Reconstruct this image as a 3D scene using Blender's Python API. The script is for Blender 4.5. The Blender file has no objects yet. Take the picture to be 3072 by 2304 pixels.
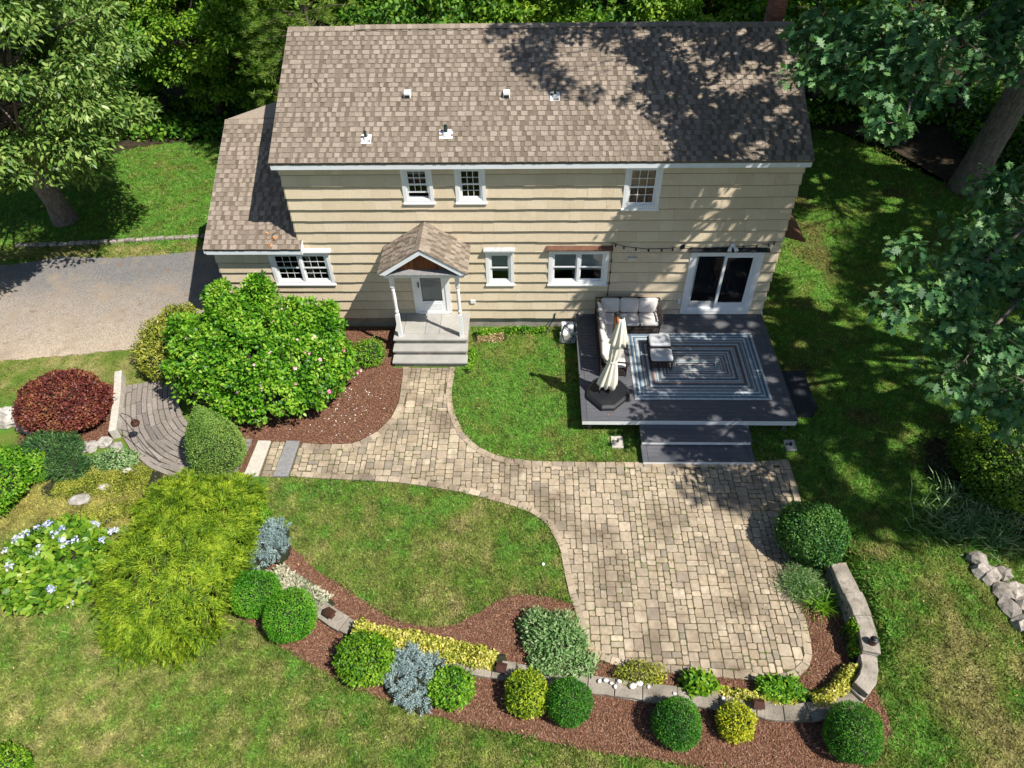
import bpy, math, random
import numpy as np
from mathutils import Vector, Matrix

random.seed(11)
rng = np.random.default_rng(11)
sc = bpy.context.scene
COL = sc.collection

# ---------------------------------------------------------------- camera, sky, sun, exposure
cam_data = bpy.data.cameras.new('camera')
cam_data.sensor_width = 36.0
cam_data.lens = 24.996
cam_data.clip_start = 0.1
cam_data.clip_end = 800
cam = bpy.data.objects.new('camera', cam_data)
COL.objects.link(cam)
CAM_R = Matrix(((0.9996230, -0.0030010, 0.0272919), (0.0212579, 0.7136917, -0.7001374), (-0.0173768, 0.7004536, 0.7134865)))
cam.matrix_world = Matrix.Translation((6.625, -16.926, 14.695)) @ CAM_R.to_4x4()
sc.camera = cam

SUN = Vector((0.62, -0.374, 1.0)).normalized()
world = bpy.data.worlds.new('World')
sc.world = world
world.use_nodes = True
wn = world.node_tree
sky = wn.nodes.new('ShaderNodeTexSky')
sky.sky_type = 'NISHITA'
sky.sun_disc = False
sky.sun_elevation = math.asin(SUN.z)
sky.sun_rotation = math.atan2(SUN.x, SUN.y)
sky.air_density = 1.0
sky.dust_density = 0.6
bg = wn.nodes['Background']
bg.inputs['Strength'].default_value = 0.075
wn.links.new(sky.outputs['Color'], bg.inputs['Color'])
sl = bpy.data.lights.new('sun', 'SUN')
sl.energy = 5.0
sl.angle = math.radians(0.5)
sl.color = (1.0, 0.95, 0.87)
so = bpy.data.objects.new('sun', sl)
so.rotation_euler = SUN.to_track_quat('Z', 'Y').to_euler()
so.location = (30, -20, 50)
COL.objects.link(so)
sc.view_settings.view_transform = 'Standard'
sc.view_settings.look = 'None'
sc.view_settings.exposure = 0.52
sc.view_settings.gamma = 1.0
sc.view_settings.use_curve_mapping = False
sc.cycles.max_bounces = 6
sc.cycles.transparent_max_bounces = 12
sc.cycles.use_adaptive_sampling = True

# ---------------------------------------------------------------- helpers
ORG = {}

def tag(o, label=None, cat=None, group=None, kind=None):
    if label: o['label'] = label
    if cat: o['category'] = cat
    if group: o['group'] = group
    if kind: o['kind'] = kind
    return o

def thing(name, label, cat, loc=(0, 0, 0), group=None):
    o = bpy.data.objects.new(name, None)
    o.empty_display_size = 0.2
    o.location = loc
    COL.objects.link(o)
    ORG[o.name] = Vector(loc)
    return tag(o, label, cat, group)

def org(o):
    return ORG.get(o.name, Vector((0, 0, 0))) if o else Vector((0, 0, 0))

def link(name, me, parent=None, loc=None):
    o = bpy.data.objects.new(name, me)
    COL.objects.link(o)
    if parent: o.parent = parent
    w = Vector(loc) if loc is not None else org(parent)
    o.location = w - org(parent)
    ORG[o.name] = w
    return o

class MB:
    def __init__(s):
        s.v = []; s.f = []; s.m = []
    def add(s, vs, fs, m=0):
        n = len(s.v)
        s.v += [tuple(p) for p in vs]
        s.f += [tuple(i + n for i in f) for f in fs]
        s.m += [m] * len(fs)
        return s
    def hexa(s, p, m=0, bottom=True):
        # p: 4 bottom (ccw from above) then 4 top
        fs = [(4, 5, 6, 7), (0, 1, 5, 4), (1, 2, 6, 5), (2, 3, 7, 6), (3, 0, 4, 7)]
        if bottom: fs.append((3, 2, 1, 0))
        return s.add(p, fs, m)
    def box(s, x0, x1, y0, y1, z0, z1, m=0):
        return s.hexa([(x0, y0, z0), (x1, y0, z0), (x1, y1, z0), (x0, y1, z0), (x0, y0, z1), (x1, y0, z1), (x1, y1, z1), (x0, y1, z1)], m)
    def obox(s, c, sx, sy, z0, z1, a, m=0):
        ca, sa = math.cos(a), math.sin(a)
        q = [(c[0] + dx * ca - dy * sa, c[1] + dx * sa + dy * ca) for dx, dy in ((-sx / 2, -sy / 2), (sx / 2, -sy / 2), (sx / 2, sy / 2), (-sx / 2, sy / 2))]
        return s.hexa([(x, y, z0) for x, y in q] + [(x, y, z1) for x, y in q], m)
    def bar(s, p, q, w, h, m=0, up=(0, 0, 1)):
        p, q = Vector(p), Vector(q)
        d = (q - p).normalized(); u = Vector(up)
        r = d.cross(u)
        if r.length < 1e-4: r = d.cross(Vector((1, 0, 0)))
        r.normalize(); u = r.cross(d).normalized()
        r *= w / 2; u *= h / 2
        return s.hexa([p - r - u, p + r - u, q + r - u, q - r - u, p - r + u, p + r + u, q + r + u, q - r + u], m)
    def prism(s, poly, z0, z1, m=0):
        n = len(poly)
        vs = [(x, y, z0) for x, y in poly] + [(x, y, z1) for x, y in poly]
        fs = [tuple(range(n, 2 * n)), tuple(range(n - 1, -1, -1))] + [(i, (i + 1) % n, n + (i + 1) % n, n + i) for i in range(n)]
        return s.add(vs, fs, m)
    def tube(s, path, rad, n=8, m=0, cap=True):
        path = [Vector(p) for p in path]
        if not hasattr(rad, '__len__'): rad = [rad] * len(path)
        vs = []; fs = []
        ref = None
        for i, p in enumerate(path):
            d = (path[min(i + 1, len(path) - 1)] - path[max(i - 1, 0)])
            d = d.normalized() if d.length > 1e-9 else Vector((0, 0, 1))
            if ref is None:
                ref = d.orthogonal().normalized()
            ref = (ref - d * ref.dot(d))
            ref = ref.normalized() if ref.length > 1e-6 else d.orthogonal().normalized()
            b = d.cross(ref)
            for k in range(n):
                a = 2 * math.pi * k / n
                vs.append(p + (ref * math.cos(a) + b * math.sin(a)) * rad[i])
        for i in range(len(path) - 1):
            for k in range(n):
                k2 = (k + 1) % n
                fs.append((i * n + k, i * n + k2, (i + 1) * n + k2, (i + 1) * n + k))
        if cap:
            fs.append(tuple(range(n - 1, -1, -1)))
            fs.append(tuple((len(path) - 1) * n + k for k in range(n)))
        return s.add(vs, fs, m)
    def lathe(s, c, prof, n=16, m=0):
        return s.tube([(c[0], c[1], c[2] + z) for r, z in prof], [r for r, z in prof], n, m)
    def blob(s, c, r, m=0, n=8, jit=0.0):
        vs = []; fs = []
        rows = max(4, n // 2 + 1)
        for i in range(1, rows):
            t = math.pi * i / rows
            for k in range(n):
                a = 2 * math.pi * k / n
                q = 1 + random.uniform(-jit, jit)
                vs.append((c[0] + r[0] * math.sin(t) * math.cos(a) * q, c[1] + r[1] * math.sin(t) * math.sin(a) * q, c[2] + r[2] * math.cos(t) * q))
        vs.append((c[0], c[1], c[2] + r[2])); vs.append((c[0], c[1], c[2] - r[2]))
        T, B = len(vs) - 2, len(vs) - 1
        for i in range(rows - 2):
            for k in range(n):
                k2 = (k + 1) % n
                fs.append((i * n + k, (i + 1) * n + k, (i + 1) * n + k2, i * n + k2))
        for k in range(n):
            k2 = (k + 1) % n
            fs.append((T, k, k2)); fs.append((B, (rows - 2) * n + k2, (rows - 2) * n + k))
        return s.add(vs, fs, m)
    def mesh(s, name, mats, off=(0, 0, 0), smooth=False):
        me = bpy.data.meshes.new(name)
        o = Vector(off)
        me.from_pydata([(p[0] - o.x, p[1] - o.y, p[2] - o.z) for p in s.v], [], s.f)
        mats = mats if isinstance(mats, (list, tuple)) else [mats]
        for mt in mats: me.materials.append(mt)
        if len(mats) > 1: me.polygons.foreach_set('material_index', s.m)
        if smooth: me.polygons.foreach_set('use_smooth', [True] * len(s.f))
        me.update()
        return me
    def build(s, name, mats, parent=None, loc=None, bevel=0, smooth=False, seg=2):
        w = Vector(loc) if loc is not None else org(parent)
        o = link(name, s.mesh(name, mats, w, smooth), parent, w)
        if bevel:
            b = o.modifiers.new('edge', 'BEVEL'); b.width = bevel; b.segments = seg
            b.limit_method = 'ANGLE'; b.angle_limit = math.radians(40)
        return o

def copy_tree(o, parent=None, loc=None):
    c = o.copy(); COL.objects.link(c)
    if parent: c.parent = parent
    if loc is not None: c.location = loc
    for ch in list(o.children): copy_tree(ch, c)
    return c

# ---------------------------------------------------------------- materials
def _nodes(name):
    m = bpy.data.materials.new(name); m.use_nodes = True
    nt = m.node_tree
    return m, nt, nt.nodes['Principled BSDF']

def _ramp(nt, cols, pos=None, mode='LINEAR'):
    r = nt.nodes.new('ShaderNodeValToRGB'); cr = r.color_ramp; cr.interpolation = mode
    n = len(cols)
    while len(cr.elements) < n: cr.elements.new(0.5)
    for i, c in enumerate(cols):
        cr.elements[i].position = pos[i] if pos else (i / (n - 1) if mode == 'LINEAR' else i / n)
        cr.elements[i].color = (c[0], c[1], c[2], 1)
    return r

def _rand(nt):
    # one value per piece, whether the pieces are objects of their own or islands of a joined mesh
    oi = nt.nodes.new('ShaderNodeObjectInfo'); ge = nt.nodes.new('ShaderNodeNewGeometry')
    ad = nt.nodes.new('ShaderNodeMath'); ad.operation = 'ADD'
    nt.links.new(oi.outputs['Random'], ad.inputs[0]); nt.links.new(ge.outputs['Random Per Island'], ad.inputs[1])
    fr = nt.nodes.new('ShaderNodeMath'); fr.operation = 'FRACT'
    nt.links.new(ad.outputs[0], fr.inputs[0])
    return fr.outputs[0]

def _noise(nt, scale, detail=4, rough=.55, world=True, stretch=None):
    n = nt.nodes.new('ShaderNodeTexNoise'); n.inputs['Scale'].default_value = scale
    n.inputs['Detail'].default_value = detail; n.inputs['Roughness'].default_value = rough
    if world:
        g = nt.nodes.new('ShaderNodeNewGeometry'); src = g.outputs['Position']
    else:
        t = nt.nodes.new('ShaderNodeTexCoord'); src = t.outputs['Object']
    if stretch:
        mp = nt.nodes.new('ShaderNodeMapping'); mp.inputs['Scale'].default_value = stretch
        nt.links.new(src, mp.inputs['Vector']); src = mp.outputs['Vector']
    nt.links.new(src, n.inputs['Vector'])
    return n.outputs['Fac']

def _mix(nt, a, b, fac, mode='MIX'):
    m = nt.nodes.new('ShaderNodeMix'); m.data_type = 'RGBA'; m.blend_type = mode
    def put(s, v):
        if isinstance(v, (int, float)): s.default_value = v
        elif isinstance(v, (tuple, list)): s.default_value = (v[0], v[1], v[2], 1)
        else: nt.links.new(v, s)
    put(m.inputs[0], fac); put(m.inputs[6], a); put(m.inputs[7], b)
    return m.outputs[2]

def _remap(nt, src, a, b, c=0., d=1.):
    m = nt.nodes.new('ShaderNodeMapRange')
    nt.links.new(src, m.inputs[0])
    m.inputs[1].default_value = a; m.inputs[2].default_value = b; m.inputs[3].default_value = c; m.inputs[4].default_value = d
    return m.outputs[0]

def mat(name, cols, rough=.7, piece=False, ns=6., namt=.35, dark=None, bump=0., bscale=60., spec=.3, stretch=None, metal=0., attr=None, world=True, wear=None):
    """cols: one colour or a ramp picked per piece; namt darkens/lightens with noise; wear=(colour, scale, lo, hi) stains"""
    m, nt, p = _nodes(name)
    if attr:
        a = nt.nodes.new('ShaderNodeVertexColor'); a.layer_name = attr; c = a.outputs['Color']
    elif piece and len(cols) > 1:
        r = _ramp(nt, cols); nt.links.new(_rand(nt), r.inputs[0]); c = r.outputs[0]
    else:
        c = cols[0] if isinstance(cols[0], (tuple, list)) else cols
    if namt:
        f = _remap(nt, _noise(nt, ns, 5, .6, world, stretch), .3, .7, 1 - namt, 1 + namt)
        cc = nt.nodes.new('ShaderNodeCombineColor')
        for i in range(3): nt.links.new(f, cc.inputs[i])
        c = _mix(nt, c, cc.outputs[0], 1.0, 'MULTIPLY')
    if wear:
        f = _remap(nt, _noise(nt, wear[1], 5, .65, world), wear[2], wear[3])
        c = _mix(nt, c, wear[0], f)
    if isinstance(c, (tuple, list)): p.inputs['Base Color'].default_value = (c[0], c[1], c[2], 1)
    else: nt.links.new(c, p.inputs['Base Color'])
    p.inputs['Roughness'].default_value = rough
    p.inputs['Specular IOR Level'].default_value = spec
    p.inputs['Metallic'].default_value = metal
    if bump:
        b = nt.nodes.new('ShaderNodeBump'); b.inputs['Strength'].default_value = bump; b.inputs['Distance'].default_value = .02
        nt.links.new(_noise(nt, bscale, 4, .6, world, stretch), b.inputs['Height'])
        nt.links.new(b.outputs[0], p.inputs['Normal'])
    return m

def leafmat(name, cols, rough=.5, trans=.3, ns=1.6, namt=.3, spec=.35, attr=None):
    m, nt, p = _nodes(name)
    if attr:
        a = nt.nodes.new('ShaderNodeVertexColor'); a.layer_name = attr; c = a.outputs['Color']
    else:
        r = _ramp(nt, cols)
        f = nt.nodes.new('ShaderNodeMath'); f.operation = 'ADD'
        nz = _remap(nt, _noise(nt, ns, 2, .5, True), .3, .7, -namt, namt)
        nt.links.new(_rand(nt), f.inputs[0]); nt.links.new(nz, f.inputs[1])
        nt.links.new(f.outputs[0], r.inputs[0]); c = r.outputs[0]
    nt.links.new(c, p.inputs['Base Color'])
    p.inputs['Roughness'].default_value = rough
    p.inputs['Specular IOR Level'].default_value = spec
    t = nt.nodes.new('ShaderNodeBsdfTranslucent')
    lift = _mix(nt, c, (1.25, 1.15, .5), 1.0, 'MULTIPLY')
    nt.links.new(lift, t.inputs['Color'])
    mx = nt.nodes.new('ShaderNodeMixShader'); mx.inputs[0].default_value = trans
    nt.links.new(p.outputs[0], mx.inputs[1]); nt.links.new(t.outputs[0], mx.inputs[2])
    nt.links.new(mx.outputs[0], nt.nodes['Material Output'].inputs['Surface'])
    return m

def glassmat(name, tint=(.8, .86, .86)):
    m, nt, p = _nodes(name)
    tr = nt.nodes.new('ShaderNodeBsdfTransparent'); tr.inputs[0].default_value = (*tint, 1)
    gl = nt.nodes.new('ShaderNodeBsdfGlossy'); gl.inputs['Roughness'].default_value = .02
    fr = nt.nodes.new('ShaderNodeFresnel'); fr.inputs[0].default_value = 1.7
    mx = nt.nodes.new('ShaderNodeMixShader')
    nt.links.new(fr.outputs[0], mx.inputs[0]); nt.links.new(tr.outputs[0], mx.inputs[1]); nt.links.new(gl.outputs[0], mx.inputs[2])
    nt.links.new(mx.outputs[0], nt.nodes['Material Output'].inputs['Surface'])
    return m

M = {}
M['shingle'] = mat('roof_shingle', [(.215, .175, .135), (.265, .218, .172), (.31, .257, .204), (.35, .29, .234), (.285, .233, .184), (.24, .195, .152)], .92, True, 30, .18, bump=.5, bscale=220, spec=.12, wear=((.185, .15, .118), .6, .5, .85))
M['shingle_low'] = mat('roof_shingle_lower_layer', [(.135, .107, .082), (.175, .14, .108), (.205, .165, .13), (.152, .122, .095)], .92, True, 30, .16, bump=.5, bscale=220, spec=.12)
M['shake'] = mat('tan_painted_shake', [(.60, .495, .345), (.64, .535, .38), (.665, .56, .405), (.62, .515, .36)], .62, True, 5, .07, bump=.3, bscale=22, stretch=(9, 9, .35), spec=.25, wear=((.47, .375, .25), 1.3, .55, .95))
M['shake_shade'] = mat('shake_shadow_line', [(.20, .155, .10)], .9, False, 5, .35)  # dark colour that paints in the shadow line below each siding course
M['white'] = mat('white_trim_paint', [(.80, .80, .79)], .45, False, 9, .05, spec=.4)
M['vinyl'] = mat('white_vinyl', [(.78, .79, .80)], .35, False, 9, .03, spec=.4)
M['fascia'] = mat('white_fascia', [(.74, .77, .80)], .5, False, 3, .05)
M['concrete'] = mat('foundation_concrete', [(.36, .33, .28)], .9, False, 3, .22, bump=.4, bscale=40, wear=((.22, .19, .15), 2.2, .5, .8))
M['dark_room'] = mat('room_interior', [(.10, .09, .085)], .9, False, 2, .2)
M['blind'] = mat('window_shade_cloth', [(.50, .51, .52)], .8, False, 3, .05)
M['curtain'] = mat('tan_curtain', [(.55, .38, .22)], .85, False, 8, .25, stretch=(6, 6, .5))
M['glass'] = glassmat('window_glass')
M['copper'] = mat('brown_metal_hood', [(.17, .085, .055)], .45, False, 8, .25, metal=.3)
M['black'] = mat('black_metal', [(.02, .022, .025)], .45, False, 8, .1)
M['lead'] = mat('grey_flashing', [(.55, .57, .58)], .45, False, 10, .15, metal=.4)
M['pipe'] = mat('dark_green_pipe', [(.03, .05, .045)], .6, False, 10, .1)
M['stain'] = mat('red_brown_stained_wood', [(.17, .05, .015), (.24, .075, .022), (.12, .035, .012), (.29, .10, .03)], .5, True, 6, .45, stretch=(8, 8, .7), bump=.25, bscale=30)
M['bluestone'] = mat('grey_stone_tread', [(.33, .325, .30), (.38, .365, .33), (.30, .30, .29)], .75, True, 2.5, .14, bump=.25, bscale=50, wear=((.34, .32, .28), 3.5, .55, .9))
M['riser'] = mat('grey_riser_block', [(.30, .27, .235), (.24, .22, .20), (.34, .30, .26)], .85, True, 7, .25, bump=.4, bscale=60)
M['deck'] = mat('dark_composite_board', [(.085, .088, .102), (.098, .10, .114), (.11, .11, .122), (.092, .095, .11)], .5, True, 3, .18, bump=.3, bscale=35, stretch=(.6, 10, 10), spec=.4, wear=((.15, .145, .145), 2.0, .5, .9))
M['deckside'] = mat('dark_stained_wood', [(.022, .024, .032), (.03, .031, .04)], .6, True, 4, .2, bump=.2, bscale=30)
M['framing'] = mat('weathered_framing', [(.12, .10, .08)], .9, False, 5, .3)
M['paver'] = mat('tumbled_paver', [(.33, .262, .18), (.425, .345, .245), (.375, .305, .215), (.475, .39, .282), (.35, .28, .20), (.445, .362, .262), (.29, .24, .18), (.51, .422, .31), (.395, .32, .235), (.25, .215, .17), (.41, .32, .235)], .88, True, 9, .2, bump=.6, bscale=45, spec=.15, wear=((.17, .132, .095), .9, .45, .70))
M['joint'] = mat('mossy_joint_sand', [(.11, .088, .05)], .95, False, 14, .4, bump=.5, bscale=80, wear=((.05, .09, .02), 5, .5, .68))
M['slab_light'] = mat('pale_granite_slab', [(.50, .46, .40)], .85, False, 10, .15, bump=.4, bscale=60)
M['slab_dark'] = mat('grey_granite_slab', [(.23, .225, .225)], .85, False, 10, .2, bump=.4, bscale=60)
M['capstone'] = mat('grey_capstone', [(.27, .235, .19), (.33, .29, .24), (.235, .205, .168), (.38, .335, .28), (.29, .255, .21)], .92, True, 7, .36, bump=.9, bscale=24, spec=.15, wear=((.095, .085, .068), 3.5, .48, .72))
M['wallstone'] = mat('rough_wall_stone', [(.30, .27, .235), (.38, .34, .29), (.25, .225, .20)], .92, True, 8, .3, bump=.8, bscale=30)
M['wallstone2'] = mat('weathered_field_stone', [(.30, .265, .225), (.38, .335, .29), (.24, .215, .185), (.44, .40, .35)], .92, True, 8, .3, bump=.8, bscale=20, wear=((.12, .105, .085), 5, .5, .75))
M['granite'] = mat('pale_field_stone', [(.44, .41, .365), (.52, .485, .44), (.37, .345, .31), (.47, .43, .39)], .9, True, 8, .25, bump=.8, bscale=24, wear=((.2, .18, .15), 5, .5, .78))
M['chip'] = mat('bark_chip', [(.155, .078, .044), (.23, .118, .070), (.30, .165, .102), (.105, .052, .032), (.20, .10, .058), (.40, .245, .165), (.17, .085, .05)], .95, True, 30, .25, spec=.1, wear=((.30, .19, .125), 1.4, .52, .8))
M['mulch'] = mat('shredded_bark_mulch', [(.145, .068, .046)], .98, False, 25, .45, bump=1, bscale=60, spec=.1)
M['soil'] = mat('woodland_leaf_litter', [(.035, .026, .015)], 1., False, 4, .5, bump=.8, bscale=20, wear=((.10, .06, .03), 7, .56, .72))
M['lawnbase'] = mat('lawn_thatch', [(.1, .1, .1)], .95, False, 22, .28, bump=.8, bscale=70, spec=.1, attr='Col')
M['blade'] = leafmat('grass_blade', None, .6, .25, attr='Col', spec=.2)
M['bark'] = mat('furrowed_grey_bark', [(.20, .165, .135)], .95, False, 5, .4, bump=1., bscale=14, stretch=(3, 3, .5), wear=((.09, .075, .06), 7, .5, .7))
M['bark_dark'] = mat('dark_bark', [(.075, .06, .05)], .95, False, 6, .4, bump=1., bscale=14, stretch=(3, 3, .5))
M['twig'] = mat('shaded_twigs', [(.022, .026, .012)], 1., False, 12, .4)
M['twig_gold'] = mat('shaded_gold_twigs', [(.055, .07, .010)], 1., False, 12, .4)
M['twig_brown'] = mat('brown_twigs', [(.11, .08, .05)], 1., False, 12, .3)
M['wood_old'] = mat('silvered_timber', [(.20, .175, .15), (.27, .235, .205), (.235, .205, .175), (.31, .27, .235), (.17, .15, .135)], .9, True, 5, .3, bump=.5, bscale=30, stretch=(6, 6, 1))
M['wicker'] = mat('dark_brown_wicker', [(.045, .033, .028)], .6, False, 40, .4, bump=.8, bscale=120)
M['cushion'] = mat('pale_grey_cushion', [(.60, .56, .52)], .9, False, 3, .05, bump=.3, bscale=9)
M['piping'] = mat('dark_cushion_piping', [(.05, .045, .045)], .8, False, 3, .05)
M['ottoman'] = mat('silver_grey_cushion', [(.50, .51, .53)], .9, False, 3, .05, bump=.2, bscale=8)
M['canvas'] = mat('cream_umbrella_canvas', [(.75, .71, .60)], .85, False, 4, .08, bump=.2, bscale=12)
M['plastic'] = mat('black_plastic', [(.014, .015, .018)], .38, False, 8, .1, spec=.5)
M['teak'] = mat('orange_brown_pole', [(.25, .115, .04)], .5, False, 10, .3, stretch=(6, 6, .6))
M['orange'] = mat('orange_strap', [(.75, .12, .02)], .6, False, 4, .05)
M['beige'] = mat('beige_plastic', [(.60, .565, .49)], .5, False, 8, .06)
M['hose'] = mat('dark_hose', [(.02, .03, .045)], .45, False, 8, .05)
M['lantern'] = mat('bronze_lantern_metal', [(.12, .055, .04)], .4, False, 12, .2, metal=.5)
M['lens'] = mat('smoky_lantern_lens', [(.25, .22, .2)], .2, False, 6, .1)
M['pebble'] = mat('white_pebble', [(.78, .76, .73), (.70, .64, .70), (.82, .80, .77), (.72, .68, .60)], .6, True, 10, .06)
M['asphalt'] = None
M['brick'] = mat('red_chimney_brick', [(.26, .10, .07), (.31, .13, .09), (.21, .085, .06), (.35, .17, .13)], .9, True, 20, .2, bump=.5, bscale=60)
M['dryleaf'] = mat('orange_dead_leaf', [(.50, .20, .06), (.60, .30, .12), (.36, .15, .06)], .8, True, 20, .2)

def drive_mat():
    m, nt, p = _nodes('gravel_drive')
    g = nt.nodes.new('ShaderNodeNewGeometry'); sx = nt.nodes.new('ShaderNodeSeparateXYZ')
    nt.links.new(g.outputs['Position'], sx.inputs[0])
    n1 = _noise(nt, .55, 6, .62)
    a = nt.nodes.new('ShaderNodeMath'); a.operation = 'MULTIPLY_ADD'
    nt.links.new(n1, a.inputs[0]); a.inputs[1].default_value = -3.4
    nt.links.new(sx.outputs['Y'], a.inputs[2])
    f = _remap(nt, a.outputs[0], -3.6, 1.2, 1., 0.)
    base = _mix(nt, (.175, .172, .170), (.44, .36, .27), f)
    v = nt.nodes.new('ShaderNodeTexVoronoi'); v.inputs['Scale'].default_value = 42
    nt.links.new(g.outputs['Position'], v.inputs['Vector'])
    sp = _ramp(nt, [(.62, .6, .58), (1, 1, 1), (1.45, 1.4, 1.35)], [0, .5, 1])
    vs = nt.nodes.new('ShaderNodeSeparateColor'); nt.links.new(v.outputs['Color'], vs.inputs[0])
    nt.links.new(vs.outputs[0], sp.inputs[0])
    c = _mix(nt, base, sp.outputs[0], .75, 'MULTIPLY')
    st = _remap(nt, _noise(nt, 2.2, 6, .7), .55, .75)
    c = _mix(nt, c, (.19, .135, .10), st)
    st2 = _remap(nt, _noise(nt, .9, 5, .6), .5, .72)
    c = _mix(nt, c, (.30, .24, .18), st2)
    nt.links.new(c, p.inputs['Base Color'])
    p.inputs['Roughness'].default_value = .95; p.inputs['Specular IOR Level'].default_value = .15
    b = nt.nodes.new('ShaderNodeBump'); b.inputs['Strength'].default_value = .7; b.inputs['Distance'].default_value = .012
    nt.links.new(v.outputs['Distance'], b.inputs['Height']); nt.links.new(b.outputs[0], p.inputs['Normal'])
    return m
M['drive'] = drive_mat()

# leaves
M['l_hib'] = leafmat('hibiscus_leaf', [(.035, .13, .008), (.095, .28, .014), (.18, .43, .022), (.36, .54, .06)], .42, .38, ns=2.2, namt=.45)
M['l_hyd'] = leafmat('hydrangea_leaf', [(.05, .14, .010), (.12, .26, .016), (.20, .35, .024), (.30, .40, .045)], .45, .25)
M['l_cyp'] = leafmat('gold_thread_foliage', [(.06, .13, .004), (.14, .26, .008), (.25, .39, .014), (.42, .52, .035)], .6, .3, ns=2.6, namt=.5)
M['l_yew'] = leafmat('clipped_evergreen', [(.012, .095, .006), (.032, .17, .010), (.065, .25, .014), (.14, .34, .028)], .5, .2)
M['l_yew2'] = leafmat('bright_clipped_evergreen', [(.025, .16, .006), (.065, .27, .010), (.12, .37, .014), (.22, .45, .03)], .5, .2)
M['l_box'] = leafmat('boxwood_leaf', [(.02, .085, .014), (.04, .14, .022), (.08, .21, .03), (.14, .29, .05)], .5, .2)
M['l_gold'] = leafmat('gold_leaf', [(.17, .24, .010), (.32, .39, .016), (.48, .50, .025), (.62, .58, .045)], .5, .3)
M['l_spirea'] = leafmat('yellow_green_leaf', [(.045, .15, .008), (.10, .26, .010), (.18, .36, .016), (.30, .45, .03)], .5, .3)
M['l_euo'] = leafmat('variegated_leaf', [(.14, .22, .02), (.40, .42, .05), (.60, .57, .10), (.76, .69, .24)], .45, .25)
M['l_lamb'] = leafmat('silver_leaf', [(.20, .25, .12), (.38, .40, .28), (.52, .50, .40), (.60, .55, .38)], .8, .15)
M['l_jun'] = leafmat('blue_juniper', [(.14, .22, .21), (.25, .36, .36), (.36, .48, .49), (.46, .57, .57)], .7, .1)
M['l_cat'] = leafmat('grey_green_leaf', [(.08, .19, .05), (.16, .31, .09), (.26, .40, .15), (.38, .46, .26)], .6, .25)
M['l_barb'] = leafmat('dark_red_leaf', [(.07, .016, .016), (.15, .032, .028), (.25, .062, .045), (.30, .13, .05)], .5, .25)
M['l_dkyew'] = leafmat('dark_needles', [(.018, .065, .018), (.035, .11, .028), (.07, .16, .04), (.11, .22, .06)], .5, .15)
M['l_spruce'] = leafmat('spruce_needles', [(.09, .19, .03), (.15, .28, .045), (.22, .36, .065), (.29, .43, .09)], .6, .15)
M['l_azalea'] = leafmat('olive_gold_leaf', [(.11, .155, .015), (.22, .27, .025), (.34, .37, .045), (.46, .45, .10)], .5, .25)
M['l_fern'] = leafmat('fresh_green_leaf', [(.045, .17, .008), (.10, .28, .014), (.18, .38, .02), (.28, .46, .035)], .5, .3)
M['l_oak'] = leafmat('oak_leaf', [(.03, .10, .034), (.06, .17, .052), (.11, .25, .075), (.20, .34, .12)], .5, .25)
M['l_oakL'] = leafmat('glossy_willow_leaf', [(.045, .11, .018), (.10, .20, .035), (.19, .31, .06), (.32, .42, .12)], .42, .25)
M['l_wood'] = leafmat('woodland_leaf', [(.022, .09, .012), (.055, .18, .018), (.12, .28, .024), (.21, .38, .04)], .5, .35, ns=.5)
M['l_wood2'] = leafmat('fresh_woodland_leaf', [(.05, .15, .012), (.12, .27, .02), (.21, .38, .03), (.32, .46, .05)], .5, .35, ns=.5)
M['l_pine'] = leafmat('pine_needles', [(.06, .15, .02), (.13, .25, .03), (.23, .37, .045), (.36, .48, .08)], .5, .25, ns=.7)
M['l_dark'] = leafmat('shrub_leaf', [(.035, .11, .010), (.075, .18, .014), (.15, .28, .02), (.25, .37, .03)], .5, .25)
M['pink'] = leafmat('pink_petal', [(.62, .10, .28), (.75, .28, .45), (.82, .52, .58), (.80, .70, .66)], .6, .3)
M['blue'] = leafmat('blue_petal', [(.36, .44, .80), (.52, .58, .86), (.70, .74, .90), (.80, .82, .88)], .6, .25)

# ---------------------------------------------------------------- numpy foliage
KITE = np.array([(0, 0, 0), (.42, .5, .05), (1, 0, -.10), (.42, -.5, .05)], float)
OVAL = np.array([(0, 0, 0), (.25, .42, .05), (.65, .40, .03), (1, 0, -.12), (.65, -.40, .03), (.25, -.42, .05)], float)
BLADE = np.array([(0, .5, 0), (1, 0, 0), (0, -.5, 0)], float)
_o = [(0, .02), (.14, .10), (.26, .36), (.33, .15), (.50, .50), (.56, .20), (.74, .42), (.80, .17)]
OAK = np.array([(a, b, .12 * abs(b) - .12 * a * a) for a, b in _o] + [(1, 0, -.12)] + [(a, -b, .12 * abs(b) - .12 * a * a) for a, b in _o[::-1]], float)

def unit(v):
    return v / np.maximum(np.linalg.norm(v, axis=-1, keepdims=True), 1e-9)

def rdir(n, r=None):
    return unit((r or rng).normal(size=(n, 3)))

def leafverts(P, Nn, T, L, W, shape):
    T = unit(T); Nn = unit(Nn - T * (Nn * T).sum(-1, keepdims=True)); B = np.cross(Nn, T)
    L = np.broadcast_to(np.asarray(L, float), (len(P),))[:, None, None]; W = np.broadcast_to(np.asarray(W, float), (len(P),))[:, None, None]
    s = shape[None]
    return P[:, None] + s[..., 0:1] * L * T[:, None] + s[..., 1:2] * W * B[:, None] + s[..., 2:3] * L * Nn[:, None]

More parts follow.
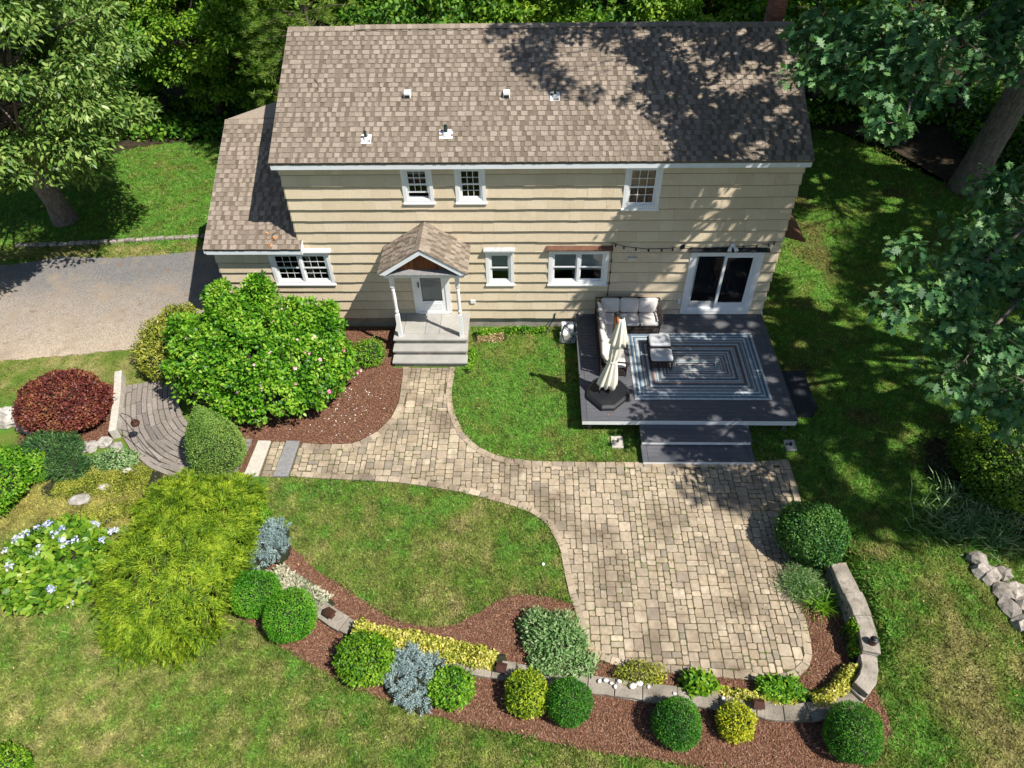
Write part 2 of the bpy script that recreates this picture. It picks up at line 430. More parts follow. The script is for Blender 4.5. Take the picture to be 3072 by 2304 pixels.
def npmesh(name, parts, mats, off=(0, 0, 0), colors=None):
    """parts: list of (verts (n,k,3), material index)"""
    me = bpy.data.meshes.new(name)
    V = np.concatenate([p[0].reshape(-1, 3) for p in parts]) - np.array(off, float)
    starts = []; tot = []; mi = []; b = 0
    for p, m in parts:
        n, k = p.shape[:2]
        starts.append(b + np.arange(n) * k); tot.append(np.full(n, k)); mi.append(np.full(n, m)); b += n * k
    starts = np.concatenate(starts); tot = np.concatenate(tot); mi = np.concatenate(mi)
    me.vertices.add(len(V)); me.vertices.foreach_set('co', V.astype(np.float32).ravel())
    me.loops.add(len(V)); me.loops.foreach_set('vertex_index', np.arange(len(V), dtype=np.int32))
    me.polygons.add(len(starts)); me.polygons.foreach_set('loop_start', starts.astype(np.int32))
    try: me.polygons.foreach_set('loop_total', tot.astype(np.int32))
    except Exception: pass
    for m in (mats if isinstance(mats, (list, tuple)) else [mats]): me.materials.append(m)
    me.polygons.foreach_set('material_index', mi.astype(np.int32))
    if colors is not None:
        ca = me.color_attributes.new('Col', 'FLOAT_COLOR', 'POINT')
        c4 = np.concatenate([colors, np.ones((len(colors), 1))], 1)
        ca.data.foreach_set('color', c4.astype(np.float32).ravel())
    me.update(calc_edges=True)
    return me

def bumpfn(seed, k=4., n=7):
    r = np.random.default_rng(seed)
    K = r.normal(size=(n, 3)) * k; ph = r.uniform(0, 6.28, n)
    return lambda d: np.sin(d @ K.T + ph).mean(-1) * 1.6

def blobpts(n, c, r, bump=.1, k=4., seed=0, shell=.12, zmin=-.6, conic=0.):
    d = rdir(n * 2); d = d[d[:, 2] > zmin][:n]
    f = 1 + bump * bumpfn(seed, k)(d)
    f *= 1 + .5 * bump * bumpfn(seed + 7, k * 3.2, 9)(d)
    f *= 1 - shell * rng.random(len(d)) ** 1.5
    f = np.where(rng.random(len(d)) < .035, f * rng.uniform(1.03, 1.15, len(d)), f)
    r = np.array(r, float)
    p = d * f[:, None] * r
    if conic:
        t = np.clip((p[:, 2] / r[2] + 1) / 2, 0, 1.2)
        p[:, :2] *= (1.25 - conic * t)[:, None]
    nr = unit(d / r)
    return p + np.array(c, float), nr

def corem(c, r, seed, bump=.1, k=4., s=.86, conic=0., n=20):
    mb = MB(); fn = bumpfn(seed, k)
    vs = []; fs = []; rows = 11
    for i in range(rows + 1):
        t = math.pi * (.02 + .96 * i / rows)
        for j in range(n):
            a = 2 * math.pi * j / n
            d = np.array([math.sin(t) * math.cos(a), math.sin(t) * math.sin(a), math.cos(t)])
            q = s * (1 + bump * float(fn(d[None])[0]))
            p = d * q * np.array(r)
            if conic: p[:2] *= 1.25 - conic * min(max((p[2] / r[2] + 1) / 2, 0), 1.2)
            vs.append((p[0] + c[0], p[1] + c[1], max(p[2] + c[2], .004)))
    for i in range(rows):
        for j in range(n):
            j2 = (j + 1) % n
            fs.append((i * n + j, (i + 1) * n + j, (i + 1) * n + j2, i * n + j2))
    mb.add(vs, fs)
    return mb

_seed = [100]
def shrub(name, label, cat, c, r, n, L, W, shape, m, group=None, bump=.08, k=4., shell=.15, up=.2, jit=.5, outT=.3, conic=0., core=.76, coremat='twig', z0=0., zmin=-.75, extra=None, lobes=None, droop=0.):
    """a bush: leaves all over a lumpy body, dark twigs inside"""
    _seed[0] += 1; sd = _seed[0]
    t = thing(name, label, cat, (c[0], c[1], z0), group)
    parts = []; cm = None
    L0, W0 = L, W
    allb = [(c, r, n)] + (lobes or [])
    for bi, (cc, rr, nn) in enumerate(allb):
        P, Nn = blobpts(nn, cc, rr, bump, k, sd + bi, shell, zmin, conic)
        ok = P[:, 2] > z0 + .01
        P, Nn = P[ok], Nn[ok]; q = len(P)
        nn_ = unit(Nn + np.array([0, 0, up]) + jit * rng.normal(size=(q, 3)))
        T = rng.normal(size=(q, 3)) * .8 + Nn * outT + np.array([0, 0, -droop])
        s = rng.uniform(.65, 1.25, q)
        parts.append((leafverts(P, nn_, T, L * s, W * s, shape), 0))
        mb = corem(cc, rr, sd + bi, bump, k, core, conic)
        if cm is None: cm = mb
        else: cm.add(mb.v, mb.f)
    if extra: parts += extra
    me = npmesh('foliage', parts, m if isinstance(m, list) else [m], (c[0], c[1], z0))
    link('foliage', me, t)
    cm.build('inner_twigs', M[coremat], t, smooth=True)
    return t

# ---------------------------------------------------------------- plan outlines (metres, house front wall on y = 0)
PATH_LEFT = [(2.82, -1.84), (2.86, -2.53), (2.88, -3.26), (2.74, -3.88), (2.43, -4.39), (1.87, -4.80), (1.06, -4.84), (0.48, -4.78)]
PATH_LOW = [(0.38, -5.89), (1.29, -5.96), (2.03, -6.0), (3.1, -6.05), (4.07, -6.2), (4.91, -6.36), (5.73, -6.61), (6.5, -6.88), (7.01, -7.27), (7.3, -7.91), (7.39, -8.59), (7.5, -9.21), (7.62, -9.6), (7.66, -9.93), (7.73, -10.3), (8.12, -10.65), (8.86, -10.82), (9.76, -10.87), (10.51, -10.93), (11.06, -10.98), (11.67, -11.02), (12.07, -10.92), (12.33, -10.76), (12.50, -10.46), (12.57, -10.0), (12.58, -9.58), (12.52, -9.15), (12.5, -8.7), (12.7, -8.0), (13.1, -7.3), (13.29, -6.54), (13.3, -5.71), (13.28, -5.25)]
PATH_TOP = [(13.28, -5.25), (12.4, -5.33), (9.55, -5.37), (8.34, -5.38), (6.66, -5.36), (5.8, -5.22), (5.17, -4.86), (4.77, -4.37), (4.46, -3.61), (4.33, -2.89), (4.37, -1.84)]
PATIO = PATH_LEFT + [(-.83, -4.74), (-.83, -5.9)] + PATH_LOW + PATH_TOP[1:]
BED_UP = [(0.96, -7.97), (1.36, -8.37), (1.87, -8.72), (2.58, -9.12), (3.06, -9.45), (3.62, -9.75), (4.15, -9.92), (4.65, -9.95), (5.15, -9.8), (5.54, -9.53), (5.94, -9.25), (6.45, -9.13), (6.97, -9.18), (7.49, -9.34)]
BED_LOW = [(0.15, -9.75), (0.6, -9.95), (1.2, -10.33), (1.89, -10.72), (2.72, -11.12), (3.58, -11.45), (4.39, -11.71), (5.17, -11.87), (5.95, -12.03), (6.7, -12.16), (7.44, -12.3), (8.18, -12.43), (8.9, -12.49), (9.51, -12.59), (10.24, -12.65), (11.41, -12.80), (12.76, -12.66), (13.39, -12.2), (13.60, -11.91), (13.64, -11.57), (13.56, -11.18)]
FRONT_BED = [(0.2, -8.5)] + BED_UP + [p for p in PATH_LOW if p[1] < -9.55 or p[0] > 12.4][:-3] + [(13.45, -6.9), (13.72, -7.4), (13.52, -8.3), (13.7, -9.4), (13.73, -10.2), (13.55, -10.9)] + BED_LOW[::-1]
HIB_BED = [(2.8, -1.86), (2.84, -2.53), (2.86, -3.26), (2.72, -3.88), (2.41, -4.37), (1.86, -4.78), (1.06, -4.82), (.4, -4.76), (-.6, -4.72), (-1.7, -4.9), (-2.45, -4.5), (-2.9, -3.6), (-3.6, -2.6), (-4.3, -2.2), (-4.9, -1.4), (-4.3, -.5), (-2.5, -.03), (2.49, -.03), (2.49, -1.86)]
BARB_BED = [(-7.3, -3.0), (-6.2, -2.7), (-5.66, -2.62), (-5.2, -3.4), (-4.75, -4.75), (-5.3, -5.05), (-6.2, -5.6), (-7.4, -5.4)]
DRIVE = [(-40, 3.0), (-15, 3.2), (-11.8, 3.3), (-10.2, 3.8), (-8, 3.7), (-5.3, 4.1), (-2.6, 4.3), (-2.6, 0.0), (-3.4, -.25), (-4.5, -.75), (-5.7, -1.05), (-7.6, -1.35), (-9.6, -1.6), (-15, -1.9), (-40, -2.5)]
WALK = [(-5.1, -2.55), (-3.6, -2.55), (-3.0, -3.5), (-2.3, -4.5), (-1.6, -5.0), (-.9, -4.72), (-.9, -5.95), (-2.2, -5.75), (-3.0, -5.7), (-3.75, -5.45), (-4.4, -4.95), (-5.0, -4.3)]

def inpoly(x, y, poly):
    x = np.asarray(x); y = np.asarray(y); r = np.zeros(x.shape, bool)
    n = len(poly)
    for i in range(n):
        x0, y0 = poly[i]; x1, y1 = poly[(i + 1) % n]
        if y0 == y1: continue
        c = ((y0 > y) != (y1 > y)) & (x < (x1 - x0) * (y - y0) / (y1 - y0) + x0)
        r ^= c
    return r

def polydist(x, y, line):
    d = np.full(np.shape(x), 1e9)
    for (x0, y0), (x1, y1) in zip(line[:-1], line[1:]):
        dx, dy = x1 - x0, y1 - y0; l = dx * dx + dy * dy + 1e-12
        t = np.clip(((x - x0) * dx + (y - y0) * dy) / l, 0, 1)
        d = np.minimum(d, np.hypot(x - x0 - t * dx, y - y0 - t * dy))
    return d

def sstep(v, a, b):
    t = np.clip((v - a) / (b - a), 0, 1); return t * t * (3 - 2 * t)

def vnoise(x, y, s, seed=0):
    x = np.asarray(x) / s; y = np.asarray(y) / s
    xi = np.floor(x); yi = np.floor(y); fx = x - xi; fy = y - yi
    fx = fx * fx * (3 - 2 * fx); fy = fy * fy * (3 - 2 * fy)
    def h(a, b):
        v = np.sin(a * 127.1 + b * 311.7 + seed * 74.7) * 43758.5453; return v - np.floor(v)
    return (h(xi, yi) * (1 - fx) + h(xi + 1, yi) * fx) * (1 - fy) + (h(xi, yi + 1) * (1 - fx) + h(xi + 1, yi + 1) * fx) * fy

def fbm(x, y, s, seed=0, o=4):
    t = 0; a = .5; w = 0
    for i in range(o):
        t = t + a * vnoise(x, y, s, seed + i); w += a; a *= .55; s *= .47
    return t / w

def height(x, y):
    # the lawn outside the side wall lies a little higher than the bed
    return .48 * sstep(x, 13.62, 14.1) * sstep(y, -11.3, -10.2) * (1 - sstep(y, -8.6, -7.4)) * (1 - sstep(x, 14.6, 19)) + .03 * (fbm(x, y, 3., 9, 2) - .5)

GREEN = np.array([.125, .205, .030]); STRAW = np.array([.335, .30, .12]); LUSH = np.array([.110, .245, .032]); BROWN = np.array([.15, .11, .045]); OLIVE = np.array([.185, .225, .050])

def blobw(x, y, cx, cy, rx, ry):
    return np.exp(-((x - cx) / rx) ** 2 - ((y - cy) / ry) ** 2)

def lawncol(x, y):
    n1 = fbm(x, y, 1.3, 3); n2 = fbm(x, y, .33, 17, 3); n3 = fbm(x, y, 5., 31)
    d = .22 + .55 * (n1 - .5) + 1.5 * (n2 - .5) + .25 * (n3 - .5)
    front = (1 - sstep(y, -10.4, -8.9)) * (1 - sstep(x, 12.6, 13.6))
    d = d + .15 * front + .10 * front * (1 - sstep(x, -2, 3)) * (1 - sstep(y, -12.5, -10.5))
    d = d + .35 * (1 - sstep(x, .0, 1.5)) * (1 - sstep(y, -8.5, -5.9)) * sstep(y, -10.5, -9.2)
    d = d + .42 * blobw(x, y, 5.1, -7.5, 1.0, .7) + .28 * blobw(x, y, 2.2, -8.3, 1.6, .5) + .3 * blobw(x, y, 4.5, -9.3, 1.2, .4) + .08 * blobw(x, y, 3.6, -8.2, 2, 1)
    d = d - .42 * blobw(x, y, 6.2, -3.4, 2.1, 1.7) + .5 * blobw(x, y, 7.2, -2.5, .5, .45) + .5 * blobw(x, y, 6.4, -1.0, .5, .35) + .5 * blobw(x, y, 7.1, -4.35, .3, .2)
    d = d + .75 * blobw(x, y, 15.3, -10.6, 1.2, 1.6) + .45 * blobw(x, y, 15.8, -12.6, 1.2, .8) + .4 * blobw(x, y, 14.6, -8.3, .8, .4)
    d = d - .35 * sstep(x, 13.4, 13.9) * (1 - sstep(x, 14.3, 15.2)) * (1 - sstep(y, -8.6, -8))
    d = d - .25 * sstep(y, 3, 5) * (1 - sstep(x, -4, -2))
    d = d + .6 * sstep(y, 3.4, 3.9) * (1 - sstep(y, 4.4, 4.8)) * (1 - sstep(x, -3, -2)) + .4 * sstep(y, -3.6, -2.6) * (1 - sstep(y, -1.3, -.7)) * (1 - sstep(x, -4, -3))
    d = d - .18 * sstep(x, 13.4, 14.4) * sstep(y, -8, -6)
    d = np.clip(d, 0, 1)[..., None]
    c = LUSH + (GREEN - LUSH) * np.minimum(d * 4, 1)
    c = c + (OLIVE - c) * sstep(d, .25, .55)
    c = c + (STRAW - c) * .85 * sstep(d, .55, 1.0)
    br = (sstep(n1, .60, .72) * sstep(x, 13.5, 14.5) * sstep(y, -8.5, -6))[..., None]
    c = c + (BROWN - c) * .6 * br
    rock = ((1 - sstep(x, -2.6, -1.6)) * sstep(y, -8.0, -7.2) * (1 - sstep(y, -5.9, -5.2)))[..., None]
    c = c + (np.array([.36, .31, .09]) * (.6 + .8 * n2[..., None]) - c) * .75 * rock
    under = polydist(x, y, [(8, -4.2), (13.5, -4.2), (13.5, -.3), (8, -.3)])
    return c

# ---------------------------------------------------------------- ground, lawn, drive, beds, woodland floor
mb = MB(); mb.add([(-400, -300, -.12), (400, -300, -.12), (400, 500, -.12), (-400, 500, -.12)], [(0, 1, 2, 3)])
tag(mb.build('ground', M['soil']), kind='structure')

gx = np.arange(-32, 42.01, .22); gy = np.arange(-20, 34.01, .22)
XX, YY = np.meshgrid(gx, gy)
ZZ = height(XX, YY) - .03 * np.clip(sstep(YY, 30, 34), 0, 1)
me = bpy.data.meshes.new('lawn')
nx, ny = len(gx), len(gy)
V = np.stack([XX, YY, ZZ], -1).reshape(-1, 3)
ii = (np.arange(ny - 1)[:, None] * nx + np.arange(nx - 1)[None]).ravel()
F = np.stack([ii, ii + 1, ii + nx + 1, ii + nx], 1)
me.vertices.add(len(V)); me.vertices.foreach_set('co', V.astype(np.float32).ravel())
me.loops.add(F.size); me.loops.foreach_set('vertex_index', F.astype(np.int32).ravel())
me.polygons.add(len(F)); me.polygons.foreach_set('loop_start', (np.arange(len(F)) * 4).astype(np.int32))
me.materials.append(M['lawnbase'])
ca = me.color_attributes.new('Col', 'FLOAT_COLOR', 'POINT')
lc = lawncol(V[:, 0], V[:, 1]) * .8
ca.data.foreach_set('color', np.concatenate([lc, np.ones((len(lc), 1))], 1).astype(np.float32).ravel())
me.update(calc_edges=True)
tag(link('lawn', me), kind='structure')

def sheet(name, poly, z, m, kind='structure', rag=0, parent=None):
    if rag:
        q = []
        for (x0, y0), (x1, y1) in zip(poly, poly[1:] + poly[:1]):
            l = math.hypot(x1 - x0, y1 - y0); k = max(1, int(l / .12)) if l < 12 else 1
            for i in range(k):
                t = i / k; q.append((x0 + (x1 - x0) * t + random.uniform(-rag, rag), y0 + (y1 - y0) * t + random.uniform(-rag, rag)))
        poly = q
    me = bpy.data.meshes.new(name)
    n = len(poly); oo = org(parent)
    poly = [(x - oo.x, y - oo.y) for x, y in poly]
    me.from_pydata([(x, y, z) for x, y in poly] + [(x, y, z - .06) for x, y in poly], [], [tuple(range(n))] + [(i, n + i, n + (i + 1) % n, (i + 1) % n) for i in range(n)])
    me.materials.append(m); me.update()
    o = link(name, me, parent)
    if kind: tag(o, kind=kind)
    return o

sheet('driveway', DRIVE, .022, M['drive'], rag=.04)
sheet('mulch_bed', FRONT_BED, .030, M['mulch'], rag=.03)
sheet('mulch_bed', HIB_BED, .030, M['mulch'], rag=.02)
sheet('mulch_bed', BARB_BED, .030, M['mulch'], rag=.04)
# floor of the wood behind the house
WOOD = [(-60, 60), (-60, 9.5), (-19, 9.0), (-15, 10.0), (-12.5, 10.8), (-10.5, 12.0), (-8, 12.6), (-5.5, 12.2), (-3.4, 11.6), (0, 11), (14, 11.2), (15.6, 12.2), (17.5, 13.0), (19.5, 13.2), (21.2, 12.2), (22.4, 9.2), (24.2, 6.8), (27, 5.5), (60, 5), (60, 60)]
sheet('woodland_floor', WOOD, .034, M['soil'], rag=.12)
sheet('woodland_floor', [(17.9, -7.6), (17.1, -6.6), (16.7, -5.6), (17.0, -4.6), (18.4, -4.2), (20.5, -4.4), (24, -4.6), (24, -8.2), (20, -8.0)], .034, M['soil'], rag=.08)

def pts_in(poly, dens, shrink=0):
    P = np.array(poly); a, b = P.min(0), P.max(0)
    n = int((b[0] - a[0]) * (b[1] - a[1]) * dens)
    x = rng.uniform(a[0], b[0], n); y = rng.uniform(a[1], b[1], n)
    k = inpoly(x, y, poly); return x[k], y[k]

def chips(poly, dens, z):
    x, y = pts_in(poly, dens); n = len(x)
    P = np.stack([x, y, z + rng.uniform(.0, .022, n)], 1)
    Nn = unit(np.array([0, 0, 1.]) + .45 * rng.normal(size=(n, 3)))
    return leafverts(P, Nn, rdir(n) * np.array([1, 1, .25]), rng.uniform(.025, .085, n), rng.uniform(.008, .024, n), KITE)
o = link('bark_mulch', npmesh('bark_mulch', [(chips(FRONT_BED, 2100, .03), 0), (chips(HIB_BED, 1500, .03), 0), (chips(BARB_BED, 1100, .03), 0)], M['chip']))
tag(o, 'red brown shredded bark mulch spread over the planting beds', 'mulch', kind='stuff')

sheet('mulch_bed', [(-2.3, -5.2), (-1.8, -4.85), (-.80, -4.72), (-.80, -5.95), (-1.5, -6.25), (-2.3, -6.0)], .028, M['mulch'], rag=.03)
px_, py_ = rng.normal(1.35, .75, 90), rng.normal(-3.6, .8, 90)
kk = inpoly(px_, py_, HIB_BED); px_, py_ = px_[kk], py_[kk]; nq = len(px_)
tag(link('fallen_petals', npmesh('fallen_petals', [(leafverts(np.stack([px_, py_, np.full(nq, .058)], 1), rdir(nq) * .3 + np.array([0, 0, 1]), rdir(nq) * np.array([1, 1, .1]), rng.uniform(.03, .075, nq), .025, OVAL), 0)], M['pebble'])), 'withered white petals scattered on the bark under the hibiscus', 'petals', kind='stuff')
# grass blades
EXCL = [PATIO, FRONT_BED, HIB_BED, BARB_BED, DRIVE, [(-2.6, -.02), (13.65, -.02), (13.65, 8), (-2.6, 8)], WOOD,
        [(2.5, 0), (2.5, -1.85), (4.74, -1.85), (4.74, 0)], [(8.3, -3.9), (13.4, -3.9), (13.4, -.1), (8.3, -.1)], WALK, [(9.5, -4.3), (9.5, -5.5), (12.37, -5.5), (12.37, -4.3)]]
def grass(x0, x1, y0, y1, dens, L, W):
    n = int((x1 - x0) * (y1 - y0) * dens)
    x = rng.uniform(x0, x1, n); y = rng.uniform(y0, y1, n)
    th = fbm(x, y, .22, 41, 2)
    k = rng.random(n) < .35 + 1.1 * th
    for p in EXCL: k &= ~inpoly(x, y, p)
    x, y = x[k], y[k]; n = len(x)
    c0 = lawncol(x, y); x = x + rng.normal(size=n) * .028; y = y + rng.normal(size=n) * .028
    P = np.stack([x, y, height(x, y) + .004], 1)
    T = np.stack([rng.normal(size=n) * .8, rng.normal(size=n) * .8, rng.uniform(.25, 1.0, n)], 1)
    s = rng.uniform(.6, 1.3, n)
    v = leafverts(P, rdir(n) * .6 + np.array([0, -.2, .8]), T, L * s, W * s, BLADE)
    c = c0 * (rng.uniform(.55, 1.45, (n, 1)) * (.36 + 1.28 * fbm(x, y, .15, 51, 2))[:, None])
    st = rng.random(n) < .07
    c[st] = STRAW * rng.uniform(.8, 1.2, (st.sum(), 1))
    return v, np.repeat(c, 3, 0)
gs = [grass(-6, 18.5, -13.3, -9.0, 2300, .09, .024), grass(-8, 18, -9.0, -5.2, 1700, .085, .022), grass(4.2, 20.5, -5.2, 0, 1100, .085, .026), grass(13.5, 24, 0, 13.5, 560, .10, .028), grass(-16, -2.4, 3.5, 13, 600, .11, .028), grass(-10, -3, -3.5, -.6, 600, .07, .018), grass(7.9, 13.6, -5.4, -3.9, 600, .07, .018)]
o = link('grass', npmesh('grass', [(v, 0) for v, c in gs], M['blade'], colors=np.concatenate([c for v, c in gs])))
tag(o, 'short mown grass, partly dried to straw', 'grass', kind='stuff')

# ---------------------------------------------------------------- patio and path of tumbled pavers
patio = thing('paver_patio', 'tan tumbled paver patio with its curving path to the front steps', 'patio', (0, 0, 0))
sheet('joint_sand', PATIO, .018, M['joint'], None, parent=patio)

def paver_mb(poly, z0, z1, ch=.008, tilt=0):
    n = len(poly); cx = sum(p[0] for p in poly) / n; cy = sum(p[1] for p in poly) / n
    a = [(x, y, z0) for x, y in poly]; b = [(x, y, z1 - ch) for x, y in poly]
    t = []
    for x, y in poly:
        d = math.hypot(x - cx, y - cy); f = max(0, 1 - ch * 1.3 / d)
        t.append((cx + (x - cx) * f, cy + (y - cy) * f, z1 + tilt * (x - cx)))
    m_ = MB()
    vs = a + b + t
    fs = [tuple(range(2 * n, 3 * n))]
    for i in range(n):
        j = (i + 1) % n
        fs += [(i, j, n + j, n + i), (n + i, n + j, 2 * n + j, 2 * n + i)]
    m_.add(vs, fs)
    return m_

stones = []      # (distance key, polygon, z1)
# borders
def border(line, w, step=.27):
    pts = [Vector(p) for p in line]
    L = [0]
    for a, b in zip(pts[:-1], pts[1:]): L.append(L[-1] + (b - a).length)
    def at(s):
        s = min(max(s, 0), L[-1])
        for i in range(len(pts) - 1):
            if s <= L[i + 1] or i == len(pts) - 2:
                return pts[i].lerp(pts[i + 1], (s - L[i]) / max(1e-6, L[i + 1] - L[i]))
    def nrm(s):
        d = at(s + .25) - at(s - .25); d.normalize(); return Vector((-d.y, d.x))
    s = 0
    while s < L[-1] - .05:
        e = min(s + step * random.uniform(.8, 1.25), L[-1])
        if L[-1] - e < .12: e = L[-1]
        g = .007
        a, b = at(s + g), at(e - g); na, nb = nrm(s + g), nrm(e - g)
        ww = w * random.uniform(.94, 1.05)
        q = [a, b, b + nb * ww, a + na * ww]
        stones.append(([(p.x + random.uniform(-.005, .005), p.y + random.uniform(-.005, .005)) for p in q], 
 .0475 + random.uniform(-.003, .004)))
        s = e
border(PATH_LOW, .165)
border(PATH_TOP, .165)
border(PATH_LEFT, .165)
for q, z in stones: 
    A = sum(q[i][0] * q[(i + 1) % 4][1] - q[(i + 1) % 4][0] * q[i][1] for i in range(4))
    if A < 0: q.reverse()
# field
U = .070
fx0, fy0 = -.85, -11.1
nx_, ny_ = int(14.3 / U), int(9.4 / U)
cx_ = fx0 + (np.arange(nx_) + .5) * U; cy_ = fy0 + (np.arange(ny_) + .5) * U
CX, CY = np.meshgrid(cx_, cy_)
edge = np.minimum(np.minimum(polydist(CX, CY, PATH_LOW), polydist(CX, CY, PATH_TOP)), polydist(CX, CY, PATH_LEFT))
ok = inpoly(CX, CY, PATIO) & (edge > .062) & (CX > -.80)
seen = edge > .19
for sx0, sx1 in ((-.82, -.38), (-.06, .40)): ok &= ~((CX > sx0 + .03) & (CX < sx1 - .0) & (CY < -4.6))
ok &= ~((CX > 9.5) & (CX < 12.36) & (CY > -5.42))
free = np.ones_like(ok)
SIZES = [((4, 4), .14), ((3, 4), .12), ((4, 3), .16), ((2, 3), .16), ((3, 2), .26), ((3, 3), .14), ((2, 2), .14), ((2, 4), .05), ((4, 2), .12)]
for j in range(ny_):
    for i in range(nx_):
        if not free[j, i]: continue
        run = 0
        while i + run < nx_ and free[j, i + run] and run < 12: run += 1
        dn = 0
        while j + dn < ny_ and free[j + dn, i] and dn < 12: dn += 1
        opts = [((a, b), w) for (a, b), w in SIZES if j + b <= ny_ and i + a <= nx_ and free[j:j + b, i:i + a].all()]
        opts = [o_ for o_ in opts if run - o_[0][0] != 1 and dn - o_[0][1] != 1] or [o_ for o_ in opts if run - o_[0][0] != 1] or opts
        if opts: a, b = random.choices([o_[0] for o_ in opts], [o_[1] for o_ in opts])[0]
        else:
            a = b = 1
            while a < 4 and i + a < nx_ and free[j, i + a]: a += 1
            if a == 1:
                while b < 4 and j + b < ny_ and free[j + b, i]: b += 1
        free[j:j + b, i:i + a] = False
        if not seen[j:j + b, i:i + a][ok[j:j + b, i:i + a]].any(): continue
        jj, ii_ = np.nonzero(ok[j:j + b, i:i + a])
        g = .0075
        x0, y0 = fx0 + (i + ii_.min()) * U + g, fy0 + (j + jj.min()) * U + g; x1, y1 = fx0 + (i + ii_.max() + 1) * U - g, fy0 + (j + jj.max() + 1) * U - g
        c = min(.022, .25 * min(x1 - x0, y1 - y0))
        r = lambda: random.uniform(-.005, .005)
        q = [(x0 + c, y0 + r()), (x1 - c, y0 + r()), (x1 + r(), y0 + c), (x1 + r(), y1 - c), (x1 - c, y1 + r()), (x0 + c, y1 + r()), (x0 + r(), y1 - c), (x0 + r(), y0 + c)]
        stones.append((q, .032 + random.uniform(-.006, .007)))
def showsize(s):
    q = s[0]; n = len(q); A = abs(sum(q[i][0] * q[(i + 1) % n][1] - q[(i + 1) % n][0] * q[i][1] for i in range(n)))
    cx, cy = sum(p[0] for p in q) / n, sum(p[1] for p in q) / n
    d = Vector((cx - 6.6, cy + 16.9, 14.6)).length
    return -A / d ** 3
stones.sort(key=showsize)
rest = MB()
for k_, (q, z) in enumerate(stones):
    n = len(q); cx, cy = sum(p[0] for p in q) / n, sum(p[1] for p in q) / n
    pm = paver_mb(q, .005, z, .008, random.uniform(-.02, .02))
    if k_ < 300: pm.build('paver', M['paver'], patio, loc=(cx, cy, 0))
    else: rest.add(pm.v, pm.f)
tag(rest.build('paver_field', M['paver'], patio), kind='stuff')
# weeds in the joints
def weeds(n):
    idx = rng.integers(0, len(stones), n); P = []
    for i in idx:
        q = stones[i][0]; k = random.randrange(len(q)); a, b = q[k], q[(k + 1) % len(q)]; t = random.random()
        P.append((a[0] + (b[0] - a[0]) * t, a[1] + (b[1] - a[1]) * t, .012))
    P = np.array(P); keep = fbm(P[:, 0], P[:, 1], 1.6, 77, 3) + .12 * rng.random(n) > .56; P = P[keep]; P = np.repeat(P, 6, 0); n = len(P)
    P[:, :2] += rng.normal(size=(n, 2)) * .012
    return leafverts(P, rdir(n) + np.array([0, 0, 1]), rdir(n) + np.array([0, 0, .8]), rng.uniform(.015, .045, n), rng.uniform(.008, .018, n), KITE)
tag(link('joint_weeds', npmesh('joint_weeds', [(weeds(5200), 0)], M['l_fern']), patio), kind='stuff')

for nm, x0, x1, mt, lab in (('stone_step', -.80, -.42, M['slab_light'], 'pale granite step slab next to the conical spruce'), ('stone_step', -.03, .36, M['slab_dark'], 'dark grey granite step slab laid across the narrow end of the paver path')):
    b = MB(); b.prism([(x0, -5.93), (x1, -5.92), (x1 + .03, -4.74), (x0 + .06, -4.73)], .0, .075)
    tag(b.build(nm, mt, bevel=.012), lab, 'step')

# ---------------------------------------------------------------- curved dry-stone wall round the patio
WALL = [(-.1, -8.84), (0.35, -8.68), (.9, -8.9), (1.99, -9.59), (2.56, -9.92), (3.3, -10.3), (4.24, -10.58), (5.61, -10.82), (6.25, -10.9), (6.78, -10.96), (7.57, -11.1), (8.34, -11.2), (8.91, -11.29), (9.86, -11.37), (10.63, -11.46), (11.34, -11.60), (11.89, -11.65), (12.6, -11.55), (13.02, -11.36), (13.27, -11.14), (13.43, -10.85), (13.52, -10.45), (13.56, -10.01), (13.55, -9.52), (13.50, -9.02), (13.44, -8.5)]
def wtop(x, y):
    return float(.15 + .45 * sstep(x, 12.4, 13.4) * sstep(y, -11.5, -10.6) - .12 * sstep(y, -9.3, -8.6))
wall = thing('stone_wall', 'low curved dry stone wall with grey flat capstones round the patio bed', 'wall', (0, 0, 0))
pts = [Vector(p) for p in WALL]; acc = [0]
for a, b in zip(pts[:-1], pts[1:]): acc.append(acc[-1] + (b - a).length)
def wat(s):
    s = min(max(s, 0), acc[-1] - 1e-4)
    for i in range(len(pts) - 1):
        if s <= acc[i + 1]: return pts[i].lerp(pts[i + 1], (s - acc[i]) / (acc[i + 1] - acc[i]))
def wn(s):
    d = wat(s + .2) - wat(s - .2); d.normalize(); return Vector((-d.y, d.x))
s = 0
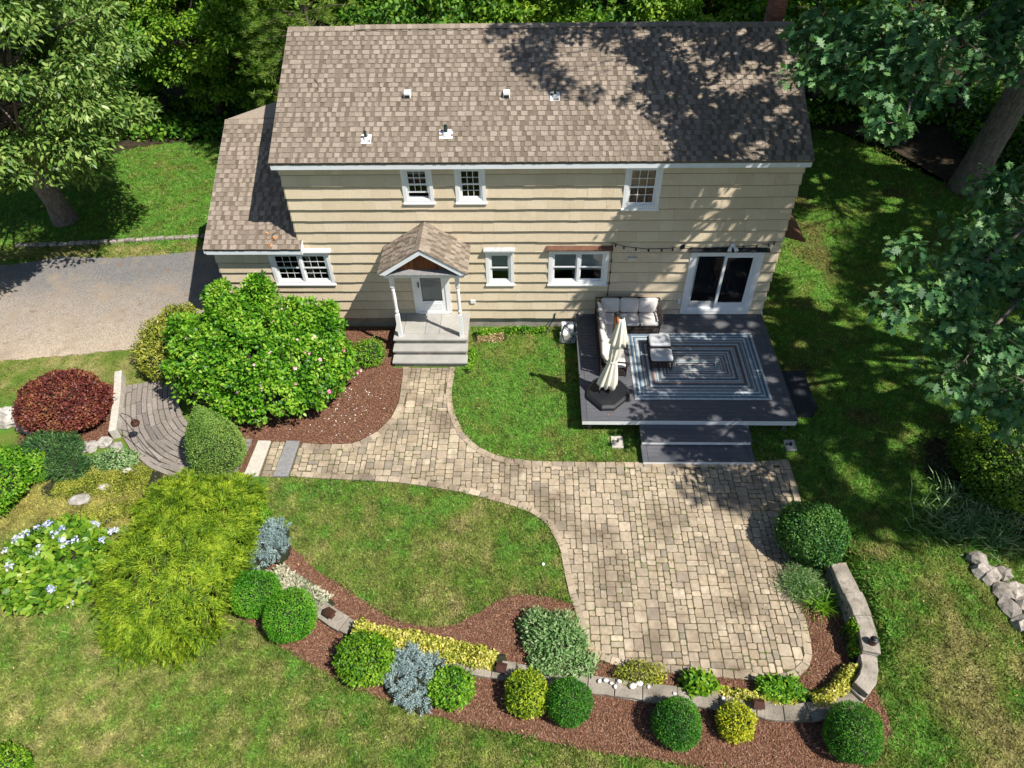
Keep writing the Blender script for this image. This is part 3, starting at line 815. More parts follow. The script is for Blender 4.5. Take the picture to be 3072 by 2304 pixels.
while s < acc[-1] - .1:
    e = min(s + random.uniform(.42, .85), acc[-1])
    m_ = (s + e) / 2; c = wat(m_); z = wtop(c.x, c.y) + random.uniform(-.015, .015)
    mb = MB(); low = []; K = 3
    half = .175 + random.uniform(-.015, .02)
    inn, out = [], []
    for k in range(K + 1):
        t = s + .006 + (e - s - .012) * k / K
        n_ = wn(t); p = wat(t)
        inn.append(p + n_ * (half + random.uniform(-.012, .012))); out.append(p - n_ * (half + random.uniform(-.012, .012)))
    ring = [(v.x, v.y) for v in out] + [(v.x, v.y) for v in inn[::-1]]
    mb = paver_mb(ring, z - .085, z, .010, random.uniform(-.02, .02))
    mb.build('capstone', M['capstone'], wall, loc=(c.x, c.y, 0))
    # stones under the cap
    if z > .2:
        zz = 0
        while zz < z - .09:
            h = min(random.uniform(.11, .17), z - .087 - zz)
            if h < .03: break
            ss = s - random.uniform(0, .1)
            while ss < e:
                ee = ss + random.uniform(.22, .4)
                a, b = wat(ss + .008), wat(min(ee, e + .05) - .008); na, nb = wn(ss), wn(ee)
                w1 = .15 + random.uniform(-.02, .02)
                q = [(a - na * w1), (b - nb * w1), (b + nb * w1), (a + na * w1)]
                qb = MB(); qb.prism([(v.x, v.y) for v in q], zz + .004, zz + h - .004)
                qb.build('stone', M['wallstone'], wall, loc=(c.x, c.y, 0), bevel=.012, seg=1)
                ss = ee
            zz += h
    else:
        a, b = wat(s), wat(e); na, nb = wn(s), wn(e)
        qb = MB(); qb.prism([(v.x, v.y) for v in (a - na * .17, b - nb * .17, b + nb * .17, a + na * .17)], .0, z - .088)
        qb.build('stone', M['wallstone'], wall, loc=(c.x, c.y, 0))
    s = e

def rock(mb, c, r, a=0, jit=.16):
    b = MB(); b.blob((0, 0, 0), r, 0, 8, jit); ca, sa = math.cos(a), math.sin(a)
    mb.add([(x * ca - y * sa + c[0], x * sa + y * ca + c[1], z + c[2]) for x, y, z in b.v], b.f)
    return mb

def stonerow(name, label, cat, base, line, step, size, mt, part='stone', hz=.09, rows=1, flat=.7, cube=False):
    t = thing(name, label, cat, base)
    P = [Vector(p) for p in line]; A = [0]
    for a, b in zip(P[:-1], P[1:]): A.append(A[-1] + (b - a).length)
    s = 0
    while s < A[-1]:
        e = s + step * random.uniform(.75, 1.3); m_ = min((s + e) / 2, A[-1])
        for i in range(len(P) - 1):
            if m_ <= A[i + 1]: break
        d = P[i + 1] - P[i]; p = P[i].lerp(P[i + 1], min(1, (m_ - A[i]) / (A[i + 1] - A[i])))
        ang = math.atan2(d.y, d.x)
        for r in range(rows):
            mb = MB(); q = Vector((-d.y, d.x)).normalized() * (r - (rows - 1) / 2) * size * .9
            if cube:
                g0 = float(height(np.array(p.x), np.array(p.y)))
                if rows > 1:
                    ww = (e - s) * random.uniform(.8, 1.25); dd = size * random.uniform(.6, 1.1); zt = hz * random.uniform(.5, 1.4)
                    mb.hexa([(p.x + q.x + dx * ww / 2 * random.uniform(.7, 1.15), p.y + q.y + dy * dd / 2 * random.uniform(.7, 1.15), g0 - .02 + z_ * zt * random.uniform(.6, 1.2)) for z_ in (0, 1) for dx, dy in ((-1, -1), (1, -1), (1, 1), (-1, 1))])
                else: mb.obox((p.x + q.x, p.y + q.y), (e - s) * .86, size * random.uniform(.85, 1.1), .0, hz * random.uniform(.85, 1.2), ang + random.uniform(-.1, .1))
                mb.build(part, mt, t, loc=(p.x, p.y, 0), bevel=.025)
            else:
                g1 = float(height(np.array(p.x), np.array(p.y)))
                rock(mb, (p.x + q.x + random.uniform(-.06, .06), p.y + q.y + random.uniform(-.06, .06), g1 + hz * .45), ((e - s) * random.uniform(.5, .75), size * random.uniform(.45, .65), hz * random.uniform(.7, 1.3)), ang + random.uniform(-.4, .4), .24)
                mb.build(part, mt, t, loc=(p.x, p.y, 0))
        s = e
    return t
stonerow('stone_edging', 'single row of pale stone blocks edging the drive and back lawn', 'edging', (-8, 4.7, 0), [(-12.2, 4.45), (-10.42, 4.52), (-8.6, 4.69), (-7.04, 4.86), (-5.45, 5.0), (-2.7, 5.1)], .30, .17, M['wallstone2'], hz=.11, cube=True)
stonerow('field_stone_wall', 'tumbledown row of grey field stones on the lawn by the right picture edge', 'wall', (16.9, -9.2, 0), [(16.45, -8.45), (16.95, -8.65), (17.02, -9.0), (17.08, -9.5), (17.2, -10.0), (17.35, -10.6)], .34, .40, M['wallstone2'], hz=.17, rows=2)
stonerow('granite_wall', 'pale granite retaining stones at the far left beside the red shrub', 'wall', (-7.9, -4.2, 0), [(-9.5, -4.0), (-8.6, -3.95), (-7.8, -4.0), (-7.1, -4.1)], .45, .42, M['granite'], hz=.22, rows=2)
stonerow('granite_edging', 'broken pale stones edging the red shrub bed by the timber walk', 'edging', (-5.2, -4.9, 0), [(-5.95, -5.3), (-5.4, -5.02), (-4.95, -4.85), (-4.6, -4.95), (-4.35, -5.15)], .34, .34, M['granite'], hz=.13, rows=1)
# upright pale stone along the walk
gw = thing('granite_kerb', 'pale long upright granite kerb along the left side of the timber walk', 'kerb', (-5.2, -3.6, 0))
kp = [(-5.45, -2.35), (-5.3, -2.75), (-5.13, -3.2), (-4.96, -3.7), (-4.80, -4.2), (-4.66, -4.65)]
for a, b in zip(kp[:-1], kp[1:]):
    mb = MB(); mb.bar((a[0], a[1], .17), (b[0] - .005, b[1] + .01, .17), .20, .36); mb.build('stone', M['slab_light'], gw, loc=(a[0], a[1], 0), bevel=.02)
for i, (x, y, r, lab) in enumerate([(-4.76, -6.67, .3, 'large flat pale rock in the yellow ground cover'), (-4.3, -6.3, .17, 'small pale rock behind the flat one in the yellow ground cover'), (-3.9, -5.75, .14, 'little pale rock next to the timber walk edge')]):
    mb = MB(); rock(mb, (x, y, .03), (r, r * .62, .09), .2); tag(mb.build('garden_rock', M['granite'], loc=(x, y, 0)), lab, 'rock', 'pale rocks in the ground cover')

# timber walk, planks running along the curve
walk = thing('timber_walk', 'weathered silver timber walk curving down between the red shrub and the spruce', 'walkway', (-3.6, -4.3, 0))
wl = [(-4.35, -2.45), (-4.2, -3.0), (-3.95, -3.6), (-3.65, -4.15), (-3.2, -4.65), (-2.6, -5.0), (-1.8, -5.2), (-.95, -5.3)]
wp = [Vector(p) for p in wl]; wa = [0]
for a, b in zip(wp[:-1], wp[1:]): wa.append(wa[-1] + (b - a).length)
def wk(s):
    s = min(max(s, 0), wa[-1] - 1e-4)
    for i in range(len(wp) - 1):
        if s <= wa[i + 1]: return wp[i].lerp(wp[i + 1], (s - wa[i]) / (wa[i + 1] - wa[i]))
def wkn(s):
    d = wk(s + .3) - wk(s - .3); d.normalize(); return Vector((-d.y, d.x))
sheet('walk_base', [tuple(wk(s_) + wkn(s_) * .62) for s_ in np.linspace(0, wa[-1], 14)] + [tuple(wk(s_) - wkn(s_) * .95) for s_ in np.linspace(wa[-1], 0, 14)], .03, M['framing'], None, parent=walk)
NSTR = 11
for k in range(NSTR):
    o0 = -.95 + 1.57 * k / NSTR; o1 = -.95 + 1.57 * (k + 1) / NSTR - .02
    s = random.uniform(-.4, 0)
    while s < wa[-1]:
        e = s + random.uniform(.42, .62)
        a, b = max(s, 0) + .012, min(e, wa[-1]) - .012
        if b - a > .08:
            q = [wk(a) + wkn(a) * o0, wk(b) + wkn(b) * o0, wk(b) + wkn(b) * o1, wk(a) + wkn(a) * o1]
            z = .075 + random.uniform(-.018, .018)
            mb = MB(); mb.hexa([(p.x, p.y, .02) for p in q] + [(p.x, p.y, z) for p in q])
            mb.build('plank', M['wood_old'], walk, loc=(q[0].x, q[0].y, 0))
        s = e

# ---------------------------------------------------------------- the house
CAMP = Vector((6.625, -16.926, 14.695))
house = thing('house', 'two storey tan shingled house with brown gable roof and lower left wing', 'house', (0, 0, 0))
OPEN = {'w1': (3.18, 4.0, 4.46, 5.56), 'w2': (4.59, 5.40, 4.46, 5.56), 'w3': (9.05, 10.02, 4.25, 5.56), 'slider': (11.14, 13.22, .60, 2.88),
        'w4': (5.29, 6.11, 1.71, 2.91), 'w5': (7.11, 8.83, 1.71, 2.95), 'w6': (-1.0, .78, 1.73, 2.90), 'door': (3.06, 4.18, .62, 2.72)}
def subtract(r, holes):
    out = [r]
    for h in holes:
        nxt = []
        for a in out:
            x0, x1, z0, z1 = a
            hx0, hx1, hz0, hz1 = max(x0, h[0]), min(x1, h[1]), max(z0, h[2]), min(z1, h[3])
            if hx0 >= hx1 or hz0 >= hz1: nxt.append(a); continue
            if hz0 > z0: nxt.append((x0, x1, z0, hz0))
            if hz1 < z1: nxt.append((x0, x1, hz1, z1))
            if hx0 > x0: nxt.append((x0, hx0, hz0, hz1))
            if hx1 < x1: nxt.append((hx1, x1, hz0, hz1))
        out = [q for q in nxt if q[1] - q[0] > .012 and q[3] - q[2] > .006]
    return out
tuck = [(a + .03, b - .03, c + .03, d - .03) for a, b, c, d in OPEN.values()]
core = MB()
for r in subtract((-2.56, 13.61, .40, 2.98), [(a + .07, b - .07, c + .07, d - .07) for a, b, c, d in OPEN.values()]) + subtract((0.0, 13.61, 2.98, 5.62), [(a + .07, b - .07, c + .07, d - .07) for a, b, c, d in OPEN.values()]):
    core.box(r[0], r[1], .0, .12, r[2], r[3])
core.box(13.49, 13.61, .12, 7.4, .4, 5.62); core.box(0, .12, .12, 7.4, .4, 5.62); core.box(0, 13.61, 7.28, 7.4, .4, 5.62)
core.box(-2.56, -2.44, .12, 7.4, .4, 3.0); core.box(-2.56, 0, 7.28, 7.4, .4, 3.0)
for x0, x1 in ((0, .12), (13.49, 13.61)): core.add([(x0, 0, 5.62), (x0, 7.4, 5.62), (x0, 3.7, 7.5), (x1, 0, 5.62), (x1, 7.4, 5.62), (x1, 3.7, 7.5)], [(0, 1, 2), (3, 4, 5), (0, 3, 5, 2), (1, 4, 5, 2)])
core.add([(-2.56, 0, 3.0), (-2.56, 7.4, 3.0), (-2.56, 3.7, 4.88)], [(0, 1, 2)])
core.build('wall', M['shake'], house)
fd = MB(); fd.box(-2.52, 13.57, .02, .2, -.05, .40); fd.box(13.4, 13.57, .2, 7.36, -.05, .4); fd.box(-2.52, -2.4, .2, 7.36, -.05, .4)
fd.build('foundation', M['concrete'], house)

pieces = []
for k in range(15):
    z0 = .40 + .35 * k; z1 = min(z0 + .35, 5.60)
    xl = -2.56 if z0 < 2.7 else 0.0
    if k == 7: xl = 0.0
    x = xl
    while x < 13.61 - .02:
        e = min(x + random.choice([.30, .38, .46, .54, .61]), 13.61)
        if 13.61 - e < .15: e = 13.61
        jz = random.uniform(-.006, .006)
        for r in subtract((x + .0012, e - .0012, z0 + jz, z1 + .004), tuck):
            pieces.append((r, z0))
        x = e
for k in (7,):
    for r in subtract((-2.56, 0, .40 + .35 * 7, 2.98), tuck): pieces.append((r, .40 + .35 * 7))
pieces.sort(key=lambda p: -(p[0][1] - p[0][0]) * (p[0][3] - p[0][2]) / ((Vector(((p[0][0] + p[0][1]) / 2, 0, p[0][2])) - CAMP).length ** 3))
rest = MB()
for i, (r, zc) in enumerate(pieces):
    x0, x1, a, b = r
    t = random.uniform(-.003, .003)
    ya = -.064 + .054 * (a - zc) / .35 + t; yb = -.064 + .054 * (b - zc) / .35 + t
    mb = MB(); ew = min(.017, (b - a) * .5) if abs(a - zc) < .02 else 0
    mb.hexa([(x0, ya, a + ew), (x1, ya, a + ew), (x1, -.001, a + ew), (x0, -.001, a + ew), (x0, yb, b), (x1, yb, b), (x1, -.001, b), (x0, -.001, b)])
    if ew: mb.hexa([(x0, ya + .006, a), (x1, ya + .006, a), (x1, -.001, a), (x0, -.001, a), (x0, ya, a + ew), (x1, ya, a + ew), (x1, -.001, a + ew), (x0, -.001, a + ew)], 1)  # narrow bottom strip with the butt's shadow line put into its colour
    if i < 300: mb.build('shake', [M['shake'], M['shake_shade']], house, loc=((x0 + x1) / 2, 0, a))
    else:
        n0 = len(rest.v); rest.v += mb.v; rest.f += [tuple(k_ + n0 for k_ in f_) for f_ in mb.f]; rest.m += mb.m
tag(rest.build('shake_field', [M['shake'], M['shake_shade']], house), kind='stuff')
ends = MB()
for k in range(15):       # courses round the right-hand and left-hand ends
    z0 = .40 + .35 * k; z1 = min(z0 + .35, 5.62)
    ends.hexa([(13.612, -.04, z0), (13.652, -.04, z0), (13.652, 7.44, z0), (13.612, 7.44, z0), (13.612, -.01, z1), (13.62, -.01, z1), (13.62, 7.41, z1), (13.612, 7.41, z1)])
    if z0 < 2.9: ends.hexa([(-2.60, -.04, z0), (-2.562, -.04, z0), (-2.562, 7.4, z0), (-2.60, 7.4, z0), (-2.57, -.01, z1), (-2.562, -.01, z1), (-2.562, 7.4, z1), (-2.57, 7.4, z1)])
    else: ends.hexa([(-.04, -.04, z0), (-.002, -.04, z0), (-.002, 7.4, z0), (-.04, 7.4, z0), (-.01, -.01, z1), (-.002, -.01, z1), (-.002, 7.4, z1), (-.01, 7.4, z1)])
tag(ends.build('end_wall_shakes', M['shake'], house), kind='stuff')

# windows
def quad(p): 
    m_ = MB(); m_.add(p, [(0, 1, 2, 3)]); return m_
def room(mb, x0, x1, z0, z1, d=1.1):
    x0 -= .15; x1 += .15; z0 -= .25; z1 += .05; y0, y1 = .125, .125 + d
    mb.add([(x0, y0, z0), (x1, y0, z0), (x1, y1, z0), (x0, y1, z0), (x0, y0, z1), (x1, y0, z1), (x1, y1, z1), (x0, y1, z1)], [(0, 1, 2, 3), (7, 6, 5, 4), (1, 5, 6, 2), (0, 3, 7, 4), (3, 2, 6, 7)])
def sash(win, x0, x1, z0, z1, y, lites, fw=.045):
    mb = MB(); t = .03
    mb.box(x0, x0 + fw, y, y + t, z0, z1); mb.box(x1 - fw, x1, y, y + t, z0, z1)
    mb.box(x0 + fw, x1 - fw, y, y + t, z0, z0 + fw); mb.box(x0 + fw, x1 - fw, y, y + t, z1 - fw, z1)
    mb.build('sash', M['vinyl'], win)
    a0, a1, b0, b1 = x0 + fw - .002, x1 - fw + .002, z0 + fw - .002, z1 - fw + .002
    quad([(a0, y + .014, b0), (a1, y + .014, b0), (a1, y + .014, b1), (a0, y + .014, b1)]).build('pane', M['glass'], win)
    if lites:
        g = MB(); nx_, nz_ = lites; w = .016
        for i in range(1, nx_): xx = a0 + (a1 - a0) * i / nx_; g.box(xx - w / 2, xx + w / 2, y + .004, y + .011, b0, b1)
        for i in range(1, nz_): zz = b0 + (b1 - b0) * i / nz_; g.box(a0, a1, y + .002, y + .009, zz - w / 2, zz + w / 2)
        g.build('muntin', M['vinyl'], win)
def window(key, label, units=1, lites=(3, 2), sill=True, blind=None, lift=0):
    x0, x1, z0, z1 = OPEN[key]; tw = .095
    mb = MB()
    mb.box(x0, x0 + tw, -.066, .0, z0, z1); mb.box(x1 - tw, x1, -.066, 0, z0, z1)
    mb.box(x0 + tw, x1 - tw, -.064, 0, z1 - tw, z1); mb.box(x0 + tw, x1 - tw, -.064, 0, z0, z0 + tw * .9)
    win = mb.build('window', M['white'], house)
    tag(win, label)
    if sill:
        s_ = MB(); s_.box(x0 - .025, x1 + .025, -.098, .0, z0 - .03, z0 + .02); s_.build('sill', M['white'], win, bevel=.006)
    fx0, fx1, fz0, fz1 = x0 + tw, x1 - tw, z0 + tw * .9, z1 - tw
    fr = MB(); f = .038
    fr.box(fx0, fx0 + f, -.05, .12, fz0, fz1); fr.box(fx1 - f, fx1, -.05, .12, fz0, fz1); fr.box(fx0 + f, fx1 - f, -.05, .12, fz0, fz0 + f); fr.box(fx0 + f, fx1 - f, -.05, .12, fz1 - f, fz1)
    uw = (fx1 - fx0 - 2 * f - (units - 1) * .075) / units
    for u in range(1, units): xx = fx0 + f + u * uw + (u - 1) * .075; fr.box(xx, xx + .075, -.056, .12, fz0 + f, fz1 - f)
    fr.build('frame', M['vinyl'], win)
    for u in range(units):
        a = fx0 + f + u * (uw + .075); b = a + uw; zm = (fz0 + fz1) / 2
        sash(win, a, b, zm - .02, fz1 - f, -.03, lites)
        sash(win, a, b, fz0 + f + lift, zm + .025 + lift, .006, lites)
    rm = MB(); room(rm, fx0, fx1, fz0, fz1); rm.build('room', M['dark_room'], win)
    if blind:
        bm_, f0, f1 = blind
        b_ = MB(); n = 14; vs = []; fs = []
        for i in range(n + 1):
            x = fx0 + f + (fx1 - fx0 - 2 * f) * i / n; y = .052 + (.012 * (i % 2) if bm_ == 'curtain' else 0)
            vs += [(x, y, fz0 + (fz1 - fz0) * f0), (x, y, fz0 + (fz1 - fz0) * f1)]
        fs = [(2 * i, 2 * i + 2, 2 * i + 3, 2 * i + 1) for i in range(n)]
        b_.add(vs, fs); b_.build('curtain' if bm_ == 'curtain' else 'window_shade', M[bm_], win)
    return win
W1 = window('w1', 'upper window with its lower sash raised', blind=('blind', .78, 1.0), lift=.16)
W2 = window('w2', 'upper window with grid in both sashes closed')
W3 = window('w3', 'wide upper window with tan curtain in the top sash', blind=('curtain', .5, 1.0))
W4 = window('w4', 'single window beside the porch without grid', lites=None, blind=('blind', .34, 1.0))
W5 = window('w5', 'wide double window left of the deck without grid', units=2, lites=None, blind=('blind', .36, 1.0))
W6 = window('w6', 'double window with white grid under the left wing eave', units=2)
def hood(win, x0, x1, z, mt, d=.16, h=.035):
    mb = MB(); mb.hexa([(x0, -d, z), (x1, -d, z), (x1, -.01, z), (x0, -.01, z), (x0, -d, z + h), (x1, -d, z + h), (x1, -.01, z + h + .07), (x0, -.01, z + h + .07)])
    mb.build('hood', mt, win)
hood(W4, 5.25, 6.15, 2.93, M['lead']); hood(W5, 7.03, 8.92, 2.97, M['copper'], .17); hood(W6, .02, .87, 2.915, M['white'], .15)

# sliding door
x0, x1, z0, z1 = OPEN['slider']; tw = .15
mb = MB(); mb.box(x0, x0 + tw, -.07, 0, z0, z1); mb.box(x1 - tw, x1, -.07, 0, z0, z1); mb.box(x0 + tw, x1 - tw, -.068, 0, z1 - .11, z1); mb.box(x0 + tw, x1 - tw, -.08, .1, z0, z0 + .15)
sd = mb.build('sliding_door', M['white'], house)
fr = MB(); a0, a1, b0, b1 = x0 + tw, x1 - tw, z0 + .15, z1 - .11
fr.box(a0, a0 + .05, -.06, .12, b0, b1); fr.box(a1 - .05, a1, -.06, .12, b0, b1); fr.box(a0 + .05, a1 - .05, -.06, .12, b1 - .05, b1); fr.box(a0 + .05, a1 - .05, -.06, .12, b0, b0 + .04)
fr.build('frame', M['vinyl'], sd)
xm = (a0 + a1) / 2
for (p0, p1, y, mt) in ((a0 + .05, xm + .03, .03, 'lead'), (xm - .04, a1 - .05, -.03, 'vinyl')):
    mb = MB(); fw = .075
    mb.box(p0, p0 + fw, y, y + .035, b0 + .04, b1 - .05); mb.box(p1 - fw, p1, y, y + .035, b0 + .04, b1 - .05)
    mb.box(p0 + fw, p1 - fw, y, y + .035, b1 - .05 - fw, b1 - .05); mb.box(p0 + fw, p1 - fw, y, y + .035, b0 + .04, b0 + .04 + .22)
    mb.build('door_panel', M[mt], sd)
    quad([(p0 + fw, y + .017, b0 + .26), (p1 - fw, y + .017, b0 + .26), (p1 - fw, y + .017, b1 - .05 - fw), (p0 + fw, y + .017, b1 - .05 - fw)]).build('pane', M['glass'], sd)
mb = MB(); mb.box(a0 + .065, a0 + .085, -.0, .03, 1.5, 1.75); mb.build('handle', M['vinyl'], sd)
rm = MB(); room(rm, a0, a1, z0 + .35, z1, 3.0); rm.build('room', M['dark_room'], sd)
hood(sd, 11.05, 13.32, 2.91, M['black'], .16)
ch = MB(); ch.box(12.35, 12.8, 1.0, 1.45, 1.08, 1.13); ch.box(12.35, 12.8, 1.42, 1.46, 1.13, 1.6)
for lx in (12.37, 12.76):
    for ly in (1.03, 1.42): ch.bar((lx, ly, .72), (lx, ly, 1.1), .035, .035)
tag(ch.build('dining_chair', M['teak'], loc=(12.6, 1.2, .72)), 'wooden chair dimly seen inside behind the sliding glass door', 'chair')

# front door
x0, x1, z0, z1 = OPEN['door']
mb = MB(); mb.box(x0, x0 + .14, -.07, 0, z0, z1); mb.box(x1 - .14, x1, -.07, 0, z0, z1); mb.box(x0 + .14, x1 - .14, -.068, 0, z1 - .13, z1); mb.box(x0 + .1, x1 - .1, -.09, .1, z0 - .01, z0 + .07)
fdr = mb.build('front_door', M['white'], house)
mb = MB(); a0, a1, b0, b1 = x0 + .14, x1 - .14, z0 + .07, z1 - .13
mb.box(a0, a0 + .11, -.045, -.005, b0, b1); mb.box(a1 - .11, a1, -.045, -.005, b0, b1); mb.box(a0 + .11, a1 - .11, -.045, -.005, b1 - .11, b1); mb.box(a0 + .11, a1 - .11, -.045, -.005, b0, b0 + .38)
mb.box(a0 + .15, a1 - .15, -.055, -.045, b0 + .06, b0 + .31)
mb.build('storm_door', M['vinyl'], fdr)
quad([(a0 + .11, -.025, b0 + .38), (a1 - .11, -.025, b0 + .38), (a1 - .11, -.025, b1 - .11), (a0 + .11, -.025, b1 - .11)]).build('pane', M['glass'], fdr)
mb = MB(); mb.box(a0 + .035, a0 + .065, -.085, -.045, 1.62, 1.80); mb.build('handle', M['black'], fdr)
mb = MB()
for r in subtract((a0, a1, b0, b1), [(a0 + .16, a1 - .16, 1.95, 2.42)]): mb.box(r[0], r[1], .06, .10, r[2], r[3])
for i in (1, 2): xx = a0 + .16 + (a1 - a0 - .32) * i / 3; mb.box(xx - .01, xx + .01, .06, .08, 1.95, 2.42); zz = 1.95 + .47 * i / 3; mb.box(a0 + .16, a1 - .16, .062, .082, zz - .01, zz + .01)
mb.box(a0 + .13, a0 + .38, .05, .06, b0 + .15, 1.75); mb.box(a1 - .38, a1 - .13, .05, .06, b0 + .15, 1.75)
mb.build('door_panel', M['blind'], fdr)
rm = MB(); room(rm, a0, a1, b0 + .2, b1); rm.build('room', M['dark_room'], fdr)

# shingle laying
def shingles(P0, Uv, Lu, Vv, Lv, rows, parent, nsingle, clip=None, w=(.09, .20)):
    P0, Uv, Vv = Vector(P0), Vector(Uv).normalized(), Vector(Vv).normalized(); Nv = Uv.cross(Vv).normalized()
    if Nv.z < 0: Nv = -Nv
    e = Lv / rows; out = []
    for r in range(rows):
        s0 = r * e; lu0, lu1 = (0, Lu) if clip is None else clip(r)
        x = lu0; raised = random.random() < .5
        while x < lu1 - .01:
            ww = random.uniform(w[0], w[1]) if raised else random.uniform(.05, .13); f = min(x + ww, lu1)
            if lu1 - f < .06: f = lu1
            th = .024 if raised else .008
            b = P0 + Vv * (s0 - .006 + random.uniform(-.004, .004)); t = P0 + Vv * (min(s0 + e + .02, Lv))
            fl = random.uniform(.004, .012)
            q = [b + Uv * (x + .001) - Nv * .004, b + Uv * (f - .001) - Nv * .004, t + Uv * f - Nv * .004, t + Uv * x - Nv * .004,
                 b + Uv * (x + (fl if raised else 0)) + Nv * th, b + Uv * (f - (fl if raised else 0)) + Nv * th, t + Uv * f + Nv * .003, t + Uv * x + Nv * .003]
            out.append((q, 0 if raised else 1))
            x = f; raised = (not raised) if random.random() < .9 else raised
    out.sort(key=lambda o_: (sum(o_[0], Vector()) / 8 - CAMP).length)
    rest = MB()
    for i, (q, m_) in enumerate(out):
        if i < nsingle:
            mb = MB(); mb.hexa(q, 0, False); mb.build('shingle', M['shingle'] if m_ == 0 else M['shingle_low'], parent, loc=q[0])
        else: rest.hexa(q, m_, False)
    if rest.v: tag(rest.build('shingle_field', [M['shingle'], M['shingle_low']], parent), kind='stuff')

EY, EZ, RY, RZ = -.30, 5.79, 3.70, 7.69
slope = Vector((0, RY - EY, RZ - EZ)); SL = slope.length
mb = MB(); X0, X1 = -.10, 13.68; t = .07
for (ya, yb) in ((EY, RY), (7.70, RY)):
    mb.add([(X0, ya, EZ - .01), (X1, ya, EZ - .01), (X1, yb, RZ - .01), (X0, yb, RZ - .01), (X0, ya, EZ - t), (X1, ya, EZ - t), (X1, yb, RZ - t), (X0, yb, RZ - t)], [(0, 1, 2, 3), (7, 6, 5, 4), (0, 4, 5, 1), (1, 5, 6, 2), (0, 3, 7, 4)])
roof = mb.build('roof', M['shingle_low'], house)
shingles((X0 - .02, EY - .02, EZ), (1, 0, 0), X1 - X0 + .04, slope, SL, 28, roof, 300)
def ridgecap(parent, x0, x1, y, z, lift, pitch=.475, name='ridge_shingle', half=.15):
    x = x0
    while x < x1 - .02:
        e = min(x + .145, x1)
        mb = MB(); h = lift + random.uniform(0, .003)
        a = (x - .004, e + .02)
        vs = []
        for xx, dz in ((a[0], .012), (a[1], .004)):
            vs += [(xx, y - half, z - half * pitch + h + dz), (xx, y, z + h + dz), (xx, y + half, z - half * pitch + h + dz)]
        b = MB(); b.add(vs + [(v[0], v[1], v[2] - .012) for v in vs], [(0, 3, 4, 1), (1, 4, 5, 2), (6, 7, 10, 9), (7, 8, 11, 10), (0, 6, 9, 3), (2, 5, 11, 8), (0, 1, 7, 6), (1, 2, 8, 7), (3, 9, 10, 4), (4, 10, 11, 5)])
        b.build(name, M['shingle'], parent, loc=(x, y, z))
        x = e
ridgecap(roof, X0, 1.75, RY, RZ, .018); ridgecap(roof, 1.75, 11.0, RY, RZ, .05); ridgecap(roof, 11.0, X1, RY, RZ, .018)
mb = MB(); mb.box(1.75, 11.0, RY - .14, RY + .14, RZ - .06, RZ - .005); mb.build('ridge_vent', M['black'], roof)
mb = MB(); mb.box(X0, X1 - .02, EY + .005, EY + .03, EZ - .20, EZ - .02); mb.build('fascia', M['fascia'], roof)
mb = MB(); mb.box(X0 + .02, X1 - .02, EY + .03, -.002, EZ - .19, EZ - .175); mb.build('soffit', M['white'], roof)
for x in (X0, X1 - .03):
    mb = MB()
    for ya, yb in ((EY + .03, RY), (7.7, RY)):
        mb.add([(x, ya, EZ - .03), (x + .03, ya, EZ - .03), (x + .03, yb, RZ - .03), (x, yb, RZ - .03), (x, ya, EZ - .2), (x + .03, ya, EZ - .2), (x + .03, yb, RZ - .2), (x, yb, RZ - .2)], [(0, 1, 2, 3), (7, 6, 5, 4), (0, 4, 5, 1), (1, 5, 6, 2), (2, 6, 7, 3), (3, 7, 4, 0)])
    mb.build('rake_board', M['fascia'], roof)
def onroof(x, y): return Vector((x, y, EZ + (y - EY) * (RZ - EZ) / (RY - EY)))
for x, y in ((3.34, 1.55), (5.95, 1.53)):
    p = onroof(x, y); mb = MB(); mb.box(p.x - .09, p.x + .09, p.y - .09, p.y + .12, p.z - .02, p.z + .15); v_ = mb.build('roof_vent', M['white'], roof, loc=p, bevel=.02)
    mb = MB(); mb.box(p.x - .07, p.x + .07, p.y - .094, p.y - .089, p.z - .0, p.z + .08); mb.build('vent_mouth', M['black'], roof, loc=p)
for x, y, h, w in ((2.35, .32, .24, .036), (4.41, .45, .26, .048), (7.22, 1.5, .25, .036)):
    p = onroof(x, y); mb = MB(); s_ = slope.normalized(); n_ = Vector((0, -s_.z, s_.y))
    q = [p - Vector((w * 3.6, 0, 0)) - s_ * .13, p + Vector((w * 3.6, 0, 0)) - s_ * .13, p + Vector((w * 3.6, 0, 0)) + s_ * .16, p - Vector((w * 3.6, 0, 0)) + s_ * .16]
    mb.hexa([v + n_ * .012 for v in q] + [v + n_ * .024 for v in q]); mb.lathe(tuple(p), [(w * 2.2, 0), (w * 1.8, .05), (w * 1.3, .09)], 12)
    mb.build('pipe_flashing', M['white'], roof, loc=p)
    mb = MB(); mb.lathe(tuple(p), [(w, .0), (w, h), (w * .75, h), (w * .7, h - .05)], 12); mb.build('vent_pipe', M['pipe'], roof, loc=p)

# left wing roof
GE, GZ, GR, GRZ = -.30, 3.16, 3.70, 5.06
gs_ = Vector((0, GR - GE, GRZ - GZ))
mb = MB()
mb.add([(-2.66, GE, GZ - .01), (.10, GE, GZ - .01), (.10, -.02, GZ + .12), (-.0, -.02, GZ + .12), (-.0, GR, GRZ - .01), (-2.66, GR, GRZ - .01)] + [(-2.66, GE, GZ - .07), (.10, GE, GZ - .07), (.10, -.02, GZ + .06), (-.0, -.02, GZ + .06), (-.0, GR, GRZ - .07), (-2.66, GR, GRZ - .07)],
       [(0, 1, 2, 3, 4, 5), (11, 10, 9, 8, 7, 6), (0, 6, 7, 1), (1, 7, 8, 2), (0, 5, 11, 6)])
mb.add([(-2.66, 7.7, GZ), (0, 7.7, GZ), (0, GR, GRZ - .01), (-2.66, GR, GRZ - .01)], [(0, 1, 2, 3)])
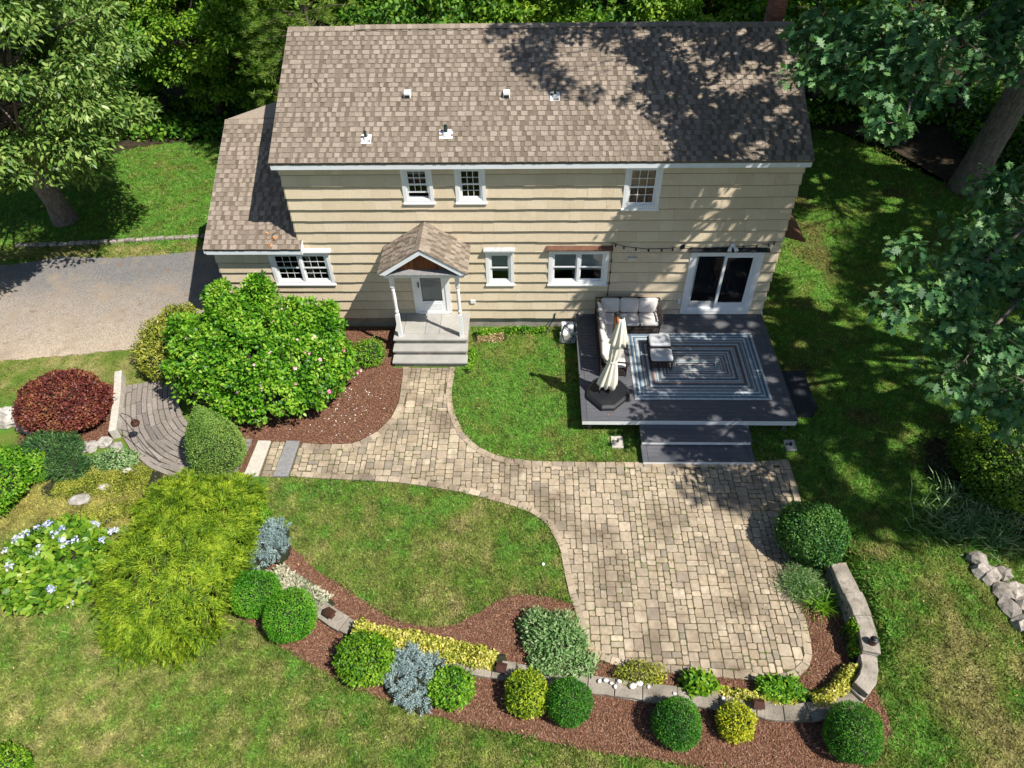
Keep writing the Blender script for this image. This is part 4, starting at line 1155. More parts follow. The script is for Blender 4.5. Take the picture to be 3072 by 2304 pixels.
groof = mb.build('wing_roof', M['shingle_low'], house)
shingles((-2.68, GE - .02, GZ), (1, 0, 0), 2.8, gs_, gs_.length, 28, groof, 300, clip=lambda r: (0, 2.80) if r < 2 else (0, 2.66))
ridgecap(groof, -2.68, -.05, GR, GRZ, .018)
A, B, Cc = Vector((-2.66, 3.78, 5.06)), Vector((-.02, 3.85, 5.06)), Vector((-.02, 4.9, 5.55))
mb = MB(); mb.add([A, B, Cc, A - Vector((0, 0, .3)), B - Vector((0, 0, .3)), Cc - Vector((0, 0, .5))], [(0, 1, 2), (0, 3, 4, 1), (0, 2, 5, 3)]); mb.build('cricket', M['shingle'], groof)
mb = MB(); mb.box(-2.64, .09, GE + .005, GE + .03, GZ - .19, GZ - .02); mb.build('fascia', M['fascia'], groof)
mb = MB(); mb.box(-2.62, .08, GE + .03, -.048, GZ - .185, GZ - .17); mb.build('soffit', M['white'], groof)
mb = MB(); mb.hexa([(.10, GE, GZ - .2), (.125, GE, GZ - .2), (.125, -.05, GZ - .08), (.10, -.05, GZ - .08), (.10, GE, GZ + .0), (.125, GE, GZ), (.125, -.05, GZ + .13), (.10, -.05, GZ + .13)]); mb.build('rake_board', M['white'], groof)
mb = MB()
mb.add([(-2.69, GE, GZ - .0), (-2.66, GE, GZ), (-2.66, GR, GRZ), (-2.69, GR, GRZ), (-2.69, GE, GZ - .16), (-2.66, GE, GZ - .16), (-2.66, GR, GRZ - .16), (-2.69, GR, GRZ - .16)], [(0, 1, 2, 3), (7, 6, 5, 4), (0, 4, 5, 1), (1, 5, 6, 2), (3, 7, 4, 0)]); mb.build('rake_board', M['fascia'], groof)

# chimney at the far right end
chm = MB(); chm.box(13.26, 13.60, 4.35, 4.95, 6.2, 9.1); 
cho = chm.build('chimney', M['joint'], house)
bk = []
for r in range(34):
    zz = 6.6 + r * .073
    for i in range(3):
        xx = 13.26 + (i - (.5 if r % 2 else 0)) * .21
        a, b = max(xx, 13.25), min(xx + .2, 13.61)
        if b - a > .03: bk.append((a, b, 4.335, 4.36, zz, zz + .064))
for i in range(34):
    zz = 6.6 + i * .073
    for j in range(3):
        yy = 4.35 + (j - (.5 if i % 2 else 0)) * .21; a, b = max(yy, 4.34), min(yy + .2, 4.96)
        if b - a > .03: bk.append((13.245, 13.27, a, b, zz, zz + .064))
for q in bk: 
    mb = MB(); mb.box(*q); mb.build('brick', M['brick'], cho, loc=(q[0], q[2], q[4]))

# side hood and downspout at the right-hand end, small fittings on the wall
mb = MB(); mb.hexa([(13.65, .35, 3.12), (14.35, .2, 3.0), (14.35, 2.2, 3.0), (13.65, 2.2, 3.12), (13.65, .35, 3.6), (14.35, .2, 3.06), (14.35, 2.2, 3.06), (13.65, 2.2, 3.6)]); mb.build('side_hood', M['copper'], house)
mb = MB(); mb.tube([(13.70, .32, 3.4), (13.69, .30, 3.2), (13.69, .25, 1.9), (13.69, .25, .6), (13.75, .2, .3)], .035, 8); mb.build('downspout', M['white'], house)
for q, nm, mt in (((9.37, 9.63, -.13, -.03, 2.60, 2.70), 'dryer_vent', 'beige'), ((4.77, 4.92, -.075, -.03, 1.0, 1.14), 'outlet_box', 'white'), ((11.02, 11.10, -.085, -.03, 1.0, 1.16), 'outlet_box', 'white')):
    mb = MB(); mb.box(*q); mb.build(nm, M[mt], house, loc=(q[0], q[2], q[4]), bevel=.01)
fl = MB(); fl.blob((12.24, -.10, 3.12), (.07, .06, .06), 0, 12); flo = thing('flood_light', 'white twin flood light fixed above the sliding glass door', 'flood light', (12.24, -.06, 3.1))
fl.build('light_base', M['vinyl'], flo, smooth=True)
for s_ in (-1, 1):
    mb = MB(); mb.tube([(12.24 + s_ * .03, -.12, 3.10), (12.24 + s_ * .08, -.19, 3.06), (12.24 + s_ * .10, -.26, 3.03)], [.03, .05, .06], 12); mb.build('lamp_head', M['vinyl'], flo, smooth=True)
mb = MB(); mb.box(10.83, 10.92, -.12, -.04, 3.0, 3.11); sc_ = mb.build('security_camera', M['black'], bevel=.012, loc=(10.87, -.08, 3.05)); tag(sc_, 'small black camera on the siding left of the sliding door', 'camera')
mb = MB(); mb.tube([(10.875, -.12, 3.05), (10.875, -.145, 3.045)], .028, 12); mb.build('camera_lens', M['plastic'], sc_, loc=(10.87, -.08, 3.05))
sg = thing('string_lights', 'black string of garden bulbs hung along the siding above the deck', 'string lights', (8.88, -.07, 3.15))
SP = [(8.86, 3.19), (9.26, 3.06), (9.86, 2.98), (10.48, 2.99), (10.86, 3.07), (11.39, 3.01), (12.02, 3.03), (12.63, 3.06), (13.22, 3.14), (13.45, 3.23)]
DN = [(8.88, 3.17), (8.90, 2.63), (8.91, 2.03), (8.89, 1.42), (8.86, 1.15)]
mb = MB(); mb.tube([(x, -.075, z) for x, z in SP], .009, 5); mb.tube([(x, -.075, z) for x, z in DN], .009, 5); mb.build('cable', M['black'], sg)
def along(L, k):
    out = []
    for i in range(k):
        t = (i + .5) / k * (len(L) - 1); j = int(t); f = t - j
        out.append((L[j][0] + (L[j + 1][0] - L[j][0]) * f, L[j][1] + (L[j + 1][1] - L[j][1]) * f))
    return out
bulb = MB(); bulb.lathe((0, 0, 0), [(.014, .03), (.016, 0), (.026, -.03), (.022, -.06), (.004, -.075)], 8)
bme = bulb.mesh('bulb', M['black'])
for x, z in along(SP, 15) + along(DN, 6): link('bulb', bme, sg, (x, -.085, z - .02))

# debris on the roofs
for (x, y, nm) in ((10.36, 1.25, 'twig'), (.9, 1.9, 'twig')):
    p = onroof(x, y); mb = MB(); s_ = slope.normalized(); n_ = Vector((0, -s_.z, s_.y))
    P = [p + s_ * d_ + Vector((dx, 0, 0)) + n_ * .03 for d_, dx in ((-.42, -.12), (-.2, .05), (.05, .02), (.2, -.1), (.42, .06))]
    if x < 5: P = P[1:4]
    mb.tube(P, .012, 5); tag(mb.build('twig', M['twig_brown'], loc=p), 'crooked fallen twig lying on the shaded right part of the main roof' if x > 5 else 'short fallen twig lying on the sunny left part of the main roof', 'twig')
p = Vector((-.72, -.02, 3.30)); pos = []
n = 26; P = np.array([p.x, p.y, p.z + .03]) + rng.normal(size=(n, 3)) * np.array([.09, .08, .02]); P[:, 2] = 3.16 + (P[:, 1] + .3) * .475 + .02
dl = link('dead_oak_spray', npmesh('dead_oak_spray', [(leafverts(P, rdir(n) * .5 + np.array([0, -.3, 1]), rdir(n), rng.uniform(.10, .17, n), .07, OAK), 0)], M['dryleaf'], tuple(p)), None, p)
tag(dl, 'spray of orange dead oak leaves lying on the left wing roof', 'leaves')

# ---------------------------------------------------------------- front porch
porch = thing('front_porch', 'small gabled front porch with white turned posts and stone steps', 'porch', (3.6, -.6, 0))
XL, XR = 2.51, 4.73
mb = MB(); mb.box(XL + .06, XR - .05, -1.19, -.0, 0, .535); mb.box(XL + .06, XR - .05, -1.47, -1.19, 0, .335); mb.box(XL + .06, XR - .05, -1.77, -1.47, 0, .135); mb.build('step_base', M['concrete'], porch)
def slabs(xs, y0, y1, z0, z1, mt, ov=0):
    for a, b in zip(xs[:-1], xs[1:]):
        mb = MB(); mb.box(a + .004, b - .004, y0, y1, z0, z1); mb.build('flagstone', M[mt], porch, loc=(a, y0, z1), bevel=.006, seg=1)
slabs([XL, 2.78, 3.42, 3.86, 4.5, XR], -.98, -.01, .54, .60, 'bluestone'); slabs([XL, XR], -1.26, -.988, .54, .602, 'bluestone')
for y0, y1, z in ((-1.54, -1.20, .40), (-1.83, -1.48, .20)):
    mb = MB(); mb.box(XL, XR, y0, y1, z - .065, z); mb.build('tread', M['bluestone'], porch, loc=(XL, y0, z), bevel=.008, seg=1)
for y, z0, z1 in ((-1.215, .40, .535), (-1.495, .20, .335), (-1.79, .02, .135)):
    x = XL + .05
    while x < XR - .06:
        e = min(x + random.uniform(.3, .55), XR - .05)
        mb = MB(); mb.box(x + .004, e - .004, y, y + .03, z0, z1); mb.build('riser_stone', M['riser'], porch, loc=(x, y, z0)); x = e
for px in (2.72, 4.55):
    q = -1.08; mb = MB(); w = .058
    mb.box(px - w, px + w, q - w, q + w, .602, 1.42)
    prof = [(.052, 1.42), (.062, 1.44), (.04, 1.47), (.058, 1.52), (.062, 1.56), (.046, 1.62), (.05, 1.8), (.056, 2.0), (.05, 2.2), (.04, 2.3), (.06, 2.33), (.045, 2.37), (.058, 2.41), (.062, 2.44)]
    mb.lathe((px, q, 0), prof, 14); mb.box(px - w, px + w, q - w, q + w, 2.44, 2.80)
    mb.build('post', M['white'], porch, loc=(px, q, .6))
mb = MB(); mb.box(2.55, 4.78, -1.17, -1.0, 2.80, 2.985); mb.box(2.60, 2.72, -1.0, -.05, 2.82, 2.98); mb.box(4.55, 4.67, -1.0, -.05, 2.82, 2.98); mb.build('beam', M['white'], porch)
mb = MB(); mb.box(2.72, 4.55, -1.0, -.05, 2.95, 2.97); mb.build('ceiling', M['white'], porch)
mb = MB(); mb.hexa([(2.5, -1.33, 2.99), (4.82, -1.33, 2.99), (4.82, -1.12, 2.99), (2.5, -1.12, 2.99), (2.5, -1.33, 3.02), (4.82, -1.33, 3.02), (4.82, -1.12, 3.06), (2.5, -1.12, 3.06)]); mb.build('gable_ledge', M['slab_dark'], porch)
RX, RZp, EXl, EXr, EZp = 3.66, 3.87, 2.44, 4.88, 3.07
mb = MB()
for ex in (EXl, EXr):
    mb.add([(ex, -1.36, EZp), (ex, -.0, EZp), (RX, 0, RZp), (RX, -1.36, RZp), (ex, -1.36, EZp - .05), (ex, 0, EZp - .05), (RX, 0, RZp - .05), (RX, -1.36, RZp - .05)], [(0, 1, 2, 3), (4, 5, 6, 7), (0, 4, 7, 3), (0, 1, 5, 4)])
proof = mb.build('porch_roof', M['shingle_low'], porch)
for ex in (EXl, EXr):
    v = Vector((RX - ex, 0, RZp - EZp))
    shingles((ex, -1.39, EZp + .005), (0, 1, 0), 1.36, v, v.length, 10, proof, 140)
y = -1.39
while y < -.02:
    e = min(y + .145, -.01); b = MB(); h = .13; k_ = .66
    vs = []
    for yy, dz in ((y - .004, .03), (e + .015, .018)): vs += [(RX - h, yy, RZp - h * k_ + dz), (RX, yy, RZp + dz), (RX + h, yy, RZp - h * k_ + dz)]
    b.add(vs + [(p[0], p[1], p[2] - .012) for p in vs], [(1, 4, 3, 0), (2, 5, 4, 1), (0, 6, 7, 1), (1, 7, 8, 2), (0, 3, 9, 6), (2, 8, 11, 5)])
    b.build('ridge_shingle', M['shingle'], proof, loc=(RX, y, RZp)); y = e
for ex, s_ in ((EXl + .02, 1), (EXr - .02, -1)):
    mb = MB(); mb.add([(ex, -1.365, EZp - .02), (RX, -1.365, RZp - .02), (RX, -1.365, RZp - .17), (ex + s_ * .18, -1.365, EZp - .05), (ex, -1.34, EZp - .02), (RX, -1.34, RZp - .02), (RX, -1.34, RZp - .17), (ex + s_ * .18, -1.34, EZp - .05)], [(0, 1, 2, 3), (7, 6, 5, 4), (0, 4, 5, 1), (1, 5, 6, 2), (2, 6, 7, 3), (3, 7, 4, 0)])
    mb.build('rake_board', M['fascia'], proof)
x = 2.62
while x < 4.72:
    e = x + .098; mb = MB()
    def topz(xx): return EZp + (RZp - EZp) * (1 - abs(xx - RX) / (RX - EXl)) - .055
    a, b = x + .003, e - .003
    if min(topz(a), topz(b)) > 3.06:
        tops = [(a, topz(a)), (b, topz(b))]
        if a < RX < b: pass
        y0 = -1.13 + random.uniform(-.004, .004)
        mb.hexa([(a, y0, 3.03), (b, y0, 3.03), (b, y0 + .02, 3.03), (a, y0 + .02, 3.03), (a, y0, topz(a)), (b, y0, topz(b)), (b, y0 + .02, topz(b)), (a, y0 + .02, topz(a))])
        mb.build('gable_board', M['stain'], porch, loc=(x, -1.13, 3.03))
    x = e

# ---------------------------------------------------------------- deck
DX0, DX1, DY0, DZ = 7.96, 13.64, -4.39, .57
deck = thing('deck', 'dark grey composite deck with white fascia and two front steps', 'deck', (10.8, -2.2, 0))
def board(x0, x1, y0, y1, z1, name='board', th=.026, m='deck', parent=None):
    mb = MB(); z1 += random.uniform(-.0015, .0015); mb.box(x0, x1, y0, y1, z1 - th, z1); return mb.build(name, M[m], parent or deck, loc=(x0, y0, z1), bevel=.004, seg=1)
y = DY0 + .150
while y < -.05:
    e = min(y + .139, -.03)
    if e - y > .03: board(DX0 + .150, DX1 - .150, y, e - .006, DZ)
    y = e
board(DX0, DX0 + .144, DY0 + .0, -.03, DZ); board(DX1 - .144, DX1, DY0, -.03, DZ); board(DX0 + .149, DX1 - .149, DY0, DY0 + .144, DZ)
for q in ((DX0 + .02, 12.16, DY0 + .02, DY0 + .045, .36, .542), (12.166, DX1 - .02, DY0 + .02, DY0 + .045, .36, .542), (DX0 + .02, DX0 + .045, DY0 + .05, -.03, .36, .542), (DX1 - .045, DX1 - .02, DY0 + .05, -.03, .36, .542)):
    mb = MB(); mb.box(*q); mb.build('fascia_board', M['white'], deck, loc=(q[0], q[2], q[4]), bevel=.003, seg=1)
mb = MB()
for i in range(9): xx = DX0 + .3 + i * .64; mb.box(xx, xx + .04, DY0 + .06, -.06, .36, .54)
for xx in (8.2, 10.0, 11.8, 13.4):
    for yy in (-4.2, -2.2, -.3): mb.box(xx - .05, xx + .05, yy - .05, yy + .05, -.05, .40)
mb.build('framing', M['framing'], deck)
for (y0, y1, z) in ((-4.96, -4.35, .38), (-5.46, -4.89, .19)):
    x0, x1 = 9.50, 12.37
    board(x0, x0 + .14, y0, y1, z); board(x1 - .14, x1, y0, y1, z); board(x0 + .145, x1 - .145, y0, y0 + .138, z)
    yy = y0 + .143
    while yy < y1 - .02:
        e = min(yy + .139, y1); board(x0 + .145, x1 - .145, yy, e - .006, z); yy = e
    mb = MB(); mb.box(x0 + .02, x1 - .03, y0 + .02, y0 + .045, z - .145, z - .028); mb.build('riser_board', M['white'], deck, loc=(x0, y0, z))
    mb = MB(); mb.box(x0 + .02, x0 + .045, y0 + .05, y1, z - .145, z - .028); mb.box(x1 - .055, x1 - .03, y0 + .05, y1, z - .145, z - .028); mb.build('step_side', M['white'], deck, loc=(x0, y0, z))
# dark side step
bx = thing('side_step', 'low dark stained timber box step against the right side of the deck', 'step', (14.0, -3.1, 0))
for i in range(5):
    x0 = 13.69 + i * .131; mb = MB(); mb.box(x0, x0 + .125, -3.79, -2.36, .395, .42); mb.build('plank', M['deckside'], bx, loc=(x0, -3.79, .42), bevel=.003, seg=1)
for i in range(3):
    z0 = .02 + i * .124; mb = MB(); mb.box(13.70, 14.33, -3.775, -3.75, z0, z0 + .118); mb.build('side_board', M['deckside'], bx, loc=(13.7, -3.77, z0))
    mb = MB(); mb.box(14.305, 14.33, -3.748, -2.38, z0, z0 + .118); mb.build('side_board', M['deckside'], bx, loc=(14.3, -3.74, z0))
mb = MB(); mb.box(13.72, 14.29, -3.74, -2.4, .0, .39); mb.build('inner_frame', M['black'], bx)

# rug of concentric braided bands
rug = thing('rug', 'striped blue grey and white outdoor rug of nested rectangles', 'rug', (11.28, -2.285, DZ))
RC = {'w': (.56, .58, .58), 'b': (.09, .16, .23), 'B': (.16, .25, .33), 'g': (.27, .29, .305), 'd': (.10, .105, .12), 't': (.25, .225, .205), 'l': (.40, .45, .47), 'o': (.44, .27, .20), 'n': (.17, .125, .13), 'e': (.25, .35, .34)}
rm_ = {k: mat('rug_band_' + n, [c], .95, False, 9, .16, bump=.6, bscale=110) for (k, c), n in zip(RC.items(), ('white', 'navy', 'blue', 'grey', 'charcoal', 'taupe', 'pale', 'rust', 'plum', 'sage'))}
seq = 'wwBbgwbBlwgbwtgdlwBdnolgwBdtlwngwdtlgnwtlegwdt'
hw, hh = 1.845, 1.36; nb = len(seq); st = hh / (nb + .4)
for i, k in enumerate(seq):
    o_ = i * st; a, b = hw - o_, hh - o_; c, d = a - st, b - st
    mb = MB(); cx, cy = 11.285, -2.285; z = DZ + .004
    def ring(a, b, z): return [(cx - a, cy - b, z), (cx + a, cy - b, z), (cx + a, cy + b, z), (cx - a, cy + b, z)]
    mb.add(ring(a, b, z) + ring(a - st * .1, b - st * .1, z + .010) + ring(a - st * .5, b - st * .5, z + .014) + ring(c + st * .1, max(d + st * .1, .001), z + .010) + ring(c, max(d, .0005), z), [(r * 4 + j, r * 4 + (j + 1) % 4, (r + 1) * 4 + (j + 1) % 4, (r + 1) * 4 + j) for r in range(4) for j in range(4)])
    mb.build('band', rm_[k], rug)
mb = MB(); mb.box(cx - (hw - nb * st), cx + (hw - nb * st), cy - .012, cy + .012, DZ + .004, DZ + .015); mb.build('band', rm_['w'], rug)

# ---------------------------------------------------------------- furniture
def cushion(mb, c, s, rot=None, e=.28, n=14, puff=0):
    vs = []; fs = []; rows = 9
    f = lambda v, p: math.copysign(abs(v) ** p, v)
    for i in range(rows + 1):
        t = -math.pi / 2 + math.pi * i / rows
        for k in range(n * 2):
            a = 2 * math.pi * k / (n * 2)
            x = f(math.cos(t), .45) * f(math.cos(a), e); y = f(math.cos(t), .45) * f(math.sin(a), e); z = f(math.sin(t), .75)
            z *= 1 - puff * max(abs(x), abs(y)) ** 4
            v = Vector((x * s[0] / 2, y * s[1] / 2, z * s[2] / 2))
            if rot is not None: v = rot @ v
            vs.append(v + Vector(c))
    N = n * 2
    for i in range(rows):
        for k in range(N): fs.append((i * N + k, i * N + (k + 1) % N, (i + 1) * N + (k + 1) % N, (i + 1) * N + k))
    mb.add(vs, fs); return mb
sofa = thing('sectional_sofa', 'dark wicker L shaped sectional sofa with pale grey cushions', 'sofa', (9.2, -1.2, DZ))
S0 = DZ + .24; ST = DZ + .40
def weave(mb, p, q, z0, z1, step=.055):
    p, q = Vector((*p, 0)), Vector((*q, 0)); L = (q - p).length; d = (q - p) / L
    n = max(2, int(L / step))
    for i in range(n + 1):
        a = p + d * (L * i / n); sk = d * .035 * (1 if i % 2 else -1)
        mb.bar((a.x - sk.x, a.y - sk.y, z0), (a.x + sk.x, a.y + sk.y, z1), .011, .011, 0, (d.y, -d.x, 0))
    for k in range(4):
        z = z0 + (z1 - z0) * k / 3; mb.bar((p.x, p.y, z), (q.x, q.y, z), .020, .018)
X_, B_ = 8.55, -.28
mods = [('corner', X_, X_ + .70, -.98, B_), ('r1', 9.25, 9.81, -.98, B_), ('r2', 9.81, 10.38, -.98, B_), ('l1', X_, X_ + .70, -1.56, -.98), ('l2', X_, X_ + .70, -2.14, -1.56), ('l3', X_, X_ + .70, -2.74, -2.14)]
fr = MB(); leg = []
for nm, x0, x1, y0, y1 in mods:
    fr.box(x0 + .01, x1 - .01, y0 + .01, y1 - .01, S0 - .02, S0 + .04)
weave(fr, (9.25, -.985), (10.38, -.985), DZ + .06, S0 - .01); weave(fr, (9.255, -2.74), (9.255, -.98), DZ + .06, S0 - .01); weave(fr, (X_, -2.745), (9.25, -2.745), DZ + .06, S0 - .01)
weave(fr, (10.39, -.98), (10.39, B_), DZ + .06, ST + .2); weave(fr, (X_ - .01, -2.74), (X_ - .01, B_), DZ + .06, DZ + .80, .07); weave(fr, (X_, B_ + .01), (10.38, B_ + .01), DZ + .06, DZ + .80, .07)
fr.build('wicker_frame', M['wicker'], sofa)
mb = MB()
mb.tube([(X_ - .02, -2.78, DZ + .78), (X_ - .02, -1.5, DZ + .83), (X_ - .02, B_ + .01, DZ + .83), (9.5, B_ + .02, DZ + .83), (10.40, B_ + .02, DZ + .80)], .022, 8)
mb.tube([(10.41, B_ + .02, DZ + .80), (10.43, -.6, DZ + .66), (10.43, -.95, DZ + .60), (10.42, -1.0, DZ + .40)], .026, 8)
mb.tube([(X_ - .02, -2.78, DZ + .78), (8.7, -2.80, DZ + .62), (9.2, -2.79, DZ + .56), (9.27, -2.77, DZ + .4)], .024, 8); mb.build('arm_rail', M['wicker'], sofa)
for lx, ly in ((9.82, -.98), (10.40, -.98), (10.40, B_), (X_, B_), (X_, -2.76), (9.26, -2.76), (9.26, -1.0), (X_, -1.6)):
    mb = MB(); mb.tube([(lx, ly, DZ + .002), (lx, ly, ST)], [.014, .022], 8); mb.build('leg', M['wicker'], sofa, loc=(lx, ly, DZ))
for nm, x0, x1, y0, y1 in mods:
    a, b, c_, d_ = x0, x1, y0, y1
    if nm.startswith('r') or nm == 'corner': d_ -= .14
    if nm.startswith('l') or nm == 'corner': a += .14
    mb = MB(); cushion(mb, ((a + b) / 2, (c_ + d_) / 2, S0 + .11), (b - a - .012, d_ - c_ - .012, .15), None, .16); mb.build('seat_cushion', M['cushion'], sofa, smooth=True, loc=((a + b) / 2, (c_ + d_) / 2, S0))
Rx = lambda a: Matrix.Rotation(a, 3, 'X'); Ry = lambda a: Matrix.Rotation(a, 3, 'Y'); Rz = lambda a: Matrix.Rotation(a, 3, 'Z')
for cx_b in (8.96, 9.52, 10.08):
    mb = MB(); cushion(mb, (cx_b, B_ - .10, ST + .23), (.56, .46, .19), Rz(random.uniform(-.04, .04)) @ Rx(math.radians(72)), .3, puff=.45); mb.build('back_cushion', M['cushion'], sofa, smooth=True, loc=(cx_b, B_, ST))
for cy_b in (-.72, -1.27, -1.85, -2.44):
    mb = MB(); cushion(mb, (X_ + .12, cy_b, ST + .22), (.46, .57, .20), Rz(random.uniform(-.1, .1)) @ Ry(math.radians(68)), .3, puff=.45); mb.build('back_cushion', M['cushion'], sofa, smooth=True, loc=(X_, cy_b, ST))
def ottoman(x0, x1, y0, y1, lab):
    t = thing('ottoman', lab, 'ottoman', ((x0 + x1) / 2, (y0 + y1) / 2, DZ + .02), 'wicker ottomans on the rug'); z = DZ + .018
    mb = MB(); cushion(mb, ((x0 + x1) / 2, (y0 + y1) / 2, z + .355), (x1 - x0, y1 - y0, .13), None, .2); mb.build('cushion', M['ottoman'], t, smooth=True)
    mb = MB(); mb.box(x0 + .01, x1 - .01, y0 + .01, y1 - .01, z + .25, z + .30)
    for p, q in (((x0 + .01, y0), (x1 - .01, y0)), ((x1, y0 + .01), (x1, y1 - .01)), ((x0 + .01, y1), (x1 - .01, y1)), ((x0, y0), (x0, y1))): weave(mb, p, q, z + .10, z + .26)
    mb.build('wicker_frame', M['wicker'], t)
    for lx in (x0 + .015, x1 - .015):
        for ly in (y0 + .015, y1 - .015):
            mb = MB(); mb.tube([(lx, ly, z), (lx, ly, z + .28)], [.015, .02], 8); mb.build('leg', M['wicker'], t, loc=(lx, ly, z))
ottoman(9.99, 10.60, -1.90, -1.40, 'square grey cushioned wicker ottoman nearer the house wall')
ottoman(9.97, 10.58, -2.50, -2.03, 'square grey cushioned wicker ottoman nearer the deck steps')

# closed cantilever umbrella
um = thing('cantilever_umbrella', 'closed cream cantilever umbrella on a black weighted base', 'umbrella', (8.72, -3.45, DZ))
base = [(8.16, -3.30), (8.42, -2.93), (8.72, -2.80), (9.10, -3.03), (9.30, -3.34), (9.28, -3.62), (8.84, -4.06), (8.50, -4.07), (8.13, -3.62)]
bc = (8.72, -3.43)
def scl(f): return [(bc[0] + (x - bc[0]) * f, bc[1] + (y - bc[1]) * f) for x, y in base]
n = len(base); mb = MB(); rings = [(1.0, .003), (1.03, .05), (1.0, .10), (.88, .145), (.25, .165)]
vs = []
for f, z in rings: vs += [(x, y, DZ + z) for x, y in scl(f)]
fs = [(r * n + j, (r + 1) * n + j, (r + 1) * n + (j + 1) % n, r * n + (j + 1) % n) for r in range(len(rings) - 1) for j in range(n)] + [tuple((len(rings) - 1) * n + j for j in range(n))]
mb.add(vs, fs); mb.build('base', M['plastic'], um, bevel=.012)
mb = MB(); mb.bar((8.18, -3.55, DZ + .152), (8.66, -3.36, DZ + .172), .012, .01); mb.bar((8.78, -3.30, DZ + .172), (9.25, -3.2, DZ + .13), .012, .01); mb.build('base_seam', M['black'], um)
mb = MB(); mb.lathe((8.55, -3.82, DZ + .14), [(.035, .0), (.035, .012), (.018, .016)], 12); mb.build('filler_cap', M['black'], um)
mb = MB(); mb.tube([(8.70, -3.40, DZ + .10), (8.705, -3.36, 1.8), (8.71, -3.33, 3.38)], .042, 12); mb.build('pole', M['teak'], um)
mb = MB(); mb.tube([(8.69, -3.36, 3.36), (8.76, -3.44, 3.40)], .062, 12); mb.build('pole_cap', M['plastic'], um, bevel=.01)
mb = MB(); mb.tube([(8.735, -3.37, 3.30), (8.80, -3.40, 2.95), (8.79, -3.40, 2.6)], .02, 8); mb.build('strap', M['orange'], um)
# folded canopy: star-shaped section that hangs in pleats
vs = []; fs = []; NZ, NA = 26, 64
hub = Vector((8.86, -3.36))
for i in range(NZ + 1):
    t = i / NZ; z = 3.22 - t * 2.28
    r = np.interp(t, [0, .05, .22, .40, .55, .62, .72, .9, 1.0], [.05, .09, .125, .15, .135, .105, .15, .225, .245])
    amp = np.interp(t, [0, .1, .4, .6, .75, 1], [.05, .18, .30, .22, .32, .42])
    dx, dy = -.20 * t ** 1.3, .02 * t - .10 * t
    for k in range(NA):
        a = 2 * math.pi * k / NA
        w = math.sin(8 * a + 2.2 * t + .6 * math.sin(3 * a)) * amp + .12 * math.sin(3 * a + 4 * t) + .06 * math.sin(13 * a + 9 * t)
        rr = .88 * r * (1 + w * .62)
        zz = z + (.07 * math.sin(8 * a + 1) + .05 * math.sin(3 * a) if i == NZ else 0)
        vs.append((hub.x + dx + rr * math.cos(a) * 1.06, hub.y + dy + rr * math.sin(a) * .9, zz))
for i in range(NZ):
    for k in range(NA): fs.append((i * NA + k, (i + 1) * NA + k, (i + 1) * NA + (k + 1) % NA, i * NA + (k + 1) % NA))
mb = MB(); mb.add(vs, fs); co = mb.build('canopy', M['canvas'], um, smooth=True); so_ = co.modifiers.new('cloth', 'SOLIDIFY'); so_.thickness = .006
vs = []; fs = []; NZ = 8
for i in range(NZ + 1):
    t = i / NZ; z = 3.235 - t * .86; r = .06 + .15 * t ** .8
    for k in range(NA):
        a = 2 * math.pi * k / NA; w = math.sin(8 * a + .5 + .8 * t) * (.08 + .42 * t) + .1 * math.sin(5 * a + 2)
        vs.append((hub.x - .02 * t + r * (1 + w * .5) * math.cos(a), hub.y + r * (1 + w * .5) * math.sin(a) * .92, z + (.07 * math.sin(4 * a) if i == NZ else 0)))
for i in range(NZ):
    for k in range(NA): fs.append((i * NA + k, (i + 1) * NA + k, (i + 1) * NA + (k + 1) % NA, i * NA + (k + 1) % NA))
mb = MB(); mb.add(vs, fs); co = mb.build('canopy_vent', M['canvas'], um, smooth=True); so_ = co.modifiers.new('cloth', 'SOLIDIFY'); so_.thickness = .006
mb = MB(); mb.lathe((hub.x, hub.y, 3.225), [(.058, -.01), (.062, .015), (.045, .035), (.02, .05)], 16); mb.build('finial', M['pipe'], um, smooth=True)
mb = MB(); mb.tube([(hub.x - .105 + .118 * math.cos(a), hub.y - .045 + .098 * math.sin(a), 1.80) for a in np.linspace(0, 2 * math.pi, 20)], .016, 6); mb.build('tie_band', M['canvas'], um)

# ---------------------------------------------------------------- small things about the garden
hr = thing('hose_reel', 'beige plastic hose reel box with dark hose by the foundation', 'hose reel', (7.72, -.55, 0))
mb = MB(); mb.hexa([(7.52, -.80, .03), (7.92, -.80, .03), (7.92, -.34, .03), (7.52, -.34, .03), (7.55, -.78, .34), (7.89, -.78, .34), (7.89, -.36, .48), (7.55, -.36, .48)]); mb.build('box', M['beige'], hr, bevel=.02)
mb = MB(); mb.hexa([(7.54, -.70, .345), (7.90, -.70, .345), (7.90, -.33, .465), (7.54, -.33, .465), (7.54, -.70, .395), (7.90, -.70, .395), (7.90, -.33, .52), (7.54, -.33, .52)]); mb.build('lid', M['white'], hr, bevel=.015)
mb = MB(); mb.bar((7.94, -.74, .0), (7.94, -.74, .42), .03, .03); mb.bar((7.50, -.74, .0), (7.50, -.74, .42), .03, .03); mb.bar((7.94, -.36, .0), (7.94, -.36, .5), .03, .03); mb.build('stand', M['white'], hr)
mb = MB(); mb.tube([(7.75, -.45, .55), (7.62, -.55, .52), (7.55, -.78, .40), (7.6, -.86, .22), (7.8, -.87, .15), (7.88, -.84, .35), (7.72, -.62, .50), (7.6, -.5, .54)], .016, 8); mb.build('hose', M['hose'], hr)
mb = MB(); mb.tube([(7.35, -.06, .62), (7.33, -.09, .45), (7.25, -.10, .3), (7.12, -.12, .05), (7.2, -.25, .02)], .017, 8); mb.build('supply_hose', M['hose'], hr)
